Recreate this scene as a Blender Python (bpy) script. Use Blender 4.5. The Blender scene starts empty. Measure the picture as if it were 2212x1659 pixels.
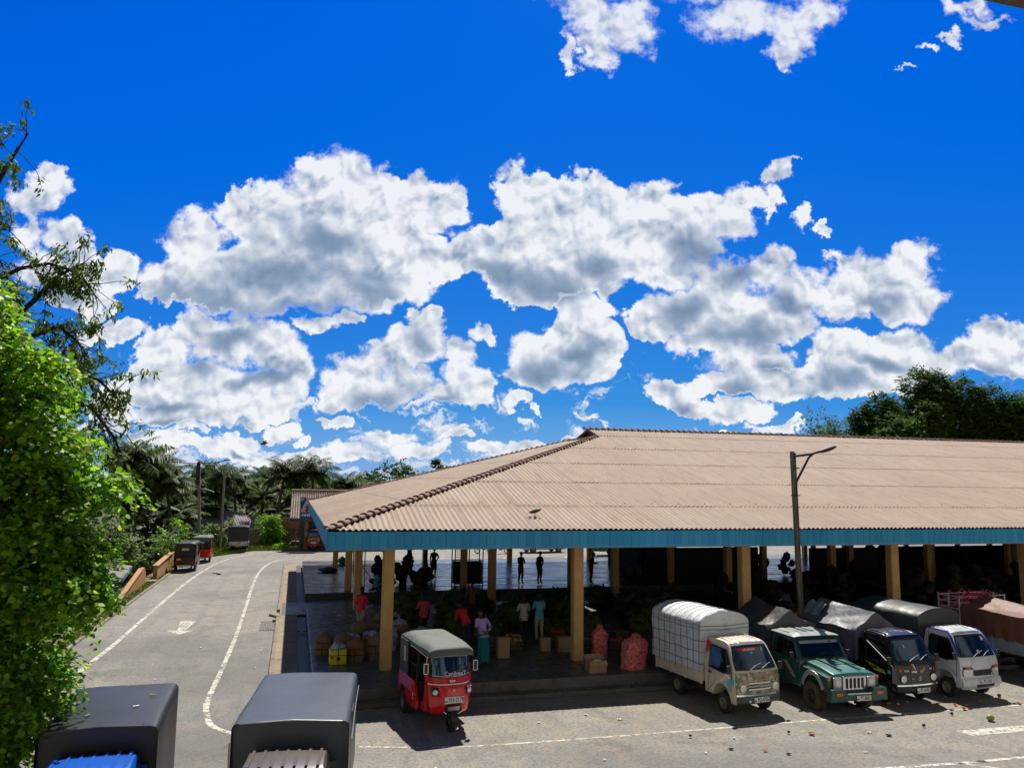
import bpy, bmesh, math, random
from mathutils import Vector, Matrix, Quaternion, noise as mnoise
random.seed(7)
R_ = random.Random(11)
PI = math.pi
sc = bpy.context.scene
COL = sc.collection
rad = math.radians

# ------------------------------------------------------------------ camera
cam_d = bpy.data.cameras.new("camera"); cam = bpy.data.objects.new("camera", cam_d); COL.objects.link(cam)
sc.camera = cam
Rm = Matrix(((0.964501, -0.044517, -0.260299), (-0.263797, -0.116961, -0.957461), (0.012178, 0.992138, -0.124553)))
cam.matrix_world = Matrix.Translation((0, 0, 6.0)) @ Rm.to_4x4()
cam_d.sensor_width = 36; cam_d.lens = 36 * 1698.6 / 2212.0
cam_d.clip_start = 0.1; cam_d.clip_end = 8000

sc.view_settings.view_transform = 'Standard'; sc.view_settings.look = 'None'
sc.view_settings.gamma = 1.0; sc.view_settings.exposure = 0.35
EXPO = 2 ** 0.35
sc.cycles.max_bounces = 6; sc.cycles.diffuse_bounces = 3; sc.cycles.glossy_bounces = 3
sc.cycles.transmission_bounces = 4; sc.cycles.transparent_max_bounces = 12
sc.cycles.use_denoising = True
sc.cycles.caustics_reflective = False; sc.cycles.caustics_refractive = False
sc.cycles.sample_clamp_indirect = 4.0

# ------------------------------------------------------------------ node helper
class NT:
    def __init__(s, tree):
        s.t = tree; s.n = tree.nodes; s.l = tree.links
    def add(s, typ, **kw):
        n = s.n.new(typ)
        ins = kw.pop('ins', None)
        for k, v in kw.items(): setattr(n, k, v)
        if ins:
            for k, v in ins.items(): s.put(n.inputs[k], v)
        return n
    def put(s, sock, v):
        if isinstance(v, bpy.types.NodeSocket): s.l.new(v, sock)
        else: sock.default_value = v
    def math(s, op, a, b=None, c=None, clamp=False):
        n = s.n.new('ShaderNodeMath'); n.operation = op; n.use_clamp = clamp
        s.put(n.inputs[0], a)
        if b is not None: s.put(n.inputs[1], b)
        if c is not None: s.put(n.inputs[2], c)
        return n.outputs[0]
    def vmath(s, op, a, b=None, c=None):
        n = s.n.new('ShaderNodeVectorMath'); n.operation = op
        s.put(n.inputs[0], a)
        if b is not None: s.put(n.inputs[3] if op == 'SCALE' else n.inputs[1], b)
        if c is not None: s.put(n.inputs[2], c)
        return n.outputs['Value'] if op in ('DOT_PRODUCT', 'LENGTH', 'DISTANCE') else n.outputs[0]
    def mix(s, f, a, b, mode='MIX'):
        n = s.n.new('ShaderNodeMix'); n.data_type = 'RGBA'; n.blend_type = mode
        s.put(n.inputs[0], f); s.put(n.inputs[6], a); s.put(n.inputs[7], b)
        return n.outputs[2]
    def ramp(s, f, stops, interp='LINEAR'):
        n = s.n.new('ShaderNodeValToRGB'); n.color_ramp.interpolation = interp
        cr = n.color_ramp
        while len(cr.elements) < len(stops): cr.elements.new(0.5)
        for e, (p, c) in zip(cr.elements, stops):
            e.position = p; e.color = c if len(c) == 4 else (*c, 1)
        s.put(n.inputs[0], f)
        return n.outputs[0]
    def mr(s, v, a, b, c=0.0, d=1.0, typ='LINEAR'):
        n = s.n.new('ShaderNodeMapRange'); n.interpolation_type = typ; n.clamp = True
        s.put(n.inputs[0], v); s.put(n.inputs[1], a); s.put(n.inputs[2], b); s.put(n.inputs[3], c); s.put(n.inputs[4], d)
        return n.outputs[0]
    def noise(s, vec, scale, detail=4, rough=0.5, dist=0.0, col=False):
        n = s.n.new('ShaderNodeTexNoise')
        s.put(n.inputs['Vector'], vec) if vec is not None else None
        n.inputs['Scale'].default_value = scale; n.inputs['Detail'].default_value = detail
        n.inputs['Roughness'].default_value = rough; n.inputs['Distortion'].default_value = dist
        return n.outputs[1] if col else n.outputs[0]

SUN_V = Vector((0.25, 0.62, 1.0)).normalized()      # towards the sun
SUN_EL = math.asin(SUN_V.z)

# ------------------------------------------------------------------ sky, clouds and sun
CL=[(-0.2029,0.3882,0.0674,0.061),(-0.2519,0.3876,0.0429,0.0449),(-0.2866,0.3427,0.0914,0.0571),(-0.1409,0.3636,0.0733,0.051),(-0.3475,0.342,0.0487,0.0444),(-0.4186,0.3097,0.0455,0.0503),(-0.3974,0.2601,0.0904,0.0435),(-0.2952,0.2676,0.1147,0.0561),(-0.2114,0.2873,0.121,0.069),(-0.4388,0.2473,0.0542,0.0247),(-0.1388,0.2882,0.0726,0.0375),(-0.0904,0.2888,0.0363,0.0312),(-0.0953,0.3705,0.0293,0.0242),(0.0116,0.3782,0.0367,0.0351),(0.0425,0.3406,0.0731,0.0507),(0.1156,0.3605,0.0794,0.051),(-0.0304,0.3271,0.0486,0.0315),(-0.0662,0.2891,0.0666,0.0375),(0.0065,0.2838,0.0847,0.05),(0.0852,0.2911,0.0848,0.0501),(0.1765,0.3486,0.061,0.0476),(0.1579,0.3044,0.0728,0.0377),(0.007,0.2467,0.0602,0.0216),(0.2002,0.2925,0.0424,0.0375),(0.25,0.3622,0.055,0.0382),(0.2994,0.3883,0.0429,0.0288),(0.3492,0.4145,0.0307,0.0225),(0.3299,0.3823,0.0245,0.0191),(0.274,0.3436,0.0488,0.0317),(0.2249,0.3178,0.0486,0.0378),(0.3772,0.4244,0.0111,0.0045),(0.3488,0.2975,0.0273,0.0263),(0.3328,0.2693,0.0483,0.0342),(0.2722,0.2562,0.0603,0.0403),(0.2234,0.2249,0.0661,0.0369),(0.2952,0.2135,0.09,0.0368),(0.3681,0.2389,0.0421,0.0433),(0.3549,0.2021,0.0539,0.0244),(0.1693,0.2119,0.036,0.0276),(0.2706,0.1828,0.0717,0.0213),(0.5211,0.2903,0.0424,0.0375),(0.4658,0.271,0.0665,0.0405),(0.4285,0.2458,0.0422,0.0371),(0.5129,0.2469,0.0542,0.0309),(0.4181,0.289,0.0182,0.0187),(0.3178,0.1592,0.0477,0.0242),(0.2695,0.1286,0.0534,0.021),(0.204,0.1158,0.0415,0.0209),(0.3405,0.1235,0.0534,0.024),(0.2215,0.0982,0.0355,0.0089),(0.2924,0.0961,0.0473,0.0119),(0.4435,0.1728,0.0657,0.0334),(0.5038,0.1857,0.0479,0.0305),(0.4717,0.1371,0.0773,0.0301),(0.412,0.1303,0.0475,0.027),(0.5321,0.1558,0.0477,0.0272),(0.625,0.2115,0.036,0.0276),(0.647,0.1814,0.0598,0.0365),(0.5924,0.1686,0.0478,0.0273),(0.0913,0.2293,0.0481,0.0246),(0.0794,0.1925,0.0538,0.0305),(0.0437,0.1618,0.0536,0.0364),(0.0914,0.1564,0.0477,0.0363),(0.032,0.1316,0.0475,0.021),(0.1212,0.1749,0.0239,0.0304),(-0.1125,0.2084,0.03,0.0276),(-0.1235,0.1718,0.0477,0.0365),(-0.1587,0.1533,0.0476,0.0302),(-0.1995,0.1287,0.0475,0.03),(-0.2164,0.1047,0.0414,0.0179),(-0.0756,0.1664,0.0298,0.0242),(-0.0403,0.191,0.0227,0.0134),(-0.1457,0.1175,0.0533,0.0209),(-0.0631,0.1364,0.0356,0.021),(-0.0804,0.1123,0.0415,0.0209),(-0.0449,0.1127,0.0237,0.0209),(-0.4109,0.1864,0.0358,0.0305),(-0.3508,0.1811,0.0657,0.0365),(-0.3021,0.1636,0.0477,0.0364),(-0.457,0.1616,0.0357,0.0364),(-0.46,0.1195,0.0533,0.03),(-0.3834,0.1265,0.0712,0.036),(-0.3116,0.1154,0.0533,0.0299),(-0.2772,0.1398,0.0297,0.0362),(-0.4163,0.0844,0.0767,0.0208),(-0.3222,0.0915,0.0413,0.0119),(-0.2441,0.2007,0.0359,0.0153),(-0.2084,0.2072,0.021,0.0092),(-0.5184,0.1851,0.0478,0.0182),(-0.5057,0.0951,0.0354,0.0358),(-0.6202,0.3956,0.0306,0.0256),(-0.6424,0.3699,0.0366,0.0319),(-0.5954,0.32,0.0364,0.0315),(-0.5621,0.2829,0.0363,0.0312),(-0.6093,0.2699,0.0483,0.0373),(-0.5188,0.271,0.0362,0.0311),(-0.5766,0.2394,0.0481,0.0216),(-0.5331,0.2215,0.03,0.0123),(-0.6379,0.3194,0.0243,0.0315),(-0.403,0.0609,0.0294,0.0088),(-0.3439,0.0558,0.0235,0.0118),(-0.2915,0.0682,0.0294,0.013),(-0.3332,0.0765,0.0177,0.0059),(-0.2614,0.0538,0.0147,0.0071),(-0.2151,0.0721,0.0206,0.0089),(-0.2389,0.0777,0.0147,0.0047),(-0.144,0.0594,0.0353,0.01),(-0.0675,0.0603,0.0235,0.0059),(-0.4254,0.043,0.0352,0.0117),(-0.3664,0.0379,0.0528,0.0117),(-0.2838,0.0301,0.0703,0.0117),(-0.2018,0.0311,0.0469,0.0117),(-0.1199,0.0409,0.0411,0.0117),(-0.0848,0.0472,0.0235,0.0106),(-0.026,0.045,0.0294,0.0117),(0.0209,0.0485,0.0235,0.0088),(0.0086,0.1015,0.0177,0.0089),(0.0323,0.0929,0.0118,0.0047),(0.2683,0.0721,0.0206,0.0071),(0.3509,0.0761,0.0295,0.0071),(0.3095,0.0709,0.0088,0.003),(-0.4555,0.0544,0.0353,0.0118),(0.1098,0.6284,0.0378,0.0475),(0.116,0.5815,0.0313,0.0335),(0.1476,0.6154,0.0504,0.0473),(0.2991,0.6376,0.0694,0.0408),(0.3679,0.6183,0.0504,0.0406),(0.3604,0.578,0.0313,0.0234),(0.4064,0.639,0.0379,0.0339),(0.0784,0.581,0.0125,0.0268),(0.6184,0.6486,0.0379,0.0149),(0.6424,0.6286,0.0303,0.0122),(0.6,0.6045,0.0239,0.0081),(0.5708,0.5874,0.0176,0.006),(0.5254,0.5569,0.0188,0.004),(0.3902,0.3545,0.0183,0.0139),(0.4091,0.339,0.011,0.0076),(0.2308,0.7048,0.1209,0.0553),(0.0845,0.696,0.0953,0.0621),(0.4023,0.7002,0.0954,0.0552)]
DK=[(-0.3842,0.2418,0.0902,0.0309),(-0.2817,0.2369,0.1082,0.0277),(-0.1861,0.2566,0.0723,0.031),(-0.3082,0.2861,0.0968,0.0375),(-0.2498,0.3369,0.0609,0.0316),(0.043,0.2657,0.0724,0.0342),(-0.0174,0.2649,0.0483,0.0279),(0.1094,0.2914,0.0484,0.0313),(0.2369,0.3117,0.0364,0.0377),(0.2949,0.1983,0.0779,0.0214),(0.2237,0.2433,0.0482,0.0247),(0.3295,0.1533,0.0477,0.0169),(0.2871,0.1228,0.0356,0.015),(0.4244,0.1425,0.0327,0.0211),(0.4731,0.1671,0.0418,0.0151),(0.6336,0.1601,0.0477,0.0133),(0.0437,0.1498,0.0476,0.0272),(0.0794,0.1804,0.0358,0.0213),(-0.1297,0.1808,0.0239,0.0274),(-0.1692,0.1112,0.0533,0.0209),(-0.4034,0.1623,0.0357,0.0242),(-0.4296,0.108,0.0532,0.0131),(-0.3247,0.1392,0.0535,0.0132),(-0.3638,0.1992,0.0419,0.0153),(0.2158,0.11,0.0267,0.0131),(-0.0861,0.1033,0.0266,0.0089),(0.4655,0.2648,0.0362,0.0186),(-0.5902,0.2577,0.0361,0.0186),(-0.2911,0.0594,0.0206,0.0053),(-0.3435,0.0499,0.0164,0.0053),(-0.4572,0.078,0.0648,0.0118),(0.2907,0.275,0.0423,0.0249),(0.3558,0.2326,0.0301,0.0215)]

w = bpy.data.worlds.new("World"); sc.world = w; w.use_nodes = True
w.cycles.sampling_method = 'MANUAL'; w.cycles.sample_map_resolution = 512
T = NT(w.node_tree)
for n in list(T.n): T.n.remove(n)
tc = T.add('ShaderNodeTexCoord')
d = tc.outputs['Generated']
TH = rad(15.209)
Fd = (math.sin(TH), math.cos(TH), 0.0); Hd = (math.cos(TH), -math.sin(TH), 0.0)
dF = T.vmath('DOT_PRODUCT', d, Fd)
dH = T.vmath('DOT_PRODUCT', d, Hd)
dz = T.vmath('DOT_PRODUCT', d, (0, 0, 1.0))
den = T.math('MAXIMUM', dF, 0.05)
h = T.math('DIVIDE', dH, den); k = T.math('DIVIDE', dz, den)
p0 = T.add('ShaderNodeCombineXYZ', ins={0: h, 1: k, 2: 0.0}).outputs[0]
# domain warp, finer for the small far clouds near the horizon
wl = T.noise(p0, 9.0, 3, 0.55, col=True)
wf = T.noise(p0, 34.0, 5, 0.62, col=True)
amt = T.mr(k, 0.05, 0.35, 0.65, 1.0)
w1 = T.vmath('SCALE', T.vmath('SUBTRACT', wl, (0.5, 0.5, 0.5)), T.math('MULTIPLY', amt, 0.085))
w2 = T.vmath('SCALE', T.vmath('SUBTRACT', wf, (0.5, 0.5, 0.5)), T.math('MULTIPLY', amt, 0.06))
pw = T.vmath('ADD', T.vmath('ADD', p0, w1), w2)
def field(lst, vec):
    cur = None
    for (a, b, ra, rb) in lst:
        q = T.vmath('MULTIPLY_ADD', vec, (1 / ra, 1 / rb, 0.0), (-a / ra, -b / rb, 0.0))
        L = T.vmath('DOT_PRODUCT', q, q)
        cur = L if cur is None else T.math('SMOOTH_MIN', cur, L, 0.35)
    return T.math('SUBTRACT', 1.0, T.math('SQRT', T.math('MAXIMUM', cur, 0.0)))
Fm = field(CL, pw)
def puffs(vec, scale=15.0, detail=2.0, rough=0.5, smooth=0.3):
    # billowed noise: rounded cauliflower heads
    v1 = T.add('ShaderNodeTexVoronoi', feature='SMOOTH_F1', voronoi_dimensions='2D', normalize=True)
    T.put(v1.inputs['Vector'], vec); v1.inputs['Scale'].default_value = scale
    v1.inputs['Detail'].default_value = detail; v1.inputs['Roughness'].default_value = rough; v1.inputs['Lacunarity'].default_value = 2.3
    v1.inputs['Smoothness'].default_value = smooth
    return T.math('SUBTRACT', 1.0, v1.outputs['Distance'])
fine = T.math('SUBTRACT', T.noise(p0, 55.0, 7, 0.62), 0.5)
wsm = T.vmath('SCALE', T.vmath('SUBTRACT', T.noise(p0, 20.0, 3, 0.5, col=True), (0.5, 0.5, 0.5)), 0.035)
pp = T.vmath('ADD', p0, wsm)
N1 = puffs(pp, 15.0, 2.5, 0.55)
N2 = puffs(T.vmath('ADD', pp, (0.005, 0.012, 0.0)), 15.0, 2.5, 0.55)
# soft shreds where the cloud thins out, crisp heads elsewhere
soft = T.math('MAXIMUM', T.mr(T.noise(T.vmath('ADD', p0, (3.0, 1.0, 0)), 5.0, 3, 0.5), 0.42, 0.62), T.mr(k, 0.50, 0.60, 0.0, 1.5))
ampf = T.math('MULTIPLY_ADD', soft, 0.42, 0.16)
dens = T.math('ADD', Fm, T.math('ADD', T.math('MULTIPLY', T.math('SUBTRACT', N1, 0.66), 0.75), T.math('MULTIPLY', fine, ampf)))
alpha = T.math('DIVIDE', T.math('ADD', dens, -0.03), T.math('MULTIPLY_ADD', soft, 0.30, 0.13), clamp=True)
alpha = T.mr(alpha, 0.0, 1.0, typ='SMOOTHSTEP')
dkf = field(DK, T.vmath('ADD', T.vmath('ADD', p0, (0.0, 0.010, 0.0)), T.vmath('ADD', T.vmath('SCALE', T.vmath('SUBTRACT', wl, (0.5, 0.5, 0.5)), 0.11), T.vmath('SCALE', w2, 0.35))))
dark = T.mr(dkf, -0.35, 0.85, typ='SMOOTHSTEP')
relief = T.math('SUBTRACT', N1, N2)
thick = T.mr(dens, 0.0, 0.75, typ='SMOOTHSTEP')
lown = T.math('SUBTRACT', T.noise(p0, 8.0, 3, 0.5), 0.5)
br = T.math('MULTIPLY_ADD', relief, T.math('MULTIPLY_ADD', dark, -1.2, 2.1), 0.93)
br = T.math('MULTIPLY_ADD', thick, -0.14, br)
br = T.math('MULTIPLY_ADD', lown, 0.25, br)
br = T.math('MULTIPLY_ADD', fine, 0.10, br)
dk = T.math('MULTIPLY', dark, T.mr(thick, 0.0, 0.24))
br = T.math('MULTIPLY', br, T.math('MULTIPLY_ADD', dk, -0.60, 1.0))
br = T.math('MINIMUM', T.math('MAXIMUM', br, 0.1), 0.96)
cloudcol = T.ramp(br, [(0.0, (0.02, 0.06, 0.13)), (0.2, (0.12, 0.20, 0.31)), (0.42, (0.31, 0.40, 0.54)), (0.7, (0.64, 0.69, 0.77)), (0.93, (0.90, 0.92, 0.95))])
# ranks of small far clouds low over the horizon
pf = T.vmath('MULTIPLY', pw, (1.0, 2.4, 1.0))
n5 = T.noise(pf, 15.0, 6, 0.58)
cov = T.math('ADD', n5, T.math('ADD', T.mr(k, 0.0, 0.09, 0.10, 0.0), T.mr(h, 0.05, 0.5, 0.02, -0.05)))
band = T.mr(k, 0.10, 0.17, 1.0, 0.0)
low_a = T.math('MULTIPLY', T.mr(cov, 0.56, 0.64, typ='SMOOTHSTEP'), T.math('MULTIPLY', band, T.mr(k, 0.0, 0.06, 0.55, 0.9)))
n6 = T.noise(T.vmath('ADD', pf, (0.004, 0.012, 0)), 15.0, 6, 0.58)
low_c = T.ramp(T.math('ADD', 0.72, T.math('MULTIPLY', T.math('SUBTRACT', n5, n6), 3.2)), [(0.3, (0.30, 0.43, 0.62)), (0.6, (0.58, 0.67, 0.80)), (0.95, (0.86, 0.89, 0.93))])
front = T.mr(dF, 0.15, 0.35)
alpha = T.math('MULTIPLY', alpha, front)
alpha = T.math('MULTIPLY', alpha, T.mr(k, 0.3, 0.75, 0.97, 0.85))
sky = T.add('ShaderNodeTexSky', sky_type='NISHITA', sun_disc=False, sun_elevation=SUN_EL, sun_rotation=math.atan2(SUN_V.x, SUN_V.y),
            altitude=0.0, air_density=1.0, dust_density=0.3, ozone_density=4.0)
skyc = T.vmath('MULTIPLY', sky.outputs[0], (0.16, 0.40, 1.32))
skyc = T.vmath('MAXIMUM', T.vmath('SUBTRACT', skyc, (0.35, 0.0, 0.0)), (0.0, 0.0, 0.0))
skyc = T.vmath('MINIMUM', skyc, (9.0, 9.0, 7.4))
# out-of-view sky behind and overhead, dimmed and made less blue to darken shade
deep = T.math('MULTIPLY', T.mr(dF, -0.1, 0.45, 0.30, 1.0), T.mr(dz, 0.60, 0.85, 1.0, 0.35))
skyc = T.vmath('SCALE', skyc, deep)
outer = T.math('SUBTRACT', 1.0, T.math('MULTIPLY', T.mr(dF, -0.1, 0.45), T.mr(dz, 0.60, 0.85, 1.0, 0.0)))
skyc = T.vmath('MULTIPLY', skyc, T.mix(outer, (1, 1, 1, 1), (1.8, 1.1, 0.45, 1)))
# unseen clouds added overhead and behind, for reflections and soft white fill
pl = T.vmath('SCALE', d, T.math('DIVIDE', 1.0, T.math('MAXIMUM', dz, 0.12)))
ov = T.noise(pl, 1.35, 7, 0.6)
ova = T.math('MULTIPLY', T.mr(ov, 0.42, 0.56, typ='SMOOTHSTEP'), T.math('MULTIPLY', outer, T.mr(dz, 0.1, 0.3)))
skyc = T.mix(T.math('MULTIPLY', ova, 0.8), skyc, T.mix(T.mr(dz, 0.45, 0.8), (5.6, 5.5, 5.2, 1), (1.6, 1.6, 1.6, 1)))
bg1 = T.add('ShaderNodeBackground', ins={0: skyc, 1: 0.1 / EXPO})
bg2 = T.add('ShaderNodeBackground', ins={0: cloudcol, 1: 1.0 / EXPO})
haze = T.math('MULTIPLY', T.mr(k, 0.0, 0.10, 0.35, 0.0), front)
bgl = T.add('ShaderNodeBackground', ins={0: low_c, 1: 1.0 / EXPO})
bgh = T.add('ShaderNodeBackground', ins={0: (0.45, 0.62, 0.86, 1), 1: 1.0 / EXPO})
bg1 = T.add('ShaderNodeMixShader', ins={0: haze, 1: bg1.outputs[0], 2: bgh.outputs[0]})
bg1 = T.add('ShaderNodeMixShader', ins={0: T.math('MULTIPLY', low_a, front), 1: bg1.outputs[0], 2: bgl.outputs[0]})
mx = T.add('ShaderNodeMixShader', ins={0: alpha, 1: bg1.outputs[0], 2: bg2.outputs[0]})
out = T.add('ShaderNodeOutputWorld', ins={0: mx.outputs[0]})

sun_d = bpy.data.lights.new("sun", 'SUN'); sun_d.energy = 5.0; sun_d.angle = rad(0.55); sun_d.color = (1.0, 0.94, 0.84)
sun = bpy.data.objects.new("sun", sun_d); COL.objects.link(sun)
sun.rotation_euler = SUN_V.to_track_quat('Z', 'Y').to_euler(); sun.location = (10, 30, 60)

# ------------------------------------------------------------------ object helpers
def tag(o, label=None, cat=None, group=None, kind=None):
    if label: o['label'] = label
    if cat: o['category'] = cat
    if group: o['group'] = group
    if kind: o['kind'] = kind
    return o
def empty(name, loc=(0, 0, 0), rz=0.0, label=None, cat=None, group=None):
    o = bpy.data.objects.new(name, None); COL.objects.link(o)
    o.location = loc; o.rotation_euler = (0, 0, rz); o.empty_display_size = 0.2
    return tag(o, label, cat, group)
def kids(o): return [c for c in bpy.data.objects if c.parent == o]
def copy_tree(o, parent=None, kidmap=None):
    if kidmap is None:
        kidmap = {}
        for c in bpy.data.objects:
            if c.parent: kidmap.setdefault(c.parent.name, []).append(c)
    c = o.copy(); COL.objects.link(c)
    if parent: c.parent = parent
    for ch in kidmap.get(o.name, []): copy_tree(ch, c, kidmap)
    return c
class MB:
    """collects faces, links them as ONE mesh object"""
    def __init__(s): s.v = []; s.f = []; s.m = []
    def face(s, pts, mi=0):
        b = len(s.v); s.v += [tuple(p) for p in pts]; s.f.append(tuple(range(b, b + len(pts)))); s.m.append(mi)
    def box(s, x0, x1, y0, y1, z0, z1, mi=0):
        b = len(s.v)
        s.v += [(x0, y0, z0), (x1, y0, z0), (x1, y1, z0), (x0, y1, z0), (x0, y0, z1), (x1, y0, z1), (x1, y1, z1), (x0, y1, z1)]
        for f in ((0, 3, 2, 1), (4, 5, 6, 7), (0, 1, 5, 4), (1, 2, 6, 5), (2, 3, 7, 6), (3, 0, 4, 7)):
            s.f.append(tuple(b + i for i in f)); s.m.append(mi)
        return s
    def obox(s, c, hx, hy, hz, rot=None, mi=0):
        b = len(s.v); c = Vector(c); M = rot if rot is not None else Matrix.Identity(3)
        for dz in (-1, 1):
            for dx, dy in ((-1, -1), (1, -1), (1, 1), (-1, 1)):
                s.v.append(tuple(c + M @ Vector((dx * hx, dy * hy, dz * hz))))
        for f in ((0, 3, 2, 1), (4, 5, 6, 7), (0, 1, 5, 4), (1, 2, 6, 5), (2, 3, 7, 6), (3, 0, 4, 7)):
            s.f.append(tuple(b + i for i in f)); s.m.append(mi)
        return s
    def bar(s, p0, p1, w=0.02, h=None, mi=0, up=(0, 0, 1)):
        p0 = Vector(p0); p1 = Vector(p1); d = p1 - p0; L = d.length
        if L < 1e-6: return s
        y = d / L; u = Vector(up)
        if abs(y.dot(u)) > 0.98: u = Vector((1, 0, 0))
        x = y.cross(u).normalized(); z = x.cross(y)
        M = Matrix((x, y, z)).transposed()
        return s.obox((p0 + p1) / 2, w / 2, L / 2, (h if h else w) / 2, M, mi)
    def tube(s, pts, r, n=8, mi=0, caps=True):
        pts = [Vector(p) for p in pts]; rs = r if isinstance(r, (list, tuple)) else [r] * len(pts)
        b = len(s.v); pu = None
        for i, p in enumerate(pts):
            t = (pts[min(i + 1, len(pts) - 1)] - pts[max(i - 1, 0)]).normalized()
            if pu is None:
                u = Vector((0, 0, 1)) if abs(t.z) < 0.9 else Vector((1, 0, 0))
                pu = (u - t * u.dot(t)).normalized()
            else:
                pu = (pu - t * pu.dot(t)).normalized()
            w2 = t.cross(pu)
            for j in range(n):
                a = 2 * PI * j / n
                s.v.append(tuple(p + (pu * math.cos(a) + w2 * math.sin(a)) * rs[i]))
        for i in range(len(pts) - 1):
            for j in range(n):
                k = (j + 1) % n
                s.f.append((b + i * n + j, b + i * n + k, b + (i + 1) * n + k, b + (i + 1) * n + j)); s.m.append(mi)
        if caps:
            s.f.append(tuple(b + j for j in range(n))[::-1]); s.m.append(mi)
            s.f.append(tuple(b + (len(pts) - 1) * n + j for j in range(n))); s.m.append(mi)
        return s
    def grid(s, fn, nu, nv, mi=0, wrapu=False):
        b = len(s.v); cu = nu if wrapu else nu + 1
        for j in range(nv + 1):
            for i in range(cu):
                s.v.append(tuple(fn(i / nu, j / nv)))
        for j in range(nv):
            for i in range(nu):
                k = (i + 1) % cu
                s.f.append((b + j * cu + i, b + j * cu + k, b + (j + 1) * cu + k, b + (j + 1) * cu + i)); s.m.append(mi)
        return s
    def lathe(s, prof, axis_p, axis_d, n=20, mi=0):
        """prof: list of (along, radius)"""
        p = Vector(axis_p); t = Vector(axis_d).normalized()
        u = Vector((0, 0, 1)) if abs(t.z) < 0.9 else Vector((1, 0, 0))
        u = (u - t * u.dot(t)).normalized(); w2 = t.cross(u)
        return s.grid(lambda a, b: p + t * prof[round(b * (len(prof) - 1))][0] + (u * math.cos(2 * PI * a) + w2 * math.sin(2 * PI * a)) * prof[round(b * (len(prof) - 1))][1], n, len(prof) - 1, mi, True)
    def ell(s, c, rx, ry, rz, nu=12, nv=8, mi=0, rot=None, jit=0.0, seed=0):
        c = Vector(c); rr = random.Random(seed)
        def fn(a, b):
            th = 2 * PI * a; ph = PI * (b - 0.5)
            q = Vector((rx * math.cos(ph) * math.cos(th), ry * math.cos(ph) * math.sin(th), rz * math.sin(ph)))
            if jit: q *= 1 + jit * mnoise.noise(q * 3 / max(rx, ry, rz) + Vector((seed * 3.1, 0, 0)))
            if rot is not None: q = rot @ q
            return c + q
        return s.grid(fn, nu, nv, mi, True)
    def prism(s, poly, axis, a, b2, mi=0):
        """poly: 2D points; axis 'x': (y,z) extruded a..b2 in x; 'y': (x,z); 'z': (x,y)"""
        def P(q, t): return {'x': (t, q[0], q[1]), 'y': (q[0], t, q[1]), 'z': (q[0], q[1], t)}[axis]
        b = len(s.v); n = len(poly)
        s.v += [P(q, a) for q in poly] + [P(q, b2) for q in poly]
        s.f.append(tuple(b + i for i in range(n))[::-1]); s.m.append(mi)
        s.f.append(tuple(b + n + i for i in range(n))); s.m.append(mi)
        for i in range(n):
            k = (i + 1) % n
            s.f.append((b + i, b + k, b + n + k, b + n + i)); s.m.append(mi)
        return s
    def mesh(s, name, mats, smooth=None, bevel=0.0, recalc=True, merge=True):
        me = bpy.data.meshes.new(name); me.from_pydata(s.v, [], s.f)
        for m in (mats if isinstance(mats, (list, tuple)) else [mats]): me.materials.append(m)
        if any(s.m): me.polygons.foreach_set('material_index', s.m)
        if recalc or bevel or merge:
            bm = bmesh.new(); bm.from_mesh(me)
            if merge: bmesh.ops.remove_doubles(bm, verts=bm.verts, dist=1e-5)
            if recalc: bmesh.ops.recalc_face_normals(bm, faces=bm.faces)
            if bevel:
                es = [e for e in bm.edges if len(e.link_faces) == 2 and e.calc_face_angle(0) > rad(28)]
                bmesh.ops.bevel(bm, geom=es, offset=bevel, segments=2, affect='EDGES', profile=0.5, clamp_overlap=True)
            bm.to_mesh(me); bm.free()
        if smooth is not None:
            me.polygons.foreach_set('use_smooth', [True] * len(me.polygons))
            me.set_sharp_from_angle(angle=rad(smooth))
        me.update()
        return me
    def build(s, name, mats, parent=None, **kw):
        o = bpy.data.objects.new(name, s.mesh(name, mats, **kw)); COL.objects.link(o)
        if parent: o.parent = parent
        return o
def link(name, me, parent=None, loc=None, rot=None):
    o = bpy.data.objects.new(name, me); COL.objects.link(o)
    if parent: o.parent = parent
    if loc: o.location = loc
    if rot: o.rotation_euler = rot
    return o

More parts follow.
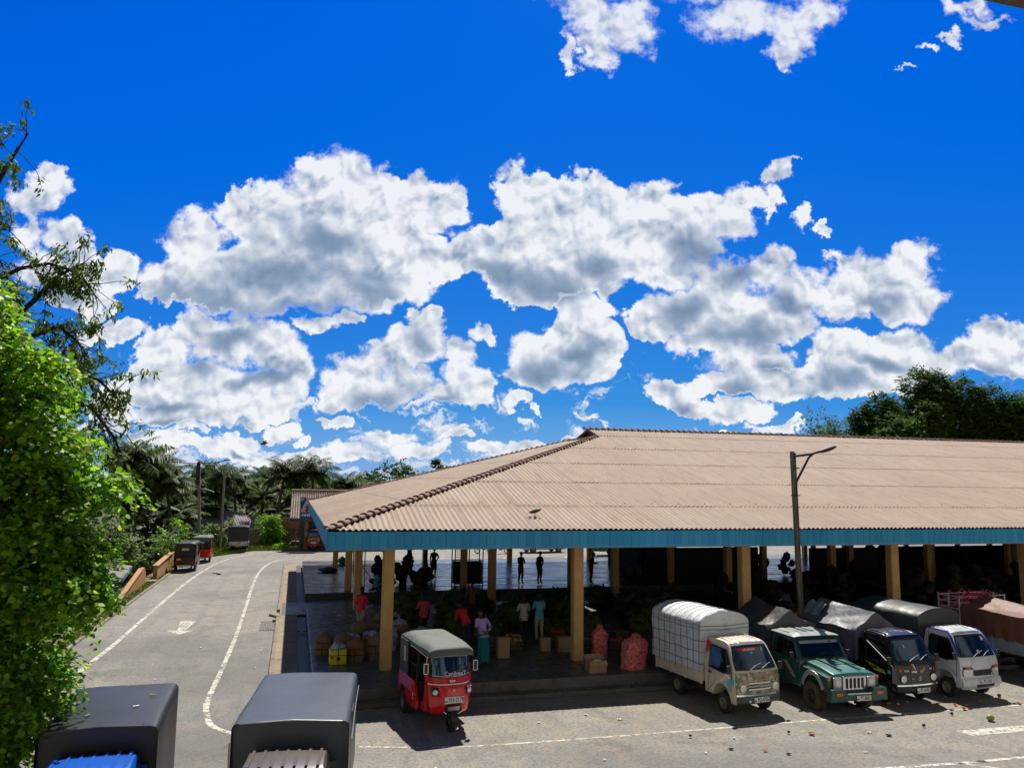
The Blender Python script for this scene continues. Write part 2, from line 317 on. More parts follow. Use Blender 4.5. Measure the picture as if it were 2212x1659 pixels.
# ------------------------------------------------------------------ materials
def new_mat(name):
    m = bpy.data.materials.new(name); m.use_nodes = True
    t = NT(m.node_tree)
    for n in list(t.n): t.n.remove(n)
    b = t.add('ShaderNodeBsdfPrincipled'); o = t.add('ShaderNodeOutputMaterial')
    t.l.new(b.outputs[0], o.inputs[0])
    return m, t, b, o
def mat(name, c, rough=0.6, metal=0.0, c2=None, scale=3.0, amt=0.5, bump=0.0, bscale=None, rvar=0.0, coord='Object', spec=None, coat=0.0, dirt=None, dscale=1.5, stretch=None, alpha=None):
    m, t, b, o = new_mat(name)
    b.inputs['Roughness'].default_value = rough; b.inputs['Metallic'].default_value = metal
    if spec is not None: b.inputs['Specular IOR Level'].default_value = spec
    if coat: b.inputs['Coat Weight'].default_value = coat; b.inputs['Coat Roughness'].default_value = 0.08
    vec = t.add('ShaderNodeTexCoord').outputs[coord]
    if stretch: vec = t.vmath('MULTIPLY', vec, stretch)
    col = (*c, 1)
    if c2 is not None:
        n = t.noise(vec, scale, 6, 0.62)
        f = t.mr(n, 0.5 - 0.28 / max(amt, .05) * 0.5, 0.5 + 0.28 / max(amt, .05) * 0.5)
        col = t.mix(f, (*c, 1), (*c2, 1))
    if dirt is not None:
        n2 = t.noise(vec, dscale, 8, 0.7)
        col = t.mix(t.mr(n2, 0.52, 0.72), col, (*dirt, 1))
    t.put(b.inputs['Base Color'], col)
    if rvar:
        n3 = t.noise(vec, scale * 1.7, 4, 0.6)
        t.put(b.inputs['Roughness'], t.mr(n3, 0.3, 0.7, max(rough - rvar, 0.02), min(rough + rvar, 1)))
    if bump:
        bn = t.add('ShaderNodeBump', ins={'Height': t.noise(vec, bscale or scale * 6, 5, 0.6), 'Strength': 1.0, 'Distance': bump})
        t.l.new(bn.outputs[0], b.inputs['Normal'])
    return m
def glass_mat(name, tint=(0.02, 0.03, 0.04), k=0.55, ior=0.1):
    m = bpy.data.materials.new(name); m.use_nodes = True; t = NT(m.node_tree)
    for n in list(t.n): t.n.remove(n)
    tr = t.add('ShaderNodeBsdfTransparent', ins={0: (*[min(1, x * 6 + 0.25) for x in tint], 1)})
    df = t.add('ShaderNodeBsdfDiffuse', ins={0: (*tint, 1)})
    gl = t.add('ShaderNodeBsdfGlossy', ins={0: (0.55, 0.78, 1, 1), 'Roughness': 0.04})
    mx = t.add('ShaderNodeMixShader', ins={0: k, 1: tr.outputs[0], 2: df.outputs[0]})
    lw = t.add('ShaderNodeLayerWeight', ins={0: 0.5}).outputs['Facing']
    fr = t.math('ADD', ior, t.math('MULTIPLY', t.math('POWER', lw, 4.0), 0.8), clamp=True)
    mx2 = t.add('ShaderNodeMixShader', ins={0: fr, 1: mx.outputs[0], 2: gl.outputs[0]})
    o = t.add('ShaderNodeOutputMaterial', ins={0: mx2.outputs[0]})
    return m
M = {}
M['rubber'] = mat('rubber', (0.018, 0.018, 0.017), 0.85, c2=(0.045, 0.042, 0.035), scale=9)
M['muddy_rubber'] = mat('muddy_rubber', (0.02, 0.02, 0.016), 0.9, c2=(0.10, 0.085, 0.04), scale=7, bump=0.004)
M['rim'] = mat('rim', (0.45, 0.43, 0.38), 0.5, 0.4, c2=(0.2, 0.19, 0.15), scale=12)
M['rim_yellow'] = mat('rim_yellow', (0.35, 0.33, 0.16), 0.6, 0.2, c2=(0.12, 0.11, 0.07), scale=12)
M['chrome'] = mat('chrome', (0.75, 0.77, 0.8), 0.15, 1.0)
M['silver'] = mat('silver', (0.55, 0.56, 0.6), 0.35, 0.6, c2=(0.4, 0.41, 0.44), scale=8)
M['black_plastic'] = mat('black_plastic', (0.012, 0.012, 0.013), 0.5)
M['dark_metal'] = mat('dark_metal', (0.025, 0.025, 0.025), 0.6, 0.3, c2=(0.05, 0.04, 0.03), scale=6)
M['glass'] = glass_mat('glass', (0.005, 0.010, 0.022), 0.96, 0.15)
M['side_glass'] = glass_mat('side_glass', (0.006, 0.007, 0.008), 0.97, 0.05)
M['lamp_glass'] = mat('lamp_glass', (0.75, 0.78, 0.8), 0.08, 0.3, coat=0.5)
M['amber'] = mat('amber', (0.75, 0.12, 0.02), 0.25, coat=0.5)
M['plate_white'] = mat('plate_white', (0.78, 0.79, 0.8), 0.5)
M['plate_yellow'] = mat('plate_yellow', (0.85, 0.33, 0.02), 0.5)
M['ink'] = mat('ink', (0.012, 0.012, 0.014), 0.6)
M['white_paint'] = mat('white_paint', (0.78, 0.78, 0.76), 0.5)
M['seat'] = mat('seat', (0.03, 0.03, 0.035), 0.7)
M['wood'] = mat('wood', (0.16, 0.10, 0.05), 0.8, c2=(0.07, 0.045, 0.025), scale=5)

def text(parent, s, size, loc, rot, m, name='lettering', bold=0.0, depth=0.002, align='CENTER', sx=1.0, shear=0.0):
    cu = bpy.data.curves.new(name, 'FONT'); cu.body = s; cu.size = size; cu.align_x = align; cu.align_y = 'CENTER'
    cu.extrude = depth; cu.offset = bold; cu.shear = shear; cu.resolution_u = 2
    o = bpy.data.objects.new(name + '_curve', cu); COL.objects.link(o)
    me = bpy.data.meshes.new_from_object(o.evaluated_get(bpy.context.evaluated_depsgraph_get()))
    bpy.data.objects.remove(o); me.materials.clear(); me.materials.append(m)
    t = bpy.data.objects.new(name, me); COL.objects.link(t); t.parent = parent; t.location = loc; t.rotation_euler = rot; t.scale = (sx, 1, 1)
    return t
FRONT = (rad(90), 0, 0)     # text facing local -Y

# ------------------------------------------------------------------ ground, yard, markings
def gz(x, y):
    """terrain height: the land falls away left of the yard"""
    t = min(max((-8.4 - x) / 1.6, 0.0), 1.0); t = t * t * (3 - 2 * t)
    z = -0.06 - 1.9 * t
    if y > 76: z -= 0.5 * min((y - 76) / 6, 1)
    return z
b = MB()
xs = [-900, -400, -200, -120, -80, -60, -45, -34, -26, -20, -16, -13, -11, -10.2, -9.8, -9.4, -9.0, -8.7, -8.4, -7, 0, 20, 45, 70, 110, 200, 400, 1500]
ys = [-60, -20, 0, 15, 30, 45, 60, 70, 76, 78, 80, 82, 90, 110, 150, 220, 400, 900, 2500]
V = [(x, y, gz(x, y) - (0 if abs(x) < 60 else 0)) for y in ys for x in xs]
nx = len(xs)
b.v = V
for j in range(len(ys) - 1):
    for i in range(nx - 1):
        b.f.append((j * nx + i, j * nx + i + 1, (j + 1) * nx + i + 1, (j + 1) * nx + i)); b.m.append(0)
m_ground = mat('scrub_ground', (0.045, 0.06, 0.02), 0.95, c2=(0.11, 0.09, 0.05), scale=0.5, bump=0.03, bscale=3)
tag(b.build('ground', m_ground, recalc=False), kind='structure')

# asphalt: worn grey with dusty brown patches, cracks and spots of oil
m, t, bs, o = new_mat('asphalt')
P = t.add('ShaderNodeNewGeometry').outputs['Position']
n1 = t.noise(P, 0.35, 6, 0.62); n2 = t.noise(P, 1.6, 8, 0.7); n3 = t.noise(P, 38.0, 3, 0.7); n4 = t.noise(t.vmath('ADD', P, (31, 7, 0)), 0.12, 4, 0.55)
c = t.mix(t.mr(n1, 0.38, 0.62), (0.22, 0.218, 0.205, 1), (0.275, 0.26, 0.228, 1))
c = t.mix(t.mr(n2, 0.48, 0.62), c, (0.32, 0.275, 0.21, 1))
c = t.mix(t.math('MULTIPLY', t.mr(t.noise(P, 0.7, 7, 0.7), 0.54, 0.62), 0.6), c, (0.15, 0.147, 0.138, 1))
c = t.mix(t.math('MULTIPLY', t.mr(n4, 0.52, 0.64), 0.55), c, (0.105, 0.105, 0.102, 1))
c = t.mix(t.math('MULTIPLY', t.mr(n3, 0.52, 0.78), 0.75), c, (0.05, 0.05, 0.045, 1))
ng = t.noise(P, 12.0, 5, 0.75)
c = t.mix(t.math('MULTIPLY', t.mr(ng, 0.50, 0.62), 0.8), c, (0.09, 0.088, 0.08, 1))
c = t.mix(t.math('MULTIPLY', t.mr(ng, 0.30, 0.44, 1.0, 0.0), 0.6), c, (0.30, 0.28, 0.24, 1))
c = t.mix(t.math('MULTIPLY', t.mr(n3, 0.22, 0.40, 1.0, 0.0), 0.45), c, (0.36, 0.33, 0.28, 1))
vo = t.add('ShaderNodeTexVoronoi', feature='DISTANCE_TO_EDGE', ins={'Vector': t.vmath('ADD', P, t.vmath('SCALE', t.noise(P, 2.2, 5, 0.7, col=True), 1.3)), 'Scale': 0.3})
crack = t.math('MULTIPLY', t.mr(vo.outputs['Distance'], 0.0, 0.008, 1.0, 0.0), t.mr(n1, 0.45, 0.6))
c = t.mix(t.math('MULTIPLY', crack, 0.7), c, (0.04, 0.038, 0.032, 1))
pv = t.add('ShaderNodeTexVoronoi', ins={'Vector': t.vmath('ADD', t.vmath('MULTIPLY', P, (0.16, 0.10, 0)), t.vmath('SCALE', t.noise(P, .8, 3, .6, col=True), .12)), 'Scale': 1.0, 'Randomness': 1.0})
pc = t.add('ShaderNodeSeparateColor', ins={0: pv.outputs['Color']}).outputs[0]
c = t.mix(t.math('MULTIPLY', t.mr(pc, 0.74, 0.78), 0.28), c, (0.11, 0.11, 0.108, 1))
oil = t.noise(t.vmath('ADD', P, (3, 50, 0)), 0.9, 5, 0.6)
c = t.mix(t.math('MULTIPLY', t.mr(oil, 0.64, 0.74), 0.6), c, (0.06, 0.055, 0.05, 1))
trk = t.noise(t.vmath('MULTIPLY', P, (2.2, 0.12, 1)), 1.0, 4, 0.6)
c = t.mix(t.math('MULTIPLY', t.mr(trk, 0.52, 0.70), 0.35), c, (0.115, 0.11, 0.10, 1))
t.put(bs.inputs['Base Color'], c); bs.inputs['Roughness'].default_value = 0.88
bn = t.add('ShaderNodeBump', ins={'Height': t.math('ADD', t.math('MULTIPLY', n3, 0.6), n2), 'Strength': 0.7, 'Distance': 0.012}); t.l.new(bn.outputs[0], bs.inputs['Normal'])
M['asphalt'] = m
b = MB()
b.face([(-7.45, -20, 0), (75, -20, 0), (75, 78, 0), (3.0, 78, 0), (2.0, 71.6, 0), (-3.2, 71.2, 0), (-7.0, 64.5, 0), (-7.45, 58, 0)])
tag(b.build('asphalt_yard', M['asphalt'], recalc=False), kind='structure')
# brown gravel margin between edge line and lawn on the left
m, t, bs, o = new_mat('road_paint')
P = t.add('ShaderNodeNewGeometry').outputs['Position']
n1 = t.noise(P, 6.0, 8, 0.75); n2 = t.noise(P, 1.1, 3, 0.5)
c = t.mix(t.mr(n1, 0.35, 0.7), (0.62, 0.61, 0.55, 1), (0.42, 0.39, 0.32, 1))
t.put(bs.inputs['Base Color'], c); bs.inputs['Roughness'].default_value = 0.8
wear = t.mr(t.math('ADD', n1, t.math('MULTIPLY', n2, 0.35)), 0.64, 0.80)
tr = t.add('ShaderNodeBsdfTransparent')
mx = t.add('ShaderNodeMixShader', ins={0: wear, 1: bs.outputs[0], 2: tr.outputs[0]}); t.l.new(mx.outputs[0], o.inputs[0])
M['road_paint'] = m
def smooth(pts, n=6):
    out = []
    for i in range(len(pts) - 1):
        p0 = pts[max(i - 1, 0)]; p1 = pts[i]; p2 = pts[i + 1]; p3 = pts[min(i + 2, len(pts) - 1)]
        for k in range(n):
            u = k / n
            out.append(tuple(0.5 * (2 * p1[j] + (p2[j] - p0[j]) * u + (2 * p0[j] - 5 * p1[j] + 4 * p2[j] - p3[j]) * u * u + (3 * p1[j] - p0[j] - 3 * p2[j] + p3[j]) * u ** 3) for j in (0, 1)))
    out.append(pts[-1]); return out
def stripe(pts, wid, z=0.005, name='road_marking', lab=None):
    b = MB(); pts = smooth(pts); n = len(pts)
    for i in range(n):
        p = Vector(pts[i]); q = (Vector(pts[min(i + 1, n - 1)]) - Vector(pts[max(i - 1, 0)])).normalized()
        nn = Vector((-q.y, q.x)) * wid / 2 * (1 + R_.uniform(-.12, .12))
        b.v += [(p.x + nn.x, p.y + nn.y, z), (p.x - nn.x, p.y - nn.y, z)]
    for i in range(n - 1): b.f.append((2 * i, 2 * i + 1, 2 * i + 3, 2 * i + 2)); b.m.append(0)
    o = b.build(name, M['road_paint']); tag(o, kind='structure'); return o
stripe([(-6.3, 14), (-6.28, 23.32), (-6.19, 28.9), (-6.09, 32.2), (-6.05, 36.8), (-6.0, 41.8), (-5.88, 49.4), (-5.55, 56.6), (-4.94, 62.8), (-3.89, 66.7), (-2.59, 69.0), (-0.42, 70.6), (2.3, 71.3), (8, 71.6), (30, 71.6), (70, 71.6)], 0.17)
stripe([(-0.6, 19.9), (-1.15, 20.6), (-1.71, 21.4), (-1.92, 22.4), (-2.02, 23.2), (-2.04, 24.6), (-2.0, 26.9), (-1.96, 29.9), (-1.95, 34.2), (-2.0, 40.1), (-2.08, 47.6), (-2.04, 53.9), (-1.72, 59.3), (-1.0, 62.55), (0.34, 64.2), (2.47, 65.2), (6, 65.6), (20, 65.7), (60, 65.7)], 0.15)
stripe([(1.2, 19.3), (1.61, 19.05), (2.93, 18.68), (3.97, 18.5), (4.93, 18.43), (6.75, 18.4), (9.77, 18.39), (11.9, 18.43), (13.8, 18.42), (16.5, 18.4), (20, 18.38), (30, 18.3), (50, 18.2)], 0.09)
stripe([(9, 15.25), (12.3, 15.08), (13.5, 15.0), (15.0, 14.93), (16.2, 14.93), (30, 14.8)], 0.12)
stripe([(14.35, 14.97), (15.0, 14.45), (15.8, 13.8)], 0.10)
for i in range(12):     # parking bay marks across the far road
    x = 6.5 + i * 5.2
    stripe([(x - 1.4, 60.4), (x, 63.0)], 0.13)
b = MB(); b.face([(16.15, 16.87, .005), (40, 16.6, .005), (40, 16.2, .005), (16.25, 16.45, .005)]); b.face([(16.15, 16.87, .005), (16.25, 16.45, .005), (16.6, 16.66, .0052)])
tag(b.build('road_marking', M['road_paint']), kind='structure')
b = MB()
for ps in ([(-4.44, 36.88), (-3.81, 36.76), (-3.95, 34.75), (-4.26, 34.6)], [(-4.66, 34.72), (-3.66, 34.52), (-4.12, 33.7)]):
    b.face([(x, y, .005) for x, y in ps])
tag(b.build('road_arrow', M['road_paint']), kind='structure')
# left margin: concrete kerb, grass verge
M['kerb'] = mat('kerb_concrete', (0.30, 0.26, 0.20), 0.9, c2=(0.16, 0.13, 0.09), scale=2.5, bump=0.01, dirt=(0.08, 0.06, 0.035))
b = MB()
y = 12.0
while y < 58:
    L = R_.uniform(0.85, 1.0); b.obox((-7.45, y + L / 2, -0.02), 0.07, L / 2 - 0.012, 0.09, Matrix.Rotation(R_.uniform(-.01, .01), 3, 'Z')); y += L
tag(b.build('kerb', M['kerb'], bevel=0.01), kind='structure')
b = MB(); b.face([(-8.8, 10, -0.12), (-7.5, 10, 0.03), (-7.5, 58, 0.03), (-8.6, 58, 0.0)]); b.face([(-8.8, 10, -0.12), (-8.6, 58, 0.0), (-9.4, 58, -1.3), (-9.6, 10, -1.4)])
M['verge'] = mat('verge_soil', (0.10, 0.11, 0.035), 0.95, c2=(0.17, 0.12, 0.06), scale=2.0, bump=0.03)
tag(b.build('grass_verge_ground', M['verge'], recalc=False), kind='structure')
b = MB(); b.face([(-8.8, 58, -0.02), (-7.46, 58, -0.02), (-7.0, 64.5, -0.02), (-3.2, 71.2, -0.02), (2.0, 71.6, -0.02), (3, 76.3, 0.0), (-9.5, 76.3, 0.0), (-9.5, 62, -0.3)])
tag(b.build('far_verge_ground', M['verge'], recalc=False), kind='structure')

# grass blades (stuff)
m, t, bs, o = new_mat('grass_blade')
ri = t.add('ShaderNodeNewGeometry').outputs['Random Per Island']
t.put(bs.inputs['Base Color'], t.ramp(ri, [(0, (0.10, 0.22, 0.02)), (0.6, (0.20, 0.33, 0.03)), (1, (0.32, 0.34, 0.08))])); bs.inputs['Roughness'].default_value = 0.7
M['grass'] = m
def grass(name, fn, n, h=(0.06, 0.2), seed=1, w=0.012):
    rr = random.Random(seed); b = MB()
    for i in range(n):
        x, y, z = fn(rr); hh = rr.uniform(*h); a = rr.uniform(0, 2 * PI); w2 = w * rr.uniform(.6, 1.6); l = hh * rr.uniform(0.1, 0.8); a2 = rr.uniform(0, 2 * PI)
        dx, dy = math.cos(a) * w2, math.sin(a) * w2
        k = len(b.v); b.v += [(x - dx, y - dy, z), (x + dx, y + dy, z), (x + math.cos(a2) * l, y + math.sin(a2) * l, z + hh)]
        b.f.append((k, k + 1, k + 2)); b.m.append(0)
    return tag(b.build(name, M['grass'], recalc=False, merge=False), kind='stuff')
grass('verge_grass', lambda r: (lambda y: (-8.1 + 0.6 * r.random() ** 0.8 + (0.04 if y < 40 else 0), y, -0.03))(r.uniform(14, 57)), 9000, (0.04, 0.16), 2, 0.02)
def farv(r):
    while True:
        x = r.uniform(-9, 2.6); y = r.uniform(60, 76)
        if y > 71.3 or (x < -7.2 + (y - 64) * 0.55 - 0.2): 
            if mnoise.noise(Vector((x * .5, y * .5, 3))) > -0.25: return (x, y, -0.02)
grass('far_verge_grass', farv, 16000, (0.08, 0.3), 3, 0.035)
# right side margin next to the market: kerb, footway, gutter
b = MB(); y = 22.3
while y < 60:
    L = 0.95
    if not (35.6 < y < 37.6): b.obox((-0.47, y + L / 2, 0.06), 0.06, L / 2 - 0.008, 0.07, Matrix.Rotation(R_.uniform(-.012, .012), 3, 'Z'))
    y += L
for i, (x, y, a) in enumerate(((-0.62, 37.2, 0.5), (-0.5, 36.3, -0.3))): b.obox((x, y, 0.05), 0.06, 0.42, 0.05, Matrix.Rotation(a, 3, 'Z'))
tag(b.build('footway_kerb', M['kerb'], bevel=0.01), kind='structure')
M['footway'] = mat('footway', (0.33, 0.27, 0.19), 0.9, c2=(0.22, 0.16, 0.10), scale=1.2, bump=0.01, dirt=(0.12, 0.09, 0.06), coord='Object')
b = MB(); b.box(-0.41, 0.32, 22.3, 58.6, 0.0, 0.09)
tag(b.build('footway', M['footway']), kind='structure')
b = MB(); b.face([(0.32, 22.3, .012), (0.68, 22.3, .012), (0.68, 58.6, .012), (0.32, 58.6, .012)])
tag(b.build('gutter', mat('gutter', (0.02, 0.02, 0.018), 0.5, c2=(0.06, 0.05, 0.03), scale=5, bump=0.01)), kind='structure')  # flat face; near-black colour stands in for the shade of a deep gutter
# cross drain grating in the lane
b = MB()
for i in range(9): b.box(-1.12 + i * 0.065, -1.09 + i * 0.065, 34.0, 36.0, 0.004, 0.012)
b.box(-1.14, -0.56, 33.95, 34.0, .004, .014); b.box(-1.14, -0.56, 36.0, 36.05, .004, .014)
tag(b.build('drain_grate', M['dark_metal']), 'dark slotted drain grate set in the lane beside the footway kerb', 'drain grate')

# ------------------------------------------------------------------ market hall
hall = empty('market_hall', (0.7, 22.4, 0), 0, 'open market hall with pink brown corrugated roof and blue fascia', 'market hall')
HX, HY = 0.7, 22.4
def hp(b): b.v = [(x - HX, y - HY, z) for x, y, z in b.v]; return b
EX, EY, EYB, EZ = 0.95, 23.62, 57.0, 4.56
SL = 0.262; RY = (EY + EYB) / 2; RZ = EZ + SL * (RY - EY); XEND = 64.0
HR = 1.05                       # dy/dx of the hip in plan
XG = 15.2                       # gablet face
SLx = SL * HR
# corrugated sheet material
m, t, bs, o = new_mat('roof_sheet')
P = t.add('ShaderNodeNewGeometry').outputs['Position']
n1 = t.noise(P, 0.25, 5, 0.6); n2 = t.noise(P, 3.5, 8, 0.72); n3 = t.noise(t.vmath('MULTIPLY', P, (2.0, 0.25, 1)), 2.2, 5, 0.6)
c = t.mix(t.mr(n1, 0.35, 0.65), (0.37, 0.275, 0.22, 1), (0.42, 0.325, 0.262, 1))
c = t.mix(t.math('MULTIPLY', t.mr(n3, 0.45, 0.7), 0.6), c, (0.29, 0.20, 0.155, 1))
sv = t.add('ShaderNodeTexVoronoi', ins={'Vector': t.vmath('MULTIPLY', P, (0.94, 0.32, 0)), 'Scale': 1.0, 'Randomness': 0.0})
c = t.mix(t.math('MULTIPLY', t.add('ShaderNodeSeparateColor', ins={0: sv.outputs['Color']}).outputs[0], 0.16), c, (0.22, 0.16, 0.13, 1))
c = t.mix(t.math('MULTIPLY', t.mr(n2, 0.60, 0.72), 0.8), c, (0.10, 0.07, 0.055, 1))
st2 = t.noise(t.vmath('MULTIPLY', P, (5.0, 0.5, 1)), 1.3, 6, 0.7)
c = t.mix(t.math('MULTIPLY', t.mr(st2, 0.56, 0.72), 0.45), c, (0.19, 0.12, 0.085, 1))
c = t.mix(t.math('MULTIPLY', t.mr(n2, 0.26, 0.38, 1, 0), 0.35), c, (0.52, 0.40, 0.34, 1))
t.put(bs.inputs['Base Color'], c); bs.inputs['Roughness'].default_value = 0.8
bn = t.add('ShaderNodeBump', ins={'Height': t.noise(P, 30, 4, 0.6), 'Strength': 0.5, 'Distance': 0.004}); t.l.new(bn.outputs[0], bs.inputs['Normal'])
M['roof'] = m
M['ridge'] = mat('ridge_tile', (0.36, 0.24, 0.19), 0.85, c2=(0.24, 0.15, 0.12), scale=4, bump=0.004, dirt=(0.09, 0.06, 0.05), dscale=6)
WP = 0.177; WA = 0.027; NS = 6
def corr(b, umin, umax, rows, plane, clipfn, seed=0):
    """rows: list of v breaks (distance up the slope in plan); plane(u, v, lift) -> point; clipfn(u) -> max v"""
    rr = random.Random(seed); sheetw = WP * 6
    ns = int((umax - umin) / sheetw) + 1
    for r in range(len(rows) - 1):
        va = rows[r] - (0.16 if r else 0.0); vb = rows[r + 1]
        off = 0.0
        for s in range(-1, ns):
            u0 = umin + s * sheetw + off; lift = 0.012 + rr.uniform(-0.003, 0.003); tilt = rr.uniform(-0.002, 0.002)
            base = None; n = 6 * NS + 2
            for i in range(n + 1):
                u = u0 + i * WP / NS
                if u < umin or u > umax: base = None; continue
                vm = min(vb, clipfn(u))
                if vm <= va + 0.02: base = None; continue
                wv = WA * math.cos(2 * PI * u / WP)
                e = 0.013 * (1 - i / n) ** 2
                k = len(b.v)
                b.v.append(plane(u, va, wv + lift * 1.9 + e + tilt * i / n)); b.v.append(plane(u, vm, wv + lift * 0.3 + e))
                if base is not None: b.f.append((base, k, k + 1, base + 1)); b.m.append(0)
                base = k
def front_plane(u, v, l): return (u, EY + v, EZ + SL * v + l)
def back_plane(u, v, l): return (u, EYB - v, EZ + SL * v + l)
def left_plane(u, v, l): return (EX + v, u, EZ + SLx * v + l)
rows = [0.0, 2.62, 5.75, 8.9, 12.0, 15.1, RY - EY]
def hipclip(u):
    if u >= XG: return RY - EY
    return (u - EX) * HR
b = MB(); corr(b, EX, XEND, rows, front_plane, hipclip, 1)
hp(b).build('roof', M['roof'], hall, recalc=False, merge=False, smooth=60)
b = MB(); corr(b, EX, XEND, rows, back_plane, hipclip, 2)
hp(b).build('roof', M['roof'], hall, recalc=False, merge=False, smooth=60)
half = (EYB - EY) / 2
def lclip(u):
    return min(XG - 0.35 - EX, (half - abs(u - RY)) / HR)
b = MB(); corr(b, EY, EYB, [0, 2.9, 5.9, 8.9, 11.9, XG - 0.35 - EX], left_plane, lclip, 3)
hp(b).build('roof', M['roof'], hall, recalc=False, merge=False, smooth=60)
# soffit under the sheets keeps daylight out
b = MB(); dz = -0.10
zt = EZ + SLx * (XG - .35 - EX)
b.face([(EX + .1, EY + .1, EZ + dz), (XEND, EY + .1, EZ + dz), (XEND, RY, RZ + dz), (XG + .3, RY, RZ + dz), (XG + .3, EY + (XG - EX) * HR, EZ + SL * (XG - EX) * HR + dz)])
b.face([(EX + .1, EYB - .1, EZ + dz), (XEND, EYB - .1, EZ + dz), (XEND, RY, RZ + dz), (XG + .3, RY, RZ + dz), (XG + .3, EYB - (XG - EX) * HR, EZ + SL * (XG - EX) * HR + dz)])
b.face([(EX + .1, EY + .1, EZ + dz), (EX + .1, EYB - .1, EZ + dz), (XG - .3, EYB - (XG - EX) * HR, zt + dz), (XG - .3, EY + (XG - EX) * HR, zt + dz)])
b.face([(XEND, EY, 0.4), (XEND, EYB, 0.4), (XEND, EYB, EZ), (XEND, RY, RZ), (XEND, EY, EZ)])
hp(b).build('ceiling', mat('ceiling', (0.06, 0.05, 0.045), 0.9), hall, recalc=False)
# gablet: rafters and dark timber face
b = MB()
gy = EY + (XG - EX) * HR; gz0 = EZ + SL * (gy - EY)
b.face([(XG + .28, gy, gz0 - .1), (XG + .28, 2 * RY - gy, gz0 - .1), (XG + .28, RY, RZ - .05)])
for s in (-1, 1):
    for q in (0.0, 0.25, 0.5): b.bar((XG + .05 + q * .4, RY + s * 0.05, RZ - .07), (XG + .05 + q * .4, RY + s * (RY - gy), gz0 - .05), 0.06, 0.09)
hp(b).build('gable', M['wood'], hall)
# ridge and hip tiles
def ridge_tiles(name, p0, p1, step=0.35, r=0.15, flip=1):
    p0 = Vector(p0); p1 = Vector(p1); D = p1 - p0; n = int(D.length / step); d = D.normalized()
    side = d.cross(Vector((0, 0, 1))).normalized(); up = side.cross(d)
    b = MB()
    for i in range(n):
        a = p0 + d * (i * step); e = a + d * (step + 0.05)
        jx = R_.uniform(-.012, .012); jz = R_.uniform(-.006, .006)
        secs = [(a, r * 1.0, 0.03), (a + d * 0.07, r * 1.0, 0.03), (a + d * 0.075, r * 0.82, 0.005), (e, r * 0.70, 0.0)] if flip > 0 else [(e, r * 1.0, 0.03), (e - d * 0.07, r * 1.0, 0.03), (e - d * 0.075, r * .82, .005), (a, r * .70, 0)]
        for (q0, r0, h0), (q1, r1, h1) in zip(secs, secs[1:]):
            ring = []
            for q, rr, hh in ((q0, r0, h0), (q1, r1, h1)):
                ring.append([q + side * (math.cos(th) * rr * 1.15 + jx) + up * (math.sin(th) * rr * 0.62 + hh + jz) for th in [PI * k / 6 for k in range(7)]])
            for k in range(6): b.face([ring[0][k], ring[0][k + 1], ring[1][k + 1], ring[1][k]])
        q, rr, hh = secs[0]
        outer = [q + side * (math.cos(th) * rr * 1.15 + jx) + up * (math.sin(th) * rr * 0.62 + hh + jz) for th in [PI * k / 6 for k in range(7)]]
        inner = [q + side * (math.cos(th) * rr * 0.95 + jx) + up * (math.sin(th) * rr * 0.42 + hh + jz) for th in [PI * k / 6 for k in range(7)]]
        for k in range(6): b.face([outer[k], outer[k + 1], inner[k + 1], inner[k]])
    return hp(b).build(name, M['ridge'], hall, recalc=False, smooth=40)
ridge_tiles('ridge_tiles', (XG - .15, RY, RZ + .02), (XEND, RY, RZ + .02))
ridge_tiles('hip_tiles', (EX - .05, EY - .05, EZ + .03), (XG + .1, gy + .1, gz0 + .03))
ridge_tiles('hip_tiles', (EX - .05, EYB + .05, EZ + .03), (XG + .1, 2 * RY - gy - .1, gz0 + .03))
# pale flashing along the top of the hip end
b = MB(); b.box(XG - .62, XG - .3, gy + .1, 2 * RY - gy - .1, zt + .0, zt + .035)
hp(b).build('flashing', mat('flashing', (0.55, 0.5, 0.47), 0.6, c2=(0.35, 0.3, 0.27), scale=3), hall)
# hook bolts at the seams
b = MB()
for v in rows[1:-1]:
    x = EX + v / HR + 0.5
    while x < 40:
        b.bar((x, EY + v + .12, EZ + SL * v + .03), (x, EY + v + .12, EZ + SL * v + .085), 0.022); x += WP * 6
for v in (2.9, 5.9, 8.9, 11.9):
    y = EY + v * HR + 0.3
    while y < EYB - v * HR - .3:
        b.bar((EX + v + .12, y, EZ + SLx * v + .03), (EX + v + .12, y, EZ + SLx * v + .085), 0.022); y += WP * 3
tag(hp(b).build('roof_bolts', M['dark_metal'], hall, recalc=False), kind='stuff')
# fascia boards
m, t, bs, o = new_mat('blue_fascia')
P = t.add('ShaderNodeNewGeometry').outputs['Position']; ri = t.add('ShaderNodeNewGeometry').outputs['Random Per Island']
sep = t.add('ShaderNodeSeparateXYZ', ins={0: P}).outputs
n1 = t.noise(P, 2.2, 6, 0.65); n2 = t.noise(t.vmath('MULTIPLY', P, (9, 9, 1.2)), 1.0, 5, 0.6)
c = t.mix(ri, (0.02, 0.31, 0.62, 1), (0.045, 0.40, 0.70, 1))
c = t.mix(t.math('MULTIPLY', t.mr(n1, 0.5, 0.75), 0.6), c, (0.10, 0.32, 0.52, 1))
c = t.mix(t.math('MULTIPLY', t.mr(n2, 0.55, 0.8), 0.6), c, (0.03, 0.16, 0.30, 1))
low = t.mr(t.math('ADD', sep[2], t.math('MULTIPLY', n1, 0.10)), 4.05, 4.15, 1, 0)
c = t.mix(t.math('MULTIPLY', low, 0.55), c, (0.26, 0.42, 0.55, 1))
t.put(bs.inputs['Base Color'], c); bs.inputs['Roughness'].default_value = 0.7
M['fascia'] = m
b = MB(); x = EX
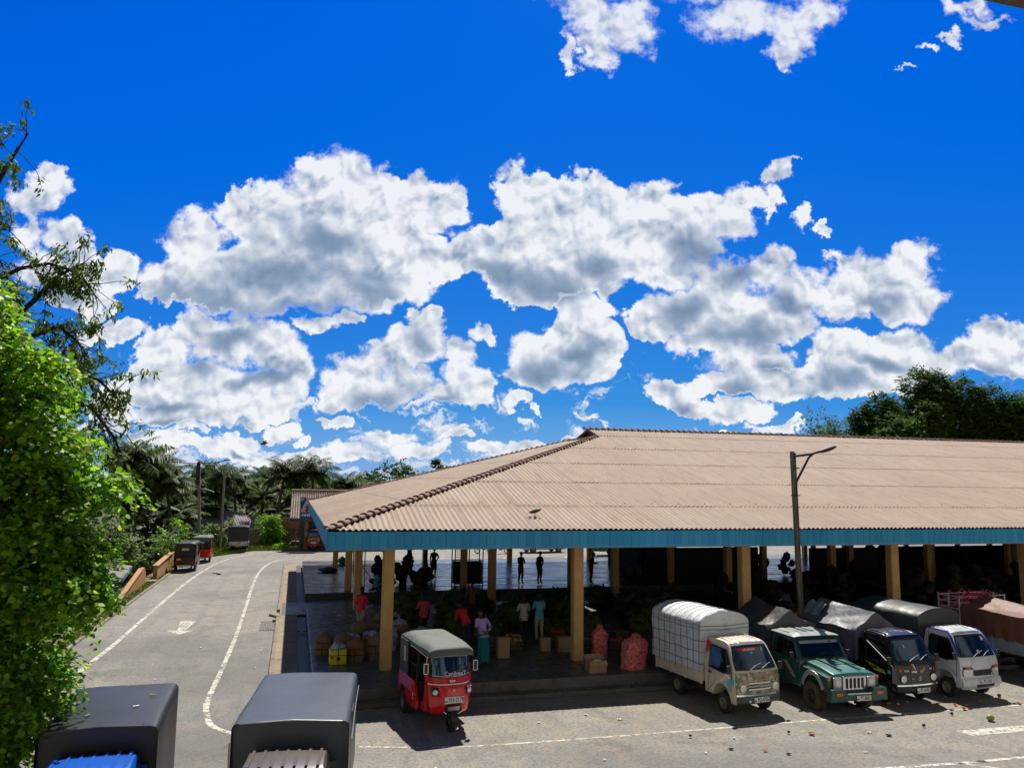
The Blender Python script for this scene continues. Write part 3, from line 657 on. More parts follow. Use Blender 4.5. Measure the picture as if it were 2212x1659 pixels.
while x < XEND:
    w_ = 0.25; j = R_.uniform(-.003, .003); b.box(x + .004, x + w_ - .004, EY + .03 + j, EY + .05 + j, 4.0 + R_.uniform(-.004, .004), 4.53); x += w_
b.box(EX, XEND, EY + .052, EY + .07, 4.01, 4.5)
b.box(EX - .02, XEND, EY + .01, EY + .027, 4.0, 4.035)
hp(b).build('fascia', M['fascia'], hall)
b = MB(); y = EY
while y < EYB:
    w_ = 0.25; b.box(EX + .03, EX + .05, y + .004, y + w_ - .004, 4.0, 4.53); y += w_
b.box(EX + .052, EX + .07, EY + .1, EYB, 4.01, 4.5); b.box(EX + .01, EX + .027, EY + .03, EYB, 4.0, 4.035)
hp(b).build('fascia', M['fascia'], hall)
b = MB(); b.box(EX, XEND, EYB - .06, EYB - .03, 4.0, 4.53); hp(b).build('fascia', M['fascia'], hall)
# columns
m, t, bs, o = new_mat('column_plaster')
P = t.add('ShaderNodeNewGeometry').outputs['Position']
n1 = t.noise(P, 2.5, 7, 0.68); n2 = t.noise(P, 11, 6, 0.75)
c = t.mix(t.mr(n1, 0.35, 0.65), (0.66, 0.40, 0.15, 1), (0.58, 0.33, 0.11, 1))
c = t.mix(t.math('MULTIPLY', t.mr(n2, 0.62, 0.72), 0.8), c, (0.12, 0.06, 0.03, 1))
c = t.mix(t.math('MULTIPLY', t.mr(n2, 0.25, 0.33, 1, 0), 0.7), c, (0.6, 0.48, 0.32, 1))
t.put(bs.inputs['Base Color'], c); bs.inputs['Roughness'].default_value = 0.75
M['column'] = m
PZ = 0.42
b = MB()
w_ = 0.17; ch = 0.03
ring = [(-w_ + ch, -w_), (w_ - ch, -w_), (w_, -w_ + ch), (w_, w_ - ch), (w_ - ch, w_), (-w_ + ch, w_), (-w_, w_ - ch), (-w_, -w_ + ch)]
b.prism(ring, 'z', PZ, 4.6)
colme = b.mesh('column', M['column'], smooth=30)
for yy in (24.55, 36.0, 42.3, 55.4):
    for k in range(11):
        link('column', colme, hall, (2.85 + 6.09 * k - HX, yy - HY, 0))
link('column', colme, hall, (3.42 - HX, 42.9 - HY, 0))
# platforms
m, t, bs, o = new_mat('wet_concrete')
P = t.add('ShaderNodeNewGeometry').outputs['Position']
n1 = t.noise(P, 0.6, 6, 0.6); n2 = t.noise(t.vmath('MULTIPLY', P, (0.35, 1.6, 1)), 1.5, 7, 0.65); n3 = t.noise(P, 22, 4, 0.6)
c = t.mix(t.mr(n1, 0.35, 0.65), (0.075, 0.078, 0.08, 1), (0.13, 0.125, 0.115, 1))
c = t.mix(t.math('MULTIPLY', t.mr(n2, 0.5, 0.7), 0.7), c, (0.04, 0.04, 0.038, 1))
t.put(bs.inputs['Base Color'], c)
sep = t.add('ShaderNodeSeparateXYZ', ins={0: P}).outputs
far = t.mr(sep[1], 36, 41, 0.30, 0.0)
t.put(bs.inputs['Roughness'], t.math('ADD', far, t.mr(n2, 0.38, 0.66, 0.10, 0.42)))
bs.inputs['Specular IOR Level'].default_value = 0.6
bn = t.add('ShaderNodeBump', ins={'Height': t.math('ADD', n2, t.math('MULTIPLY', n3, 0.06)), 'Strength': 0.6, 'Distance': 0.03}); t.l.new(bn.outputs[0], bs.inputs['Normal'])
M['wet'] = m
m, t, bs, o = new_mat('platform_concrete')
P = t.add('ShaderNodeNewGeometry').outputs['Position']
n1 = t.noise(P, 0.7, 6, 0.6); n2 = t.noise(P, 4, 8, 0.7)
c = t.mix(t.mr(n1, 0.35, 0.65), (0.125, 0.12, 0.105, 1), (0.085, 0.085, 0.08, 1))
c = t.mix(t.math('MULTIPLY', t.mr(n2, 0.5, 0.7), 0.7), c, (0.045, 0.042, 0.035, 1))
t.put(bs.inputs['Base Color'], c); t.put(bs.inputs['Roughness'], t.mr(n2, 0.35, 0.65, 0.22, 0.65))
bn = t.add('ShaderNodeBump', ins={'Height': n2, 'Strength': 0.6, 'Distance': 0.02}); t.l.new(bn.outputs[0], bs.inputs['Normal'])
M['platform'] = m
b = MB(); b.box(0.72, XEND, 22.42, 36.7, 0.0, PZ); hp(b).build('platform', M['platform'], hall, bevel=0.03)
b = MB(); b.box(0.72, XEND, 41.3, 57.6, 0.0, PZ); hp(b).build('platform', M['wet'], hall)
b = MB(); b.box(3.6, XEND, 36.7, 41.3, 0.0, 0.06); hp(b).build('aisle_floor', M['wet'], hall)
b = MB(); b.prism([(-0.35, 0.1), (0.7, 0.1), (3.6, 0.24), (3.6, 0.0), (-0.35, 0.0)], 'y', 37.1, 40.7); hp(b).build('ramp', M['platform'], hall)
b = MB()
for q in ((0.72, 22.34, 4.0),): b.box(0.72, XEND, 22.0, 22.38, 0.0, 0.13)
hp(b).build('step', M['platform'], hall, bevel=0.02)
# drainpipes on the left columns, rope line inside
b = MB(); b.tube([(3.07, 42.05, 4.4), (3.07, 42.05, 1.6), (3.2, 42.0, 0.5)], 0.035, 8); b.tube([(3.72, 42.7, 4.4), (3.72, 42.7, .45)], 0.03, 8)
hp(b).build('drainpipe', mat('pipe', (0.5, 0.45, 0.38), 0.5), hall)
# low partition walls deep inside
b = MB(); b.box(21.2, 21.4, 42.5, 52, PZ, 2.35); b.box(21.4, 27.0, 42.5, 42.7, PZ, 2.35); b.box(31, 36, 43, 43.2, PZ, 2.2); b.box(40, 60, 47, 47.2, PZ, 1.9)
hp(b).build('partition', mat('partition', (0.03, 0.03, 0.028), 0.9), hall)

# ------------------------------------------------------------------ the building the photographer stands in (its eave tip shows top right)
bd = empty('roadside_building', (6, -2, 0), 0, 'two storey building whose dark eave tip cuts the upper right corner of the sky', 'building')
M['facade'] = mat('cream_plaster', (0.78, 0.72, 0.62), 0.85, c2=(0.68, 0.62, 0.52), scale=0.7, bump=0.004)
def bp(b): b.v = [(x - 6, y + 2, z) for x, y, z in b.v]; return b
b = MB(); b.box(-30, 60, -9, -1.6, 0, 4.2); bp(b).build('wall', M['facade'], bd)  # long pale front, out of view, shaped to bounce sunlight back
b = MB(); b.box(-30, 60, -9, -1.9, 4.45, 8.5); bp(b).build('wall', M['facade'], bd)
b = MB(); b.box(-3, 9, -9, 0.6, 4.22, 4.42); bp(b).build('balcony_slab', M['facade'], bd)
b = MB(); b.box(-3.2, 9.2, -1.9, 1.93, 7.60, 7.78); bp(b).build('roof_slab', M['wood'], bd)
for x in (-11, -5, 4.5, 11, 17, 23, 29, 35, 41):
    for z0, y_ in ((0.9, -1.58), (5.3, -1.88)):
        b = MB(); b.box(x, x + 1.6, y_, y_ + .04, z0, z0 + 1.4); f = bp(b).build('window', M['wood'], bd)
        b = MB(); b.box(x + .08, x + 1.52, y_ + .042, y_ + .05, z0 + .08, z0 + 1.32); bp(b).build('pane', M['side_glass'], f)
b = MB(); b.box(-3, 9, .50, .58, 4.42, 4.5); b.box(-3, 9, .5, .58, 5.25, 5.33)
for i in range(25): b.box(-2.9 + i * .49, -2.86 + i * .49, .52, .56, 4.5, 5.25)
bp(b).build('railing', M['dark_metal'], bd)

# ------------------------------------------------------------------ vehicles
# local frame: x across, front towards -y, ground z = 0, origin on the ground under the middle of the front bumper
def paint(name, c, dirtc=(0.10, 0.08, 0.05), rough=0.32, amt=0.5):
    return mat(name, c, rough, 0.0, c2=tuple(x * 0.82 for x in c), scale=2.2, amt=0.3, coat=0.35, dirt=tuple(dirtc[i] * .5 + c[i] * .5 for i in range(3)), dscale=2.0)
def lerp_tab(tab, z):
    if z <= tab[0][0]: return tab[0][1]
    for (a, va), (b2, vb) in zip(tab, tab[1:]):
        if z <= b2: return va + (vb - va) * (z - a) / (b2 - a)
    return tab[-1][1]
class Cab:
    """shell lofted across from a side profile; remembers its surface so that lamps, glass and plates sit on it"""
    def __init__(s, prof, hw, bow=0.06, crown=0.025, nx=24, bowy=0.6):
        s.prof = prof; s.hw = hw; s.bow = bow; s.crown = crown; s.nx = nx; s.bowy = bowy
    def pt(s, y, z, t):
        zt = s.prof_top
        return Vector((t * lerp_tab(s.hw, z), y + s.bow * abs(t) ** 3 * max(0.0, 1 - y / s.bowy), z + (s.crown * (1 - t * t) if z > zt - 0.12 else 0)))
    def shell(s):
        s.prof_top = max(p[1] for p in s.prof)
        b = MB(); n = len(s.prof)
        for j in range(s.nx + 1):
            t = -1 + 2 * j / s.nx
            for (y, z) in s.prof: b.v.append(tuple(s.pt(y, z, t)))
        for j in range(s.nx):
            for i in range(n):
                k = (i + 1) % n
                b.f.append((j * n + i, j * n + k, (j + 1) * n + k, (j + 1) * n + i)); b.m.append(0)
        b.f.append(tuple(range(n))); b.m.append(0)
        b.f.append(tuple(s.nx * n + i for i in range(n))[::-1]); b.m.append(0)
        return b
    def front_y(s, z):
        """front surface of the profile at height z"""
        best = None; n = len(s.prof)
        for i in range(n):
            (y0, z0), (y1, z1) = s.prof[i], s.prof[(i + 1) % n]
            if min(z0, z1) - 1e-6 <= z <= max(z0, z1) + 1e-6 and abs(z1 - z0) > 1e-6:
                y = y0 + (y1 - y0) * (z - z0) / (z1 - z0)
                if best is None or y < best: best = y
        return best if best is not None else 0
    def on(s, x, z, off=0.004):
        y = s.front_y(z); t = x / lerp_tab(s.hw, z); p = s.pt(y, z, max(-1, min(1, t))); p.x = x; p.y -= off; return p
    def patch(s, b, poly, off=0.006, n=8, mi=0, th=0.0):
        n = max(n, 2) * 3; off = max(off, 0.008)
        """strip patch on the front: poly = list of (z, xl, xr)"""
        rows = [[s.on(xl + (xr - xl) * i / n, z, off) for i in range(n + 1)] for z, xl, xr in poly]
        for r in range(len(rows) - 1):
            for i in range(n): b.face([rows[r][i], rows[r][i + 1], rows[r + 1][i + 1], rows[r + 1][i]], mi)
        return b
    def side(s, b, poly, sgn, off=0.006, mi=0):
        pts = [Vector((sgn * (lerp_tab(s.hw, z) + off), y, z)) for y, z in poly]
        b.face(pts if sgn < 0 else pts[::-1], mi); return b
def wheel(parent, x, y, r, w, side=1, rimm='rim', tyre='rubber', steer=0.0, knob=False):
    """tyre with rim and hub; side=+1 outer face towards +x"""
    b = MB(); hwd = w / 2
    prof = [(-hwd, r * 0.58), (-hwd, r * 0.86), (-hwd * .82, r * 0.97), (-hwd * .5, r), (0, r * 1.005), (hwd * .5, r), (hwd * .82, r * .97), (hwd, r * .86), (hwd, r * .58)]
    b.lathe(prof, (0, 0, 0), (1, 0, 0), 28)
    if knob:
        for i in range(26):
            a = 2 * PI * i / 26
            for q in (-1, 1):
                b.obox((q * hwd * .55, math.cos(a + q * .06) * r, math.sin(a + q * .06) * r), hwd * .32, r * 0.06, 0.012, Matrix.Rotation(a, 3, 'X') @ Matrix.Rotation(rad(90), 3, 'X'))
    t = b.build('wheel', M[tyre], parent, smooth=40); t.location = (x, y, r); t.rotation_euler = (0, 0, steer)
    b = MB(); s_ = side
    b.lathe([(-s_ * hwd * .3, r * .58), (s_ * hwd * .96, r * .585), (s_ * hwd * .9, r * .52), (s_ * hwd * .35, r * .44), (s_ * hwd * .3, r * .26), (s_ * hwd * .62, r * .2), (s_ * hwd * .66, r * .01)], (0, 0, 0), (1, 0, 0), 24)
    for i in range(5):
        a = 2 * PI * i / 5; b.lathe([(s_ * hwd * .4, r * .045), (s_ * hwd * .62, r * .04), (s_ * hwd * .64, 0.001)], (0, math.cos(a) * r * .33, math.sin(a) * r * .33), (1, 0, 0), 6)
    b.build('rim', M[rimm], t, smooth=35)
    return t
def plate(parent, x, y, z, s, w=0.48, h=0.13, col='plate_white', rot=(rad(90), 0, 0), pre='WP'):
    p = empty('number_plate', (x, y, z)); p.parent = parent; p.rotation_euler = rot
    bpy.data.objects.remove(p)
    b = MB(); b.box(-w / 2, w / 2, -h / 2, h / 2, -0.006, 0.0)
    p = b.build('number_plate', M[col], parent, bevel=0.003); p.location = (x, y, z); p.rotation_euler = rot
    text(p, s, h * 1.05, (w * 0.09, -h * 0.02, 0.002), (0, 0, 0), M['ink'], bold=0.001, sx=0.72 * w / 0.48, name='lettering')
    if pre: text(p, pre, h * 0.42, (-w * 0.43, -h * 0.2, 0.002), (0, 0, 0), M['ink'], bold=0.002, sx=.8, name='lettering')
    return p
def mirror(parent, x, y, z, w, h, arm, m='black_plastic', rim=None):
    b = MB(); b.box(x - w / 2, x + w / 2, y - 0.02, y + 0.03, z - h / 2, z + h / 2)
    o = b.build('mirror', M[m], parent, bevel=0.012)
    if rim:
        b = MB(); P_ = [(x - w / 2, y - .022, z - h / 2), (x + w / 2, y - .022, z - h / 2), (x + w / 2, y - .022, z + h / 2), (x - w / 2, y - .022, z + h / 2)]
        for i in range(4): b.bar(P_[i], P_[(i + 1) % 4], 0.014)
        b.build('mirror_rim', M[rim], o)
    b = MB(); b.tube([(x, y, z - h * .2), (x - (x - arm[0]) * .3, y, z - h * .3), arm], 0.012, 6); b.build('mirror_arm', M[m], o)
    return o
def headlamp(parent, c, r, yd=0.03, rimm='chrome', n=20):
    b = MB(); b.lathe([(0.02, r * 1.16), (-yd, r * 1.12), (-yd, r * 0.98), (-.004, r * .9)], c, (0, 1, 0), n); o = b.build('headlight', M[rimm], parent, smooth=40)
    b = MB(); b.lathe([(-yd * .6, r * .99), (-yd * .95, r * .7), (-yd * 1.1, r * .35), (-yd * 1.14, 0.001)], c, (0, 1, 0), n); b.build('lens', M['lamp_glass'], o, smooth=60)
    return o
def wiper(parent, p0, p1, p2):
    b = MB(); b.bar(p0, p1, 0.014, 0.01); b.bar(p1 * 0.5 + p2 * 0.5, p2, 0.012, 0.012) if False else b.bar(p1, p2, 0.016, 0.012)
    return b.build('wiper', M['black_plastic'], parent)
def interior(parent, hw, y0, y1, zf, seat=True):
    b = MB(); b.box(-hw, hw, y0 + .02, y0 + .26, zf + .35, zf + .62)
    b.build('dashboard', M['seat'], parent, bevel=0.03)
    b = MB()
    for sx in (-1, 1):
        b.box(sx * hw * .5 - hw * .36, sx * hw * .5 + hw * .36, y1 - .55, y1 - .08, zf + .1, zf + .3)
        b.box(sx * hw * .5 - hw * .36, sx * hw * .5 + hw * .36, y1 - .2, y1 - .06, zf + .3, zf + .95)
    b.build('seat', M['seat'], parent, bevel=0.04)
    b = MB(); sxc = -hw * .5 if True else 0
    for i in range(20):
        a0, a1 = 2 * PI * i / 20, 2 * PI * (i + 1) / 20
        R2 = Matrix.Rotation(rad(-30), 3, 'X')
        b.bar(Vector((-sxc * 1.0, y0 + .42, zf + .68)) + R2 @ Vector((.17 * math.cos(a0), .17 * math.sin(a0), 0)), Vector((-sxc, y0 + .42, zf + .68)) + R2 @ Vector((.17 * math.cos(a1), .17 * math.sin(a1), 0)), 0.022)
    b.build('steering_wheel', M['black_plastic'], parent)

# ---- canopy cloth
def canopy(parent, hwx, y0, y1, z0, zs, zt, m, name='canopy', wrink=0.012, sag=0.02, hoops=4, seed=1, n=22, ny=40, flat=2.2, open_front=False, taper=0.0):
    """arched cover: vertical sides up to zs, arch to zt"""
    b = MB(); rr = random.Random(seed)
    H = zs - z0
    def sec(a):
        if a < 0.22: return -1.0, z0 + H * a / 0.22
        if a > 0.78: return 1.0, z0 + H * (1 - a) / 0.22
        u = (a - 0.22) / 0.56 * 2 - 1
        return (abs(math.sin(u * PI / 2)) ** (2 / flat)) * (1 if u > 0 else -1), zs + (zt - zs) * abs(math.cos(u * PI / 2)) ** (2 / flat)
    def fn(a, v):
        x, z = sec(a); y = y0 + (y1 - y0) * v
        sg = sag * math.sin(PI * ((v * hoops) % 1.0)) if hoops else 0
        nz = mnoise.noise(Vector((x * 2.2 * hwx, y * 1.4, z * 2.0 + seed))) * wrink * 2 + mnoise.noise(Vector((x * 7, y * 5, z * 6 + seed))) * wrink
        top = 1.0 if z > zs - .02 else 0.25
        xx = x * (hwx - (sg if z <= zs else 0) * .6 + nz); 
        return Vector((xx, y + nz, z - sg * top + nz * .6))
    b.grid(fn, n * 2, ny)
    # end walls
    for v, yy in ((0.0, y0), (1.0, y1)):
        if v == 0.0 and open_front: continue
        ring = [fn(i / (n * 2), v) for i in range(n * 2 + 1)]
        c = Vector((0, yy, (z0 + zs) / 2))
        rows = 6
        for r in range(rows):
            f0 = 1 - r / rows; f1 = 1 - (r + 1) / rows
            for i in range(n * 2):
                def P(q, f):
                    p = c + (q - c) * f
                    w_ = mnoise.noise(Vector((p.x * 4, p.z * 1.3, seed * 2.0))) * wrink * 2.2 * (1 - f) ** 0.3
                    return Vector((p.x, yy + w_, p.z))
                b.face([P(ring[i], f0), P(ring[i + 1], f0), P(ring[i + 1], f1), P(ring[i], f1)])
    return b.build(name, m, parent, smooth=50)
def cloth_mat(name, c, c2, rough=0.55, sc_=2.0, bump=0.02):
    return mat(name, c, rough, 0, c2=c2, scale=sc_, amt=0.5, bump=bump, bscale=5, dirt=tuple(x * .6 + 0.01 for x in c), dscale=4)

# ---- small cab-over truck
ACE_PROF = [(0.06, 0.33), (0.0, 0.40), (0.0, 0.56), (0.015, 0.60), (0.02, 0.98), (0.06, 1.14), (0.10, 1.20), (0.42, 1.72), (0.52, 1.80), (0.66, 1.835), (1.0, 1.85), (1.30, 1.84), (1.36, 1.78), (1.38, 1.2), (1.38, 0.42), (0.99, 0.42), (0.97, 0.56), (0.90, 0.68), (0.78, 0.76), (0.62, 0.78), (0.46, 0.74), (0.34, 0.64), (0.28, 0.5), (0.26, 0.33)]
ACE_HW = [(0.3, 0.70), (0.6, 0.74), (1.15, 0.74), (1.70, 0.64), (1.85, 0.58)]
def ace_truck(root, pm, opts):
    cb = Cab(ACE_PROF, ACE_HW, bow=0.09, crown=0.02)
    body = cb.shell().build('cab', pm, root, smooth=42, bevel=0.012)
    # windscreen with black surround
    b = MB(); cb.patch(b, [(1.185, -0.67, 0.67), (1.40, -0.65, 0.65), (1.60, -0.60, 0.60), (1.735, -0.56, 0.56)], 0.008); b.build('windscreen_seal', M['black_plastic'], root)
    b = MB(); cb.patch(b, [(1.215, -0.62, 0.62), (1.40, -0.605, 0.605), (1.60, -0.56, 0.56), (1.70, -0.53, 0.53)], 0.014); ws = b.build('windscreen', M['glass'], root)
    for s_ in (-1, 1):
        b = MB(); cb.side(b, [(0.24, 1.20), (0.52, 1.66), (1.14, 1.70), (1.20, 1.62), (1.20, 1.10), (0.56, 1.04), (0.34, 1.10)], s_, 0.004); b.build('window_seal', M['black_plastic'], root)
        b = MB(); cb.side(b, [(0.31, 1.20), (0.55, 1.62), (1.12, 1.66), (1.16, 1.60), (1.16, 1.14), (0.57, 1.08), (0.38, 1.13)], s_, 0.009); b.build('side_window', M['side_glass'], root)
        b = MB()
        for (a, c2) in (((0.22, 1.12), (0.24, 0.62)), ((1.24, 1.75), (1.24, 0.45)), ((0.24, 0.62), (0.36, 0.80)), ((0.90, 0.80), (1.24, 0.45))):
            b.bar((s_ * (lerp_tab(ACE_HW, a[1]) + .001), a[0], a[1]), (s_ * (lerp_tab(ACE_HW, c2[1]) + .001), c2[0], c2[1]), 0.008)
        d_ = b.build('door_seam', M['black_plastic'], root)
        b = MB(); b.obox((s_ * 0.755, 1.12, 0.98), 0.012, 0.06, 0.022); b.build('door_handle', M['black_plastic'], root, bevel=0.005)
        # wheel arch lip
        b = MB(); b.tube([(s_ * 0.742, 0.63 + 0.37 * math.cos(a), 0.40 + 0.37 * math.sin(a)) for a in [rad(q) for q in range(5, 176, 15)]], 0.014, 6); b.build('wheel_arch', pm, root, smooth=60)
        mirror(root, s_ * 0.86, 0.18, 1.22, 0.13, 0.2, (s_ * 0.72, 0.22, 1.12))
    if opts.get('ribs', True):
        for k in range(6):
            x = -0.45 + 0.18 * k
            b = MB(); b.tube([(x, 0.50, 1.80), (x, 0.68, 1.853), (x, 1.0, 1.872), (x, 1.30, 1.862)], 0.013, 6); b.build('roof_rib', pm, root, smooth=60)
    interior(root, 0.6, 0.18, 1.34, 0.62)
    wiper(root, cb.on(-0.25, 1.19, 0.03), cb.on(-0.02, 1.28, .03), cb.on(0.2, 1.33, .025)); wiper(root, cb.on(0.12, 1.19, 0.03), cb.on(0.33, 1.28, .03), cb.on(0.5, 1.32, .025))
    for s_ in (-1, 1):
        wheel(root, s_ * 0.63, 0.63, 0.27, 0.15, s_, opts.get('rim', 'rim')); wheel(root, s_ * 0.63, 2.72, 0.27, 0.15, s_, opts.get('rim', 'rim'))
    b = MB(); b.box(-0.42, -0.34, 0.9, 3.6, 0.38, 0.48); b.box(0.34, 0.42, 0.9, 3.6, 0.38, 0.48); b.box(-.6, .6, 2.68, 2.76, .24, .32); b.box(0.42, 0.7, 1.6, 2.2, 0.3, 0.5); b.build('chassis', M['dark_metal'], root)
    # load bed with drop sides
    z0 = 0.66
    b = MB(); b.box(-0.74, 0.74, 1.46, 3.72, z0 - .06, z0)
    bm_ = opts.get('bedm', pm); b.build('bed_floor', M['dark_metal'], root)
    for s_ in (-1, 1):
        b = MB(); b.box(s_ * 0.74 - .015, s_ * .74 + .015, 1.46, 3.72, z0 - .08, z0 + .30)
        for k in range(3): b.box(s_ * 0.757 - .008, s_ * .757 + .008, 1.50, 3.68, z0 - .02 + k * .11, z0 + .015 + k * .11)
        for k in range(4): b.box(s_ * 0.765 - .01, s_ * .765 + .01, 1.48 + k * .73, 1.53 + k * .73, z0 - .1, z0 + .31)
        b.build('drop_side', bm_, root, bevel=0.004)
    b = MB(); b.box(-.74, .74, 3.70, 3.735, z0 - .08, z0 + .3); b.build('tailgate', bm_, root, bevel=0.004)
    b = MB(); b.box(-.72, .72, 1.44, 1.48, z0, z0 + .95); b.build('headboard', bm_, root)
    return cb
def strip_text(root, s, size, loc, m, rz=0, sx=1, bold=0.004, rx=90, shear=0): return text(root, s, size, loc, (rad(rx), 0, rz), m, bold=bold, sx=sx, shear=shear)

M['cream'] = paint('cream_paint', (0.72, 0.65, 0.50)); M['cream'].node_tree.nodes['Principled BSDF'].inputs['Roughness'].default_value = 0.4
M['tarp_grey'] = cloth_mat('grey_tarpaulin', (0.66, 0.69, 0.74), (0.54, 0.58, 0.66), 0.6, 1.5)
M['red_paint'] = paint('red_paint', (0.78, 0.008, 0.014), (0.3, 0.02, 0.02), 0.2)
M['picture_wrap'] = None
m, t, bs, o = new_mat('picture_wrap')
P = t.add('ShaderNodeTexCoord').outputs['Object']
v = t.add('ShaderNodeTexVoronoi', ins={'Vector': t.vmath('ADD', P, t.vmath('SCALE', t.noise(P, 9, 3, 0.6, col=True), 0.14)), 'Scale': 11.0})
sepc = t.add('ShaderNodeSeparateColor', ins={0: v.outputs['Color']}).outputs
c = t.ramp(sepc[0], [(0, (0.03, 0.10, 0.05)), (0.25, (0.16, 0.25, 0.09)), (0.42, (0.45, 0.30, 0.16)), (0.6, (0.62, 0.58, 0.52)), (0.78, (0.10, 0.06, 0.05)), (0.9, (0.55, 0.06, 0.04)), (1, (0.35, 0.38, 0.55))], 'CONSTANT')
c = t.mix(t.mr(t.noise(P, 30, 4, .6), 0.4, 0.6), c, (0.30, 0.27, 0.2, 1)); t.put(bs.inputs['Base Color'], c); bs.inputs['Roughness'].default_value = 0.3
M['picture_wrap'] = m
M['sticker_red'] = mat('sticker_red', (0.65, 0.02, 0.02), 0.4); M['sticker_green'] = mat('sticker_green', (0.35, 0.6, 0.1), 0.4); M['sticker_blue'] = mat('sticker_blue', (0.1, 0.45, 0.75), 0.4)
M['doll'] = mat('ribbon_garland', (0.7, 0.12, 0.05), 0.7, c2=(0.2, 0.5, 0.15), scale=9)
M['rope'] = mat('rope', (0.03, 0.03, 0.03), 0.8)

def round_badge(root, c, r, m='chrome'):
    b = MB(); n = 24
    for i in range(n):
        a0, a1 = 2 * PI * i / n, 2 * PI * (i + 1) / n
        b.bar((c[0] + r * 1.15 * math.cos(a0), c[1], c[2] + r * math.sin(a0)), (c[0] + r * 1.15 * math.cos(a1), c[1], c[2] + r * math.sin(a1)), r * .16, .006)
    b.bar((c[0] - r * .8, c[1], c[2] + r * .35), (c[0] + r * .8, c[1], c[2] + r * .35), r * .18, .006); b.bar((c[0], c[1], c[2] + r * .35), (c[0], c[1], c[2] - r * .8), r * .22, .006)
    return b.build('badge', M[m], root)

# 1. cream truck with grey tarpaulin
T1 = empty('pickup_truck', (12.02, 19.0, 0), rad(8.0), 'cream mini truck with grey tarpaulin box, painted animals on its nose, plate PQ-4705', 'mini truck', 'trucks parked nose out beside the market')
cb = ace_truck(T1, M['cream'], {'rim': 'rim_yellow'})
b = MB(); cb.patch(b, [(0.60, -.72, .72), (0.80, -.725, .725), (0.98, -.73, .73), (1.06, -.72, .72), (1.13, -.70, .70)], 0.012, 12); b.build('nose_picture', M['picture_wrap'], T1)
b = MB(); cb.patch(b, [(0.70, -.34, .34), (0.88, -.38, .38)], 0.012); b.build('grille', M['black_plastic'], T1)
for z in (0.715, 0.79, 0.865):
    b = MB(); p0 = cb.on(-.36, z, .02); p1 = cb.on(.36, z, .02); b.bar(p0, (0, p0.y - .015, z), .012, .03); b.bar((0, p0.y - .015, z), p1, .012, .03); b.build('grille_bar', M['chrome'] if z != .79 else M['silver'], T1)
round_badge(T1, (0, cb.front_y(.79) - .045, .79), 0.05)
for s_ in (-1, 1): headlamp(T1, tuple(cb.on(s_ * .53, .76, .012)), 0.085)
b = MB(); cb.patch(b, [(0.345, -.69, .69), (0.40, -.71, .71), (0.55, -.72, .72)], 0.03, 14); cb.patch(b, [(0.55, -.72, .72), (0.56, -.72, .72)], 0.01, 14); b.build('bumper', mat('bumper_grey', (0.10, 0.10, 0.105), 0.5, c2=(0.06, 0.06, 0.055), scale=6), T1)
b = MB(); cb.patch(b, [(0.56, -.72, .72), (0.60, -.72, .72)], 0.035, 14); b.build('bumper_trim', M['chrome'], T1)
plate(T1, 0.02, cb.front_y(.44) - .045, 0.45, 'PQ-4705')
b = MB(); b.lathe([(0, .035), (-.02, .033), (-.02, .001)], cb.on(-.35, .43, .03), (0, 1, 0), 14); b.build('fog_lamp', M['lamp_glass'], T1)
for s_ in (-1, 1):
    b = MB(); cb.patch(b, [(0.93, s_ * .66 - .03, s_ * .66 + .03), (0.99, s_ * .66 - .03, s_ * .66 + .03)], .012, 2); b.build('indicator', M['amber'], T1)
b = MB(); cb.patch(b, [(1.625, -.40, .28), (1.69, -.38, .26)], 0.02, 6); sp = b.build('windscreen_banner', M['sticker_red'], T1)
text(T1, "suba gamanak", 0.07, tuple(cb.on(-.06, 1.655, .035)), (rad(60), 0, 0), M['white_paint'], bold=0.002)
b = MB(); cb.patch(b, [(1.60, .33, .38), (1.69, .36, .40)], 0.02, 1); b.build('sticker', M['sticker_green'], T1)
b = MB(); cb.patch(b, [(1.55, -.04, .04), (1.60, -.04, .04)], 0.02, 1); b.build('sticker', M['sticker_blue'], T1)
b = MB(); b.tube([(0, .36, 1.56), (.01, .34, 1.45), (0, .32, 1.34), (.005, .3, 1.27)], [.02, .045, .05, .02], 8); b.build('garland', M['doll'], T1)
b = MB(); cb.patch(b, [(1.745, -.585, .585), (1.80, -.54, .54)], 0.006, 10); b.build('visor_strip', M['silver'], T1)
b = MB(); cb.side(b, [(0.62, 0.80), (0.72, 0.83), (0.38, 1.10), (0.30, 1.04)], -1, 0.006); cb.side(b, [(0.36, 0.86), (0.46, 0.90), (0.28, 1.06), (0.24, 1.0)], -1, 0.007); b.build('door_stripe', M['white_paint'], T1)
b = MB(); cb.side(b, [(0.40, 0.80), (0.13, 0.82), (0.12, 0.95), (0.38, 0.94)], -1, 0.008); pl = b.build('door_sticker', M['sticker_blue'], T1)
b = MB(); cb.side(b, [(1.20, 1.72), (1.38, 1.80), (1.38, 1.48), (1.30, 1.45)], -1, 0.007); b.build('red_ribbon', M['sticker_red'], T1)
cn = canopy(T1, 0.83, 1.40, 3.78, 0.92, 2.18, 2.50, M['tarp_grey'], 'tarpaulin', 0.018, 0.02, 3, 3, flat=1.75)
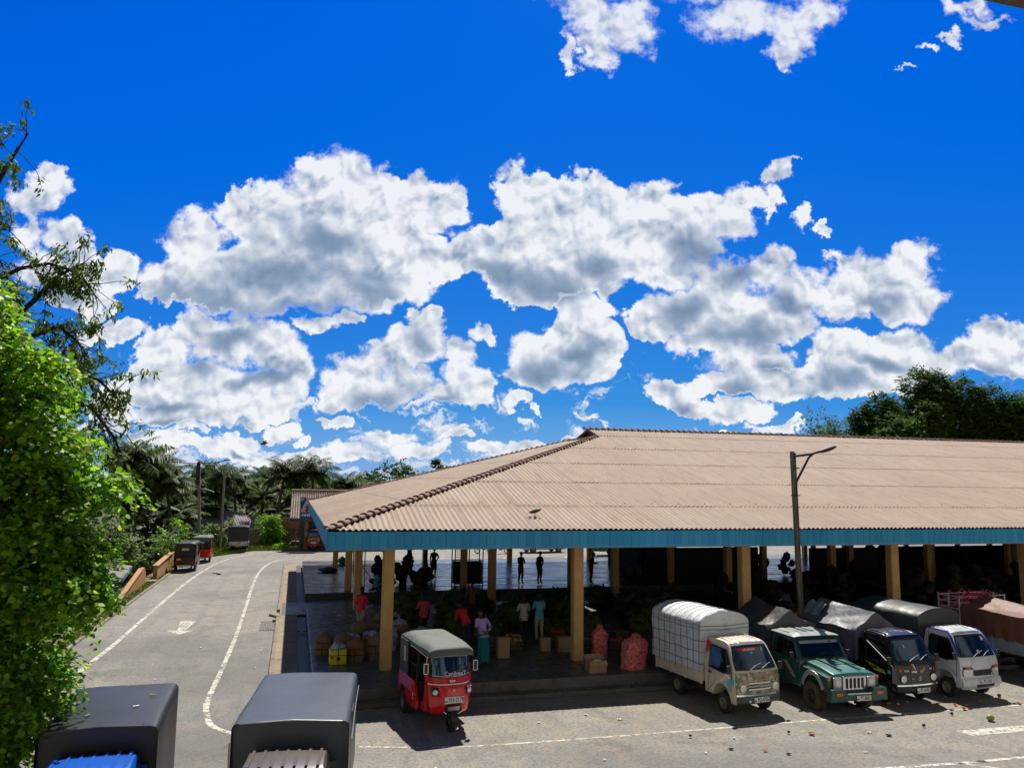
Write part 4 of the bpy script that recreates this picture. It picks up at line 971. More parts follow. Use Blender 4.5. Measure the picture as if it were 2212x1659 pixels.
# lashing ropes over the tarpaulin
b = MB()
def rope_sec(y, off=0.012):
    pts = []
    for i in range(25):
        a = i / 24
        if a < .3: x, z = -1, .85 + (2.18 - .85) * a / .3
        elif a > .7: x, z = 1, .85 + (2.18 - .85) * (1 - a) / .3
        else:
            u = (a - .3) / .4 * 2 - 1; x = (abs(math.sin(u * PI / 2)) ** (2 / 1.75)) * (1 if u > 0 else -1); z = 2.18 + .32 * abs(math.cos(u * PI / 2)) ** (2 / 1.75)
        pts.append((x * (.83 + off), y + .02 * math.sin(a * 9 + y * 5), z + off))
    return pts
for k in range(9): b.tube(rope_sec(1.46 + k * .28), 0.006, 4)
for z in (1.12, 1.42, 1.72, 2.02, 2.12):
    for s_ in (-1, 1): b.tube([(s_ * (.845), 1.38 + i * .3, z + .02 * math.sin(i * 2 + z * 9)) for i in range(9)], 0.006, 4)
    b.tube([(-.84, 1.385, z), (0, 1.36, z - .03), (.84, 1.385, z)], 0.006, 4)
b.build('lashing_rope', M['rope'], T1, recalc=False)

# 2. green long-nosed pickup
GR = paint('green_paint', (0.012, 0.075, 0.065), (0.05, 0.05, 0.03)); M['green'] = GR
M['green_hood'] = paint('skylit_green_paint', (0.07, 0.22, 0.20), (0.08, 0.1, 0.09)); M['roof_silver'] = paint('silver_roof_paint', (0.42, 0.45, 0.46))  # bonnet green lightened: sky reflection put into the colour
T2 = empty('pickup_truck', (14.62, 18.42, 0), rad(-1.0), 'green jeep-nosed pickup with slatted silver grille and sagging black tarpaulin, plate PT-8862', 'pickup truck', 'trucks parked nose out beside the market')
BHW = [(0.3, 0.60), (0.9, 0.62), (1.1, 0.60)]
prof = [(0.22, 0.52), (0.20, 0.60), (0.20, 1.00), (0.24, 1.05), (0.8, 1.12), (1.42, 1.16), (1.46, 1.12), (1.46, 0.52), (1.30, .52), (1.27, .7), (1.15, .86), (.97, .93), (.79, .93), (.62, .86), (.5, .72), (.46, .52)]
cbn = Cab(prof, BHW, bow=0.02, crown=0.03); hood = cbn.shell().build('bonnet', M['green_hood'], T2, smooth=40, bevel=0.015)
b = MB(); b.box(-.30, -.27, .3, 1.4, 1.09, 1.135); b.box(.27, .30, .3, 1.4, 1.09, 1.135); b.v = [(x, y, z + (y - .3) * .065 + .015) for x, y, z in b.v]; b.build('bonnet_crease', M['green'], T2, bevel=0.008)
cprof = [(1.42, 0.45), (1.42, 1.14), (1.44, 1.18), (1.80, 1.70), (1.88, 1.76), (2.2, 1.79), (2.78, 1.78), (2.86, 1.72), (2.88, 1.1), (2.88, 0.45)]
CHW = [(0.4, 0.78), (1.15, 0.79), (1.70, 0.70), (1.80, 0.66)]
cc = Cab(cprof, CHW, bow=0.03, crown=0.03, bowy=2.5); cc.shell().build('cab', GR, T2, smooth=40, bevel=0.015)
b = MB()
def rf(a, v):
    x = -0.75 + 1.5 * a; y = 1.74 + 1.18 * v; e = min(1, 6 * min(a, 1 - a)) ** .5 * min(1, 6 * min(v + .02, 1.02 - v)) ** .5
    return Vector((x, y, 1.735 + .075 * e + .012 * max(0, math.cos((a - .5) * 38)) * (1 if .12 < a < .88 and .1 < v < .92 else 0)))
b.grid(rf, 48, 12); b.build('roof_panel', M['roof_silver'], T2, smooth=50)
b = MB(); cc.patch(b, [(1.20, -.70, .70), (1.66, -.655, .655)], 0.012); b.build('windscreen_seal', M['black_plastic'], T2)
b = MB(); cc.patch(b, [(1.235, -.66, .66), (1.57, -.625, .625)], 0.02); b.build('windscreen', M['glass'], T2)
b = MB(); cc.patch(b, [(1.565, -.625, .625), (1.635, -.615, .615)], 0.021); b.build('sun_strip', M['silver'], T2)
text(T2, "GS", 0.06, tuple(cc.on(.36, 1.60, .035)), (rad(55), 0, 0), M['ink'], bold=0.002)
for s_ in (-1, 1):
    b = MB(); cc.side(b, [(1.60, 1.17), (1.86, 1.60), (2.74, 1.64), (2.76, 1.17)], s_, 0.008); b.build('side_window', M['side_glass'], T2)
    b = MB(); b.bar((s_ * .80, 2.20, 1.64 - .02), (s_ * .80, 2.20, .5), .012); b.bar((s_ * .8, 2.8, 1.6), (s_ * .8, 2.8, .5), .012); b.bar((s_ * .797, 1.56, 1.1), (s_ * .79, 1.56, .55), .012); b.build('door_seam', M['black_plastic'], T2)
    b = MB(); cc.side(b, [(2.25, 1.05), (2.05, 1.05), (1.62, .66), (1.78, .66)], s_, 0.008); b.build('side_stripe', M['silver'], T2)
    b = MB(); cc.side(b, [(2.29, 1.05), (2.25, 1.05), (1.84, .70), (1.88, .70)], s_, 0.009); b.build('side_stripe', M['sticker_red'], T2)
    mirror(T2, s_ * 0.92, 1.62, 1.28, 0.12, 0.17, (s_ * 0.78, 1.62, 1.17))
    # front wing with flared arch
    pr = [(0.24, .98), (.24, .62), (.42, .56), (.46, .72), (.56, .88), (.74, .98), (.98, .98), (1.16, .88), (1.28, .70), (1.32, .52), (1.44, .52), (1.44, 1.06), (.6, 1.02)]
    b = MB(); b.prism(pr, 'x', s_ * .60, s_ * .79); b.build('wing', GR, T2, bevel=0.02)
    b = MB(); arc = [(s_ * .80, .87 + .46 * math.cos(a), .50 + .47 * math.sin(a)) for a in [rad(q) for q in range(8, 175, 12)]]
    for p, q in zip(arc, arc[1:]): b.bar(p, q, .12, .035, up=(s_, 0, 0))
    b.build('fender_flare', M['silver'], T2, bevel=0.008)
    wheel(T2, s_ * .74, .87, .37, .25, s_, 'dark_metal', 'muddy_rubber', knob=True); wheel(T2, s_ * .70, 3.70, .36, .22, s_, 'rim', 'muddy_rubber', knob=True)
    b = MB(); b.box(s_ * .52 - .125, s_ * .52 + .125, .165, .21, .70, .98); hl = b.build('headlight', M['silver'], T2, bevel=0.015)
    b = MB(); b.box(s_ * .51 - .075, s_ * .51 + .075, .15, .17, .76, .92); b.build('lens', M['lamp_glass'], hl, bevel=0.006)
    b = MB(); b.box(s_ * .74 - .04, s_ * .74 + .05, .225, .27, .90, .98); b.build('indicator', M['amber'], T2, bevel=0.004)
    # bumper ends
    b = MB(); b.prism([(s_ * .36, .40), (s_ * .36, .60), (s_ * .48, .72), (s_ * .84, .72), (s_ * .86, .40)], 'y', -.02, .22); b.build('bumper_end', M['green'], T2, bevel=0.02)
    b = MB(); b.box(s_ * .62 - .09, s_ * .62 + .09, -.035, -.02, .56, .635); b.build('bumper_lamp', M['amber'], T2, bevel=0.006)
b = MB(); b.box(-.37, .37, -.01, .20, .42, .60); b.build('bumper', M['green'], T2, bevel=0.02)
b = MB(); b.box(-.36, .36, -.02, -.005, .585, .61); b.build('bumper_trim', M['chrome'], T2)
plate(T2, 0.12, -0.03, 0.48, 'PT-8862', w=.44)
b = MB(); b.box(-.36, .36, .17, .20, .64, 1.0); gp = b.build('grille', M['chrome'], T2, bevel=0.02)
b = MB()
for k in range(5): b.obox((-.24 + k * .12, .162, .82), .032, .012, .13)
b.build('grille_slot', M['black_plastic'], gp, bevel=0.02)
b = MB(); cbn.patch(b, [(.62, -.60, .60), (.99, -.60, .60)], .004); b.build('nose_panel', M['green'], T2)
wiper(T2, cc.on(-.28, 1.19, .02), cc.on(-.08, 1.31, .03), cc.on(.12, 1.33, .03)); wiper(T2, cc.on(.25, 1.19, .02), cc.on(.42, 1.31, .03), cc.on(.58, 1.33, .03))
interior(T2, .62, 1.55, 2.82, .62)
b = MB(); b.box(-.45, -.37, .6, 4.9, .42, .54); b.box(.37, .45, .6, 4.9, .42, .54); b.box(-.7, .7, .84, .9, .32, .4); b.box(-.7, .7, 3.67, 3.73, .32, .4); b.build('chassis', M['dark_metal'], T2)
b = MB(); b.box(-.80, .80, 2.96, 4.95, .58, .64); b.box(-.82, -.78, 2.96, 4.95, .58, 1.08); b.box(.78, .82, 2.96, 4.95, .58, 1.08); b.box(-.8, .8, 4.92, 4.96, .58, 1.08); b.build('load_bed', GR, T2, bevel=.01)
M['tarp_black'] = cloth_mat('black_tarpaulin', (0.035, 0.038, 0.045), (0.06, 0.065, 0.08), 0.38, 2.5, 0.02)
def tent(root, hx, y0, y1, z0, ze, zr, m, seed=1, rise=0.0, droop=0.1, name='tarpaulin', ridge_x=0.0):
    """loose sheet pulled over a ridge pole"""
    b = MB(); n = 40; ny = 36
    def fn(a, v):
        s = a * 4 - 2
        y = y0 + (y1 - y0) * v
        zr2 = zr + rise * v - droop * math.sin(PI * v)
        if abs(s) > 1:
            k = abs(s) - 1; x = (1 if s > 0 else -1) * hx; z = ze + (z0 - ze) * k
            fold = 0.035 * math.sin(y * 16 + seed * 3 + math.sin(y * 5)) * k
            x += (1 if s > 0 else -1) * fold
        else:
            x = s * hx + ridge_x * (1 - abs(s)); u = abs(s); z = zr2 + (ze - zr2) * u - droop * .9 * math.sin(PI * u) * (0.7 + .3 * math.sin(v * 9 + seed))
        nz = mnoise.noise(Vector((x * 3.2 + seed, y * 1.5, z))) * .05 + 0.022 * abs(math.sin(x * 9 + y * 4 + 3 * mnoise.noise(Vector((x, y, seed)))))
        return Vector((x, y + nz * .6, z + nz))
    b.grid(fn, n, ny)
    for v, yy in ((0.0, y0), (1.0, y1)):
        ring = [fn(i / n, v) for i in range(n + 1)]; c = Vector((0, yy, (z0 + ze) / 2))
        for i in range(n):
            for r in range(5):
                f0, f1 = 1 - r / 5, 1 - (r + 1) / 5
                def P(q, f):
                    p = c + (q - c) * f; return Vector((p.x, yy + .02 * math.sin(p.x * 14 + seed) * (1 - f), p.z))
                b.face([P(ring[i], f0), P(ring[i + 1], f0), P(ring[i + 1], f1), P(ring[i], f1)])
    return b.build(name, m, root, smooth=55)
tent(T2, .86, 3.0, 5.0, .95, 1.82, 2.30, M['tarp_black'], 2, rise=0.12, droop=.10)

# 3. black mini truck
M['blackpaint'] = paint('black_paint', (0.008, 0.008, 0.010), (0.012, 0.010, 0.008), 0.25); M['blackpaint'].node_tree.nodes['Principled BSDF'].inputs['Coat Weight'].default_value = 0.1; M['bluish_roof'] = paint('dark_blue_roof_paint', (0.05, 0.06, 0.13), (0.08, 0.08, 0.09), 0.25)
T3 = empty('pickup_truck', (17.02, 18.95, 0), rad(4.0), 'black mini truck with tiger stickers, yellow door flash and peaked grey sheet, plate PT-8182', 'mini truck', 'trucks parked nose out beside the market')
cb = ace_truck(T3, M['blackpaint'], {'rim': 'rim'})
b = MB(); b.grid(lambda a, v: Vector((-.60 + 1.2 * a, .50 + .86 * v, 1.80 + .07 * min(1, 5 * min(a, 1 - a)) * (min(1, v * 5 + .3)))), 16, 8); b.build('roof_panel', M['bluish_roof'], T3, smooth=50)
for s_ in (-1, 1):
    headlamp(T3, tuple(cb.on(s_ * .53, .74, .012)), 0.085)
    b = MB(); cb.patch(b, [(0.93, s_ * .60 - .03, s_ * .60 + .03), (0.99, s_ * .60 - .03, s_ * .60 + .03)], .012, 2); b.build('indicator', M['amber'], T3)
b = MB(); cb.patch(b, [(0.55, -.72, .72), (0.585, -.72, .72)], 0.03, 14); b.build('bumper_trim', M['chrome'], T3)
b = MB(); cb.patch(b, [(0.345, -.69, .69), (0.40, -.71, .71), (0.55, -.72, .72)], 0.02, 14); b.build('bumper', M['black_plastic'], T3)
plate(T3, 0.1, cb.front_y(.42) - .045, 0.42, 'PT-8182', w=.46)
round_badge(T3, (0.02, cb.front_y(.72) - .03, .74), .05)
text(T3, "TATA", .07, tuple(cb.on(-.42, .95, .015)), FRONT, M['white_paint'], bold=.002); text(T3, "mega", .09, tuple(cb.on(-.16, .93, .015)), FRONT, M['white_paint'], bold=.005); text(T3, "ace", .05, tuple(cb.on(-.22, .73, .015)), FRONT, M['white_paint'], bold=.001); text(T3, "HC", .06, tuple(cb.on(.45, .97, .015)), FRONT, M['white_paint'], bold=.002)
for i, mm in enumerate(('sticker_red', 'rim_yellow', 'white_paint')):
    b = MB(); cb.patch(b, [(0.98, -.20 + i * .04, -.17 + i * .04), (1.12, -.26 + i * .04, -.23 + i * .04)], .012, 1); b.build('nose_stripe', M[mm], T3)
M['tiger'] = mat('animal_sticker', (0.55, 0.33, 0.08), 0.5, c2=(0.15, 0.07, 0.02), scale=22, amt=1.0)
for x, z, rx_ in ((.12, .92, .07), (.20, .98, .05)):
    b = MB(); b.ell(cb.on(x, z, .005), rx_, .008, .06, 12, 8, jit=.4, seed=int(x * 100)); b.build('sticker', M['tiger'], T3)
b = MB(); cb.side(b, [(1.22, 1.05), (.5, .90), (.42, .80), (.85, .82)], -1, .009); fl = b.build('door_flash', mat('yellow_flash', (0.5, 0.40, 0.06), 0.4), T3)
text(T3, "DIMO", .09, (-.757, .85, .91), (rad(90), 0, rad(-90)), M['ink'], bold=.003)
b = MB(); b.bar((-.75, 1.1, 1.6), (-.80, .1, 1.05), .02); b.build('tie_rope', M['white_paint'], T3)
b = MB(); cb.side(b, [(.22, .60), (.06, .62), (.05, 1.0), (.2, 1.02)], -1, .006); b.build('corner_guard', M['silver'], T3)
b = MB(); cb.side(b, [(.36, .84), (.26, .84), (.26, .93), (.36, .93)], -1, .010); b.build('sticker', M['sticker_blue'], T3)
M['sheet_grey'] = cloth_mat('grey_sheet', (0.07, 0.075, 0.10), (0.14, 0.15, 0.19), 0.45, 1.6, .02)
tent(T3, .80, 1.50, 3.85, .95, 1.80, 2.28, M['sheet_grey'], 5, rise=0.14, droop=.05)
b = MB(); b.grid(lambda a, v: Vector((-.86 + .55 * a, 3.2 + .75 * v, 2.33 - 1.1 * (1 - a) ** 1.6 * 1.0 + .05 * math.sin(v * 12 + a * 4))), 14, 10); b.build('sheet_fold', cloth_mat('blue_grey_sheet', (0.2, 0.27, 0.36), (0.12, 0.16, 0.22), .5), T3, smooth=50)
text(T3, "5", .10, tuple(cb.on(-.22, 1.55, .03)), (rad(58), 0, 0), M['white_paint'], bold=.004)

# 4. silver white mini truck, rounder nose
M['pearl'] = paint('pearl_white_paint', (0.74, 0.75, 0.82), (0.2, 0.2, 0.22), 0.28); M['ultramarine'] = paint('ultramarine_paint', (0.02, 0.04, 0.42)); M['roof_pale'] = paint('pale_roof_paint', (0.62, 0.68, 0.66))
T4 = empty('pickup_truck', (19.32, 19.05, 0), rad(5.0), 'silver white mini truck with blue pillars and dark green arched canopy, plate PX-3765', 'mini truck', 'trucks parked nose out beside the market')
cb = ace_truck(T4, M['pearl'], {'rim': 'rim', 'bedm': M['silver']})
b = MB(); b.grid(lambda a, v: Vector((-.56 + 1.12 * a, .50 + .80 * v, 1.805 + .066 * min(1, 5 * min(a, 1 - a)) * (min(1, v * 5 + .3)))), 16, 8); b.build('roof_panel', M['roof_pale'], T4, smooth=50)
for s_ in (-1, 1):
    b = MB(); b.bar((s_ * .735, .13, 1.2), (s_ * .645, .46, 1.73), .05, .03); b.bar((s_ * .645, .46, 1.73), (s_ * .60, .60, 1.83), .05, .03); b.bar((s_ * .60, .6, 1.83), (s_ * .59, 1.34, 1.85), .05, .03); b.build('pillar_trim', M['ultramarine'], T4, bevel=.006)
    zz = [(.66, s_ * .44, s_ * .68), (.74, s_ * .36, s_ * .70), (.86, s_ * .34, s_ * .69), (.93, s_ * .40, s_ * .66)]
    b = MB(); cb.patch(b, [(z, min(a, c2), max(a, c2)) for z, a, c2 in zz], .014, 5); hl = b.build('headlight', M['black_plastic'], T4)
    b = MB(); cb.patch(b, [(z * .97 + .024, min(a, c2) * 1 + .02 * 1, max(a, c2) - .02) for z, a, c2 in zz[:3]], .022, 5); b.build('lens', M['lamp_glass'], hl)
    b = MB(); cb.patch(b, [(.87, min(s_ * .42, s_ * .62), max(s_ * .42, s_ * .62)), (.915, min(s_ * .44, s_ * .60), max(s_ * .44, s_ * .60))], .022, 4); b.build('indicator', M['amber'], hl)
    b = MB(); cb.patch(b, [(.40, s_ * .54 - .07, s_ * .54 + .07), (.48, s_ * .54 - .07, s_ * .54 + .07)], .06, 2); b.build('fog_lamp', M['black_plastic'], T4)
b = MB(); cb.patch(b, [(.68, -.33, .33), (.84, -.36, .36)], .012); b.build('grille', M['black_plastic'], T4)
round_badge(T4, (0, cb.front_y(.76) - .03, .77), .05)
b = MB()
def bmp(a, v):
    z = .31 + .30 * v; x = (-.74 + 1.48 * a); p = cb.on(x * .98, max(z, .34), .035 + .035 * math.sin(PI * min(v * 1.1, 1))); return Vector((x, p.y, z))
b.grid(bmp, 16, 6); b.build('bumper', M['pearl'], T4, smooth=50)
b = MB(); cb.patch(b, [(.38, -.33, .33), (.46, -.35, .35)], .085, 6); b.build('bumper_grille', M['black_plastic'], T4)
plate(T4, 0.03, cb.front_y(.5) - .085, 0.535, 'PX-3765', w=.46)
text(T4, "e", .22, tuple(cb.on(.03, 1.33, .03)), (rad(58), 0, 0), M['white_paint'], bold=.003)
b = MB(); cb.patch(b, [(1.58, .40, .48), (1.68, .39, .47)], .02, 1); b.build('sticker', M['white_paint'], T4)
M['canvas_green'] = cloth_mat('dark_green_canvas', (0.022, 0.032, 0.032), (0.04, 0.052, 0.055), 0.45, 2.0, .01)
canopy(T4, .84, 1.42, 4.05, .95, 2.08, 2.36, M['canvas_green'], 'canopy', .01, .015, 3, 8, flat=1.9)

# 5. lorry loaded under a brown sheet at the right edge
T5 = empty('flatbed_truck', (23.5, 16.6, 0), rad(3.0), 'silver-sided flatbed lorry loaded under a rust brown sheet behind the white mini truck', 'lorry', 'trucks parked nose out beside the market')
M['silver_side'] = mat('silver_side', (0.40, 0.45, 0.52), 0.45, 0.3, c2=(0.28, 0.32, 0.38), scale=3, dirt=(0.12, 0.12, 0.1))
for s_ in (-1, 1):
    b = MB(); b.box(s_ * 1.0 - .02, s_ * 1.0 + .02, 1.9, 6.6, .80, 1.22)
    for k in range(3): b.box(s_ * 1.028 - .01, s_ * 1.028 + .01, 1.95, 6.55, .85 + k * .13, .89 + k * .13)
    for k in range(4): b.box(s_ * 1.03 - .02, s_ * 1.03 + .02, 1.9 + k * 1.5, 1.96 + k * 1.5, .74, 1.26)
    b.build('drop_side', M['silver_side'], T5, bevel=.005)
    for yy in (.9, 5.3): wheel(T5, s_ * .82, yy, .38, .22, s_, 'rim', 'muddy_rubber')
b = MB(); b.box(-1, 1, 1.9, 6.6, .74, .80); b.box(-.4, -.3, .4, 6.5, .55, .74); b.box(.3, .4, .4, 6.5, .55, .74); b.box(-.8, .8, .85, .95, .33, .43); b.box(-.8, .8, 5.25, 5.35, .33, .43); b.build('chassis', M['dark_metal'], T5)
lp = [(0.0, .45), (0.0, 1.0), (.06, 1.25), (.36, 1.95), (.5, 2.02), (1.6, 2.04), (1.7, 1.98), (1.72, .45), (1.35, .45), (1.25, .75), (.9, .85), (.55, .75), (.45, .45)]
cl = Cab(lp, [(.4, .92), (1.2, .93), (2.0, .84)], bow=.06, crown=.03, bowy=.8); cl.shell().build('cab', M['silver_side'], T5, smooth=40, bevel=.015)
b = MB(); cl.patch(b, [(1.28, -.82, .82), (1.90, -.76, .76)], .01); b.build('windscreen', M['glass'], T5)
for s_ in (-1, 1):
    b = MB(); cl.side(b, [(.25, 1.25), (.50, 1.88), (1.5, 1.9), (1.5, 1.25)], s_, .006); b.build('side_window', M['side_glass'], T5); headlamp(T5, tuple(cl.on(s_ * .65, .85, .01)), .1)
plate(T5, 0, -.02, .6, 'LB-2291')
bpy.data.objects.remove([o for o in bpy.data.objects if o.parent == T5 and o.name.startswith('number_plate')][0], do_unlink=True)
for o_ in [o for o in bpy.data.objects if o.name.startswith('lettering') and o.parent is None]: bpy.data.objects.remove(o_)
M['brown_sheet'] = cloth_mat('rust_brown_sheet', (0.20, 0.085, 0.05), (0.13, 0.055, 0.035), 0.6, 1.8, .03)
tent(T5, 1.04, 1.85, 6.1, 1.15, 1.98, 2.22, M['brown_sheet'], 9, rise=.12, droop=.10, name='load_sheet')
M['rail'] = mat('white_rail', (0.62, 0.64, 0.68), .4, .3)
b = MB()
for s_ in (-1, 1):
    for k in range(6): b.bar((s_ * 1.03, 6.1, 1.3 + k * .2), (s_ * 1.03, 7.0, 1.3 + k * .2), .025)
    for yy in (6.12, 6.55, 6.98): b.bar((s_ * 1.03, yy, .8), (s_ * 1.03, yy, 2.35), .03)
for k in range(6): b.bar((-1.03, 7.0, 1.3 + k * .2), (1.03, 7.0, 1.3 + k * .2), .025); b.bar((-1.03, 6.12, 1.3 + k * .2), (1.03, 6.12, 1.3 + k * .2), .02)
b.build('cage_rails', M['rail'], T5)
M['pink_rope'] = mat('pink_net', (0.75, 0.07, 0.12), .6)
b = MB(); rn = random.Random(4)
def netp(i, j): 
    a = i / 8; v = j / 7
    return Vector((-1.06 + 1.5 * a, 6.0 + 1.0 * v, 2.38 - .55 * (1 - a) * abs(math.sin(v * 3)) + .1 * math.sin(i * 2.3 + j)))
for i in range(9):
    for j in range(8):
        if i < 8: b.tube([netp(i, j), (netp(i, j) + netp(i + 1, j)) / 2 - Vector((0, 0, .04)), netp(i + 1, j)], .012, 4)
        if j < 7: b.tube([netp(i, j), netp(i, j + 1)], .012, 4)
b.build('cargo_net', M['pink_rope'], T5, recalc=False)

# 6. two canopy trucks in the foreground
def front_truck(loc, rz, lab, roofm, canm, hx, L, zt, seed, wide=0.73):
    r = empty('pickup_truck', loc, rz, lab, 'mini truck', 'black canopy trucks in the foreground')
    cb = ace_truck(r, roofm, {'rim': 'rim', 'ribs': False})
    for k in range(7):
        x = -.51 + .17 * k
        b = MB(); b.obox((x, .95, 1.868), .022, .40, .006); b.build('roof_rib', roofm, r, bevel=.005)
    for s_ in (-1, 1): headlamp(r, tuple(cb.on(s_ * .53, .74, .012)), .085)
    return r, cb
M['canvas_black'] = cloth_mat('black_canvas', (0.010, 0.012, 0.014), (0.018, 0.021, 0.025), 0.42, 1.2, .004)
M['canvas_slate'] = cloth_mat('slate_canvas', (0.045, 0.056, 0.072), (0.06, 0.072, 0.09), 0.38, 1.0, .003)
M['blue_cab'] = paint('blue_paint', (0.01, 0.12, 0.62), (0.02, 0.10, 0.35), .3); M['brown_cab'] = paint('brown_paint', (0.13, 0.105, 0.10), (0.12, 0.1, 0.08), .35)
def box_canopy(root, hx, y0, y1, z0, zt, m, r=.16, seed=1):
    """squared canopy: flat roof, rounded shoulders, front wall set a little back"""
    b = MB(); n = 36
    def sec(a):
        pts = [(-hx, z0), (-hx, zt - r)] + [(-hx + r - r * math.cos(q), zt - r + r * math.sin(q)) for q in [PI / 2 * i / 6 for i in range(1, 7)]] + [(hx - r + r * math.sin(q), zt - r + r * math.cos(q)) for q in [PI / 2 * i / 6 for i in range(0, 7)]] + [(hx, z0)]
        return pts
    pts = sec(0); m_ = []
    for (p, q) in zip(pts, pts[1:]):
        k = max(1, int(math.dist(p, q) / .12))
        for i in range(k): m_.append((p[0] + (q[0] - p[0]) * i / k, p[1] + (q[1] - p[1]) * i / k))
    m_.append(pts[-1]); ny = 30
    def fn(a, v):
        x, z = m_[round(a * (len(m_) - 1))]; y = y0 + (y1 - y0) * v
        top = 1 if z > zt - .05 else 0
        e = mnoise.noise(Vector((x * 1.5, y * 1.1, seed))) * .018 + mnoise.noise(Vector((x * 5, y * 4, seed))) * .004
        dome = .045 * (1 - (x / hx) ** 2) * top * math.sin(PI * min(max(v, .02), .98)) ** .4
        return Vector((x + e * (0 if top else 1), y, z + dome + e * top))
    b.grid(fn, len(m_) - 1, ny)
    for v, yy, inset in ((0., y0, .10), (1., y1, 0.)):
        ring = [fn(i / (len(m_) - 1), v) for i in range(len(m_))]
        c = Vector((0, yy + inset, (z0 + zt) / 2))
        for i in range(len(ring) - 1):
            q0, q1 = ring[i], ring[i + 1]
            i0, i1 = Vector((q0.x * .985, yy + inset, q0.z - .02 if q0.z > z0 + .1 else q0.z)), Vector((q1.x * .985, yy + inset, q1.z - .02 if q1.z > z0 + .1 else q1.z))
            b.face([q0, q1, i1, i0]); b.face([i0, i1, c])
    return b.build('canopy', m, root, smooth=45)
FA, cbA = front_truck((-2.72, 12.5, 0), rad(1.5), 'blue-cabbed mini truck under a black canvas box, leaves overhanging its corner', M['blue_cab'], None, .8, 2.7, 2.1, 1)
FA.scale = (1, 1, .975)
box_canopy(FA, .86, 1.44, 4.15, .6, 2.20, M['canvas_black'], .11, 2)
b = MB(); b.tube([(-.74, 1.45, 2.2), (0, 1.45, 2.235), (.74, 1.45, 2.2)], .012, 6); b.build('hem', M['canvas_slate'], FA)
b = MB(); b.tube([(.62, 1.5, 2.215), (.62, 4.1, 2.215)], .006, 5); b.build('seam', M['canvas_slate'], FA)
for yy in ():
    b = MB(); b.tube([(-.865, yy, .7), (-.865, yy, 2.12), (-.8, yy, 2.25), (-.4, yy, 2.335), (0, yy, 2.348), (.4, yy, 2.335), (.8, yy, 2.25), (.865, yy, 2.12), (.865, yy, .7)], .0035, 5); b.build('seam', M['canvas_black'], FA)
for i, (x, y, a) in enumerate(((.30, 2.5, .4), (.45, 3.2, -.2), (-.35, 2.1, 1.2), (-.7, 2.2, .3))):
    b = MB(); b.obox((FA.location.x + x, FA.location.y + y, 2.195), .05, .018, .006, Matrix.Rotation(a, 3, 'Z')); tag(b.build('fallen_leaf', M['white_paint'] if i == 0 else M['rim_yellow']), 'dry fallen leaf lying on the black canvas roof of the blue truck', 'leaf', 'dry leaves on the canvas roof')
FB, cbB = front_truck((-0.06, 12.1, 0), rad(-6.5), 'brown-cabbed mini truck under a slate grey canvas box beside the lane corner', M['brown_cab'], None, .8, 3.0, 2.1, 1)
FB.scale = (1, 1, .975)
box_canopy(FB, .92, 1.50, 4.75, .6, 2.22, M['canvas_slate'], .10, 5)
b = MB(); b.box(.84, .93, 2.4, 2.9, 1.95, 2.12); b.build('canopy_patch', M['canvas_black'], FB, bevel=.01)
for yy in ():
    b = MB(); b.tube([(-.925, yy, .7), (-.925, yy, 2.15), (-.86, yy, 2.27), (-.5, yy, 2.325), (0, yy, 2.345), (.5, yy, 2.325), (.86, yy, 2.27), (.925, yy, 2.15), (.925, yy, .7)], .0035, 5); b.build('seam', M['canvas_slate'], FB)
b = MB(); b.tube([(-.8, 1.51, 2.215), (0, 1.51, 2.255), (.8, 1.51, 2.215)], .012, 6); b.build('hem', M['silver'], FB)
b = MB(); b.tube([(.95, 1.6, .8), (.955, 1.6, 1.9), (.95, 3.0, 2.02), (.95, 4.6, 2.0)], .008, 5); b.tube([(-.95, 1.6, .8), (-.955, 1.6, 1.9)], .012, 5); b.build('lashing_rope', M['silver'], FB)

